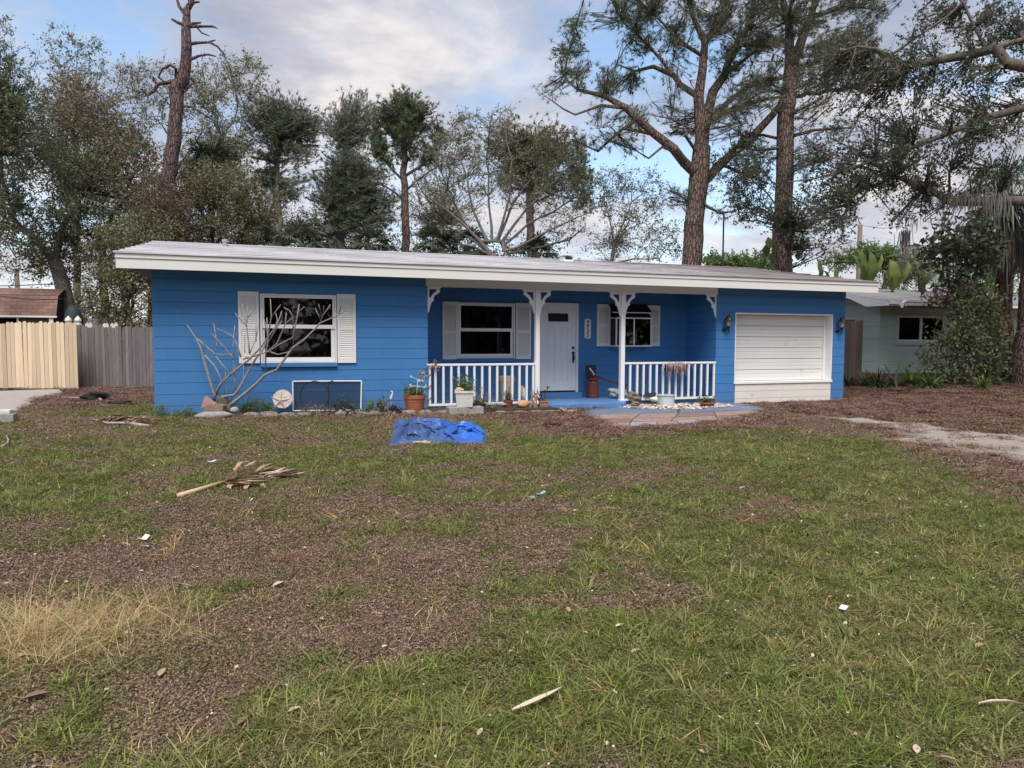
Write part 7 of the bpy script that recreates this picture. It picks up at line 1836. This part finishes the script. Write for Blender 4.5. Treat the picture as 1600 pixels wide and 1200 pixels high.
for lab, px, py, L, r, m_ in (('tan leaf pair on the bare ground below the dead frond', 435, 912, .085, .6, m_dl2), ('reddish brown broad leaf in the lower left corner area', 55, 1087, .11, 0, m_dl3), ('orange brown leaf standing in the weeds at lower left', 253, 1050, .07, 1.3, m_dl), ('pale curled leaf at lower left of centre', 460, 1108, .06, .2, m_dl2),
    ('dark brown leaf at the lower left of centre', 380, 1125, .07, .8, m_dl3), ('tan leaf near the green tuft in the middle of the lawn', 993, 1017, .06, 0, m_dl), ('pale leaf left of the thick green tuft right of centre', 968, 977, .06, .1, m_dl2), ('brown leaf right of centre beside a tuft', 1063, 965, .06, 1.2, m_dl3), ('upright tan leaf in the middle distance of the lawn', 888, 952, .06, 1.4, m_dl),
    ('small tan leaf on the right side of the middle lawn', 1160, 762, .09, .3, m_dl), ('orange leaf lying in the grass at lower right', 1530, 1008, .07, .2, m_dl), ('brown leaf pressed in the grass at bottom centre', 878, 1130, .06, .7, m_dl3), ('curled grey leaf at the bottom near the centre', 690, 1140, .06, .4, m_dl3), ('pale leaf lying left of the long tan leaflet', 750, 1143, .05, .9, m_dl2),
    ('pink tan leaf at the bottom edge of the bare patch', 560, 1043, .06, .2, m_dl3), ('small tan leaf under the paper tag', 1298, 932, .04, .1, m_dl), ('grey brown curled leaf near the bottom right', 1432, 1170, .06, .8, m_dl2)):
    fleaf(lab, px, py, L, r, m_)
# many small fallen leaves and bits
def bits(label, n, area, mats, size, name, asp=.5, up=.02, cond=None, z0=.02):
    VV = []; k = 0; MI = []
    while k < n:
        x = RNG.uniform(area[0], area[1]); y = RNG.uniform(area[2], area[3])
        if cond and not cond(x, y): continue
        s = size*RNG.uniform(.4, 1.5); a = RNG.uniform(0, 6.28); d = np.array([math.cos(a), math.sin(a), RNG.normal(0, .25)]); w = np.array([-math.sin(a), math.cos(a), RNG.normal(0, .25)])*asp*.5
        c = np.array([x, y, gz(x, y)+z0+RNG.uniform(0, up)]); VV.append([c-d*s/2, c+w*s+[0, 0, s*.12], c+d*s/2, c-w*s]); MI.append(int(RNG.integers(len(mats)))); k += 1
    V = np.array(VV).reshape(-1, 3); o = mesh_np(name, V, np.arange(len(V)).reshape(-1, 4), mats, mi=MI); tag(o, label, 'litter', None, 'stuff')
bits('countless small dry leaf bits strewn over the lawn', 5200, (-6, 15, -12.2, -.8), [m_dl, m_dl2, m_dl3, m_dl2], .028, 'leaf_litter')
bits('tiny white weed flowers dotted over the lawn', 1500, (-4, 12, -12, -1.5), [painted('weed_flower', (.6, .57, .48, 1), .05, 6, .7)], .010, 'weed_flowers', .9, .05)
# concrete block at left, twigs, dead frond near the wall
cb = on_g(-6, 668); cb2 = on_g(22, 662)
o = MB().box(cb2[0]-.85, cb2[0], cb2[1]-.02, cb2[1]+.20, cb2[2]-.05, cb2[2]+.155).build('concrete_block', m_concrete, None, bevel=.01); tag(centre(o), 'pale concrete block lying at the left edge of the lawn', 'block')
o = MB().box(cb2[0]-.80, cb2[0]-.06, cb2[1]+.03, cb2[1]+.21, cb2[2]+.156, cb2[2]+.215).build('concrete_block', m_planter, None, bevel=.008); tag(centre(o), 'thin pale slab on top of the concrete block at the left edge', 'block')
m_twig = m_bark_grey
def twig(label, pts, r, mat=m_bare_wood, name='twig', group=None):
    P = [on_g(a, b, .03+(c if c else 0)) for a, b, c in pts]; o = MB().tube(P, [r*(1-.6*i/(len(P)-1)) for i in range(len(P))], 6).build(name, mat, None, True); return tag(centre(o), label, 'twig', group)
twig('pale bent twig on the lawn at the left edge', [(2, 698, 0), (12, 692, .02), (13, 687, .03), (10, 682, .02), (15, 677, 0)], .014)
twig('long thin stick lying on the litter in front of the grey fence', [(97, 621, 0), (120, 621, .02), (140, 621, .02)], .02)
twig('short pale broken branch in front of the grey fence', [(154, 622, 0), (158, 625, .03), (161, 627, 0)], .035)
twig('thin dark stick on the pine litter beside the driveway', [(1370, 640, 0), (1400, 637, .02), (1418, 636, 0)], .012, m_bark_dark)
twig('curved dark stick on the pine litter right of the long one', [(1442, 640, 0), (1448, 645, .02), (1456, 646, 0)], .012, m_bark_dark)
twig('pale thin stick on the litter behind the driveway', [(1380, 628, 0), (1395, 630, .02), (1410, 632, 0)], .012)
twig('black curved wire standing in the bare ground at left of centre', [(404, 853, .0), (402, 862, .03), (406, 872, .03), (414, 876, 0)], .003, m_black)
df = thing('dead_palm_frond', 'grey dead frond lying on the grass by the left wall corner', 'palm frond', on_g(190, 659))
MB().tube([on_g(145, 655, .05), on_g(168, 661, .05), on_g(200, 661, .05), on_g(232, 666, .03)], [.012, .02, .025, .03], 6).build('stalk', m_bare_wood, df, True)
for k in range(46):
    t = RNG.uniform(0, 1); a = on_g(150+t*75, 659+4*t, .05); e = a+np.array([RNG.uniform(.1, .45), RNG.uniform(-.05, .35), RNG.uniform(-.02, .08)]); strip([a, (a+e)/2+[0, 0, .05], e], .012, 'leaflet', L_dry if k % 3 else m_frond, df)
crumple('black clump of burnt looking bark on the litter before the grey fence', on_g(149, 619, .10), .22, .12, .11, 71, painted('black_bark', (.018, .014, .012, 1), .4, 10, .9), 'bark_clump', 'bark')
crumple('small dark clump of bark nearer the green patch by the wall', on_g(187, 629, .04), .20, .09, .05, 72, painted('black_bark2', (.03, .022, .018, 1), .4, 10, .9), 'bark_clump', 'bark')
# concrete pad at left
P = [on_g(-60, 668), on_g(5, 655), (on_g(30, 641)), on_g(50, 633), on_g(46, 628), on_g(62, 622), on_g(100, 615), on_g(90, 609), on_g(-120, 616)]
V = [(p[0], p[1], gz(p[0], p[1])+.02) for p in P]+[(p[0], p[1], gz(p[0], p[1])-.08) for p in P]; k = len(P)
o = MB().add(V, [tuple(range(k)), tuple(range(k, 2*k))[::-1]]+[(i, (i+1) % k, k+(i+1) % k, k+i)[::-1] for i in range(k)]).build('concrete_drive', painted('pale_concrete', (.34, .30, .27, 1), .12, 1.5, .9, 25, .3, .55, (.26, .21, .19, 1))); tag(o, kind='structure')
# ================================================================== GRASS, WEEDS AND PINE LITTER (instanced clumps)
def blade_clump(n, r, h, w, lean, seed, seg=3, curl=.6, flat=0.0):
    rs = np.random.default_rng(seed); V = []; F = []; var = []
    for i in range(n):
        a = rs.uniform(0, 6.28); rr = r*math.sqrt(rs.uniform(0, 1)); b = np.array([rr*math.cos(a), rr*math.sin(a), -.008]); hh = h*rs.uniform(.45, 1.15)
        d = rs.uniform(0, 6.28); ln = lean*rs.uniform(.2, 1.2); o = np.array([math.cos(d), math.sin(d), 0]); s_ = np.array([-math.sin(d), math.cos(d), 0])*w*rs.uniform(.6, 1.3); v = rs.uniform(0, 1); k = len(V)
        for j in range(seg+1):
            t = j/seg; p = b+o*hh*ln*(t**1.5)+np.array([0, 0, hh*(t-curl*t*t*ln*.6)]); V += [p-s_*(1-t*.9), p+s_*(1-t*.9)]; var += [v, v]
        F += [(k+2*j, k+2*j+1, k+2*j+3, k+2*j+2) for j in range(seg)]
    return V, F, var
def weed_clump(n, r, h, s, seed):
    rs = np.random.default_rng(seed); V = []; F = []; var = []
    for i in range(n):
        a = rs.uniform(0, 6.28); rr = r*math.sqrt(rs.uniform(0, 1)); c = np.array([rr*math.cos(a), rr*math.sin(a), rs.uniform(0, h)]); d = norm(rs.normal(0, 1, 3)*[1, 1, .5]); q = norm(np.cross(d, norm(rs.normal(0, .5, 3)+[0, 0, 1]))); z = s*rs.uniform(.5, 1.4); k = len(V)
        V += [c-d*z*.5, c+q*z*.28, c+d*z*.5, c-q*z*.28]; F.append((k, k+1, k+2, k+3)); var += [rs.uniform(0, 1)]*4
    return V, F, var
def needle_clump(n, r, L, w, seed):
    rs = np.random.default_rng(seed); V = []; F = []; var = []
    for i in range(n):
        a = rs.uniform(0, 6.28); rr = r*math.sqrt(rs.uniform(0, 1)); c = np.array([rr*math.cos(a), rr*math.sin(a), rs.uniform(.0, .022)]); d = norm(rs.normal(0, 1, 3)*[1, 1, .10]); q = norm(np.cross(d, [0, 0, 1.0]))*w; z = L*rs.uniform(.4, 1.3); k = len(V)
        V += [c-d*z*.5-q, c-d*z*.5+q, c+d*z*.5+q, c+d*z*.5-q]; F.append((k, k+1, k+2, k+3)); var += [rs.uniform(0, 1)]*4
    return V, F, var
def tint_mat(name, lo, hi, alt_lo, alt_hi, trans=.3, rough=.6, spec=.2):
    """colour by blade (var) and by clump (tint: 0 = first pair, 1 = second pair)"""
    M = Mat(name); v = M.attr('var'); t = M.attr('tint', 'INSTANCER')
    a = M.mix(v, lo, hi); b = M.mix(v, alt_lo, alt_hi); c = M.mix(t, a, b)
    s = M.bsdf(c, rough, None, spec=spec); tr = M.n('ShaderNodeBsdfTranslucent'); M.l(c, tr.inputs['Color']); x = M.n('ShaderNodeMixShader'); x.inputs[0].default_value = trans
    M.l(s.outputs[0], x.inputs[1]); M.l(tr.outputs[0], x.inputs[2]); return M.done(x)
G_LO, G_HI = (.055, .085, .015, 1), (.24, .31, .06, 1)
m_gblade = tint_mat('grass_blades', G_LO, G_HI, (.19, .155, .06, 1), (.50, .41, .20, 1))
m_gdry = tint_mat('straw_blades', (.36, .25, .11, 1), (.74, .57, .31, 1), (.42, .25, .08, 1), (.75, .48, .18, 1), .25)
m_weed = tint_mat('low_weeds', (0.060, 0.068, 0.024, 1), (0.224, 0.208, 0.080, 1), (.075, .052, .037, 1), (.37, .255, .18, 1), .15)
m_litt = tint_mat('pine_litter', (.085, .04, .028, 1), (.34, .195, .14, 1), (.06, .036, .028, 1), (.27, .185, .145, 1), .0, .8)
def variant_coll(name, metas, mat):
    c = bpy.data.collections.new(name)
    for i, (V, F, var) in enumerate(metas):
        o = mesh_np(name+'_clump', np.array(V), np.array(F), mat, attrs={'var': var}); COL.objects.unlink(o); c.objects.link(o)
    return c
def scatter(name, label, cat, P, sc, tint, coll, nvar, tilt=.12):
    n = len(P); me = bpy.data.meshes.new(name); me.vertices.add(n); me.vertices.foreach_set('co', np.asarray(P, np.float32).ravel())
    a = me.attributes.new('sc', 'FLOAT', 'POINT'); a.data.foreach_set('value', np.asarray(sc, np.float32))
    a = me.attributes.new('tint', 'FLOAT', 'POINT'); a.data.foreach_set('value', np.asarray(tint, np.float32))
    a = me.attributes.new('vi', 'INT', 'POINT'); a.data.foreach_set('value', RNG.integers(0, nvar, n).astype(np.int32))
    r = np.stack([RNG.normal(0, tilt, n), RNG.normal(0, tilt, n), RNG.uniform(0, 6.28, n)], 1).astype(np.float32)
    a = me.attributes.new('rot', 'FLOAT_VECTOR', 'POINT'); a.data.foreach_set('vector', r.ravel())
    o = bpy.data.objects.new(name, me); COL.objects.link(o)
    g = bpy.data.node_groups.new(name, 'GeometryNodeTree')
    g.interface.new_socket('Geometry', in_out='INPUT', socket_type='NodeSocketGeometry'); g.interface.new_socket('Geometry', in_out='OUTPUT', socket_type='NodeSocketGeometry')
    N = g.nodes.new; gi, go = N('NodeGroupInput'), N('NodeGroupOutput'); ip = N('GeometryNodeInstanceOnPoints'); ci = N('GeometryNodeCollectionInfo')
    ci.inputs['Collection'].default_value = coll; ci.inputs['Separate Children'].default_value = True; ci.inputs['Reset Children'].default_value = True
    def na(nm, t):
        x = N('GeometryNodeInputNamedAttribute'); x.data_type = t; x.inputs['Name'].default_value = nm; return x.outputs['Attribute']
    g.links.new(gi.outputs[0], ip.inputs['Points']); g.links.new(ci.outputs[0], ip.inputs['Instance']); ip.inputs['Pick Instance'].default_value = True
    g.links.new(na('vi', 'INT'), ip.inputs['Instance Index']); e = N('FunctionNodeEulerToRotation'); g.links.new(na('rot', 'FLOAT_VECTOR'), e.inputs[0]); g.links.new(e.outputs[0], ip.inputs['Rotation']); g.links.new(na('sc', 'FLOAT'), ip.inputs['Scale'])
    g.links.new(ip.outputs[0], go.inputs[0]); md = o.modifiers.new('scatter', 'NODES'); md.node_group = g
    return tag(o, label, cat, None, 'stuff')
def seen(x, y, m=1.15):
    """inside the widened view and not behind the houses"""
    vx = (x-CP[0])*_f[0]+(y-CP[1])*_f[1]; sx = ((x-CP[0])*_r[0]+(y-CP[1])*_r[1])
    return (vx > .9) & (np.abs(sx)/np.maximum(vx, .1) < .72*m+.25/np.maximum(vx, .1))
def candidates(n, rng=RNG, dmax=26, near=1.5):
    """random ground spots, denser near the viewer's end of the lawn"""
    d = 1/(rng.uniform(1/dmax, 1/near, n)) if False else near+(dmax-near)*rng.uniform(0, 1, n)**1.35
    s = rng.uniform(-.95, .95, n)*d; x = CP[0]+_r[0]*s+_f[0]*d; y = CP[1]+_r[1]*s+_f[1]*d
    k = seen(x, y)
    inh = (x > -.02) & (x < 15.35) & (y > np.where((x > 4.9) & (x < 11.6), -.1, -.03))
    bed = (x > 1.2) & (x < 7.5) & (y > np.interp(x, [1.2, 4, 5.2, 7.5], [-.45, -.72, -.9, -.85]))
    k &= ~inh & ~bed & (y < 9)
    return x[k], y[k], d[k]
_pat = [np.array([on_g(*q)[:2] for q in poly]) for poly in ([(905, 646), (925, 640), (960, 637), (958, 633), (1005, 640), (1100, 640), (1110, 631), (1150, 630), (1195, 637), (1190, 645), (1140, 657), (1099, 661), (1060, 665), (960, 669), (917, 650)],
        [(-120, 616), (100, 608), (104, 614), (62, 622), (46, 628), (50, 633), (5, 655), (-60, 668)])]
def in_poly(x, y, P):
    r = np.zeros(len(x), bool); n = len(P)
    for i in range(n):
        a, b = P[i], P[(i+1) % n]; c = ((a[1] > y) != (b[1] > y)) & (x < (b[0]-a[0])*(y-a[1])/(b[1]-a[1]+1e-12)+a[0]); r ^= c
    return r
def keep_off(x, y): 
    m = np.zeros(len(x), bool)
    for P in _pat: m |= in_poly(x, y, P)
    return ~m & ~((x > 7.0) & (x < 9.4) & (y > -.45)) & ~((x > 8.9) & (x < 11.7) & (y > -1.2))
gc = variant_coll('grass', [blade_clump(40, .045, .058, .0034, 1.7, 100+i) for i in range(5)]+[blade_clump(30, .05, .095, .0044, 1.6, 110+i) for i in range(3)], m_gblade)
lc = variant_coll('low_grass', [blade_clump(44, .07, .030, .0030, 1.8, 120+i, 2) for i in range(6)], m_gblade)
fc = variant_coll('far_grass', [blade_clump(40, .10, .035, .0055, 1.2, 130+i, 2) for i in range(6)], m_gblade)
dc = variant_coll('straw', [blade_clump(9, .06, .060, .0030, 1.9, 140+i, 3) for i in range(6)], m_gdry)
wc_ = variant_coll('weeds', [weed_clump(130, .085, .026, .0125, 150+i) for i in range(6)], m_weed)
nc = variant_coll('litter', [needle_clump(46, .13, .13, .0022, 160+i) for i in range(6)], m_litt)
nf = variant_coll('far_litter', [needle_clump(60, .2, .12, .0036, 170+i) for i in range(6)]+[weed_clump(80, .2, .02, .028, 180+i) for i in range(3)], m_litt)
def sel(n, dens_fn, dmax, near, off=True):
    x, y, d = candidates(n, dmax=dmax, near=near); g, b, mu, s, dr = cover(x, y); p = dens_fn(x, y, d, g, b, mu, s, dr); k = RNG.uniform(0, 1, len(x)) < p
    if off: k &= keep_off(x, y)
    x, y, d = x[k], y[k], d[k]; return x, y, d, g[k], b[k], mu[k], s[k], dr[k]
def pts(x, y, dz=0.0): return np.stack([x, y, ground_z(x, y)+.022*(fbm(x*4.5, y*4.5, 31, 3)-0.5)*sstep(-0.15, -0.5, y)*0+dz], 1)
# weeds carpet
x, y, d, g, b, mu, s, dr = sel(60000, lambda x, y, d, g, b, mu, s, dr: np.clip(1.0-mu*.9-s, 0, 1)*np.clip(1.35-.9*g, .3, 1), 14, 1.3)
t = np.clip(1.0-1.45*g+1.1*(fbm(x*2.2, y*2.2, 41, 3)-.5)+.9*(fbm(x*7, y*7, 43, 2)-.5)+RNG.normal(0, .16, len(x)), 0, 1)
scatter('weed_carpet', 'dense low carpet of purplish brown and olive weeds over the lawn', 'weeds', pts(x, y), RNG.uniform(.6, 1.25, len(x))*np.clip(.8+d*.05, .8, 1.5), t, wc_, 6)
# short grass
x, y, d, g, b, mu, s, dr = sel(60000, lambda x, y, d, g, b, mu, s, dr: np.clip((g-.34)*3.0, .12, 1)*(1-mu)*(1-s), 13, 1.3)
t = np.clip(RNG.normal(.34, .25, len(x))+.5*dr+.25*(fbm(x*1.1, y*1.1, 61, 2)-.4), 0, 1)
scatter('short_grass', 'short green grass growing through the weeds of the lawn', 'grass', pts(x, y), RNG.uniform(.6, 1.35, len(x)), t, lc, 6)
# taller tufts
x, y, d, g, b, mu, s, dr = sel(34000, lambda x, y, d, g, b, mu, s, dr: np.clip((g-.42)*3.0, .012, 1)*sstep(.38, .56, fbm(x*4.2, y*4.2, 51, 2)+.25*g)*(1-mu*.92)*(1-s), 15, 1.2)
t = np.clip(RNG.normal(.16, .16, len(x))+.5*dr+.7*(RNG.uniform(0, 1, len(x)) < .07), 0, 1)
scatter('grass_tufts', 'taller green tufts of coarse grass across the lawn', 'grass', pts(x, y), RNG.uniform(.5, 1.3, len(x)), t, gc, 8, .2)
# straw
x, y, d, g, b, mu, s, dr = sel(15000, lambda x, y, d, g, b, mu, s, dr: np.clip(.22+.8*dr, 0, 1)*(1-mu*.7)*(1-s), 13, 1.3)
scatter('straw_grass', 'dry straw coloured and orange blades scattered through the grass', 'grass', pts(x, y), RNG.uniform(.5, 1.3, len(x)), (RNG.uniform(0, 1, len(x)) < .3).astype(float), dc, 6, .35)
x = gspot_dry[0]+RNG.normal(0, .30, 330); y = gspot_dry[1]+RNG.normal(0, .20, 330)
tl = variant_coll('tall_straw', [blade_clump(12, .05, .22, .0016, 1.6, 190+i, 4) for i in range(5)], m_gdry)
scatter('dry_grass_patch', 'patch of long dry straw coloured grass at lower left', 'grass', pts(x, y), RNG.uniform(.35, 1.1, len(x)), np.zeros(len(x)), tl, 5, .3)
# far lawn
x, y, d, g, b, mu, s, dr = sel(30000, lambda x, y, d, g, b, mu, s, dr: (d > 9)*np.clip((g-.05)*1.4, .1, 1)*(1-mu)*(1-s), 27, 9)
t = np.clip(RNG.normal(.30, .22, len(x))+.4*(fbm(x*.9, y*.9, 71, 2)-.5)-.3*blob(x, y, 9.5, -4.2, 2, 1), 0, 1)
scatter('distant_grass', 'short grass of the far half of the lawn up to the house', 'grass', pts(x, y), RNG.uniform(.6, 1.2, len(x)), t, fc, 6)
# pine litter
x, y, d, g, b, mu, s, dr = sel(60000, lambda x, y, d, g, b, mu, s, dr: np.clip(mu*1.1, 0, 1)*(1-.97*s), 30, 7.5)
scatter('pine_litter', 'red brown pine needle and bark litter around the house and driveway', 'litter', pts(x, y, .002), RNG.uniform(.6, 1.3, len(x)), RNG.uniform(0, 1, len(x)), nf, 9, .08)
x, y, d, g, b, mu, s, dr = sel(6000, lambda x, y, d, g, b, mu, s, dr: .25*b+.03, 9, 1.3)
scatter('needle_litter', 'thin dead needles and twigs lying on the bare patches', 'litter', pts(x, y, .004), RNG.uniform(.4, .9, len(x)), RNG.uniform(0, 1, len(x)), nc, 6, .1)
for (px, py, n, sp) in ((470, 876, 40, .12), (1175, 790, 60, .16), (1160, 812, 30, .12), (1270, 675, 20, .2)):
    c = on_g(px, py); xx = c[0]+RNG.normal(0, sp, n); yy = c[1]+RNG.normal(0, sp*.5, n)
    o = scatter('needle_heap', 'little heap of rust red pine needles on the lawn', 'litter', pts(xx, yy, .012), RNG.uniform(.4, .8, n), np.zeros(n), nc, 6, .1)

# ================================================================== ACROSS THE STREET (behind the camera, seen in the window panes)
for i, (x, y, w, h) in enumerate(((-16, -46, 9, 8), (-4, -50, 7, 9.5), (14, -47, 8, 8), (26, -44, 9, 9), (-32, -40, 9, 9), (40, -36, 9, 8), (56, -40, 10, 9), (72, -42, 10, 10), (88, -40, 10, 9), (104, -36, 11, 10))):
    z = -.4; n = 1500; C = np.stack([x+RNG.normal(0, w*.42, n), y+RNG.normal(0, 2.2, n), z+h*np.abs(RNG.beta(2.2, 1.8, n))], 1)
    V, F, var = leaves_mesh(C, .9, 10, .7); r = thing('street_tree', ('tree', 'taller tree', 'narrow tree', 'rounded tree', 'left tree', 'right tree', 'far right tree', 'farther right tree', 'distant right tree', 'most distant right tree')[i]+' across the street behind the viewer', 'tree', (x, y, z), 'trees across the street')
    tag(mesh_np('crown', V, F, L_oak, attrs={'var': var}, parent=r), kind='stuff'); MB().tube([(x, y, z), (x+.2, y, z+h*.6)], [.3, .15], 8).build('trunk', m_bark_dark, r)
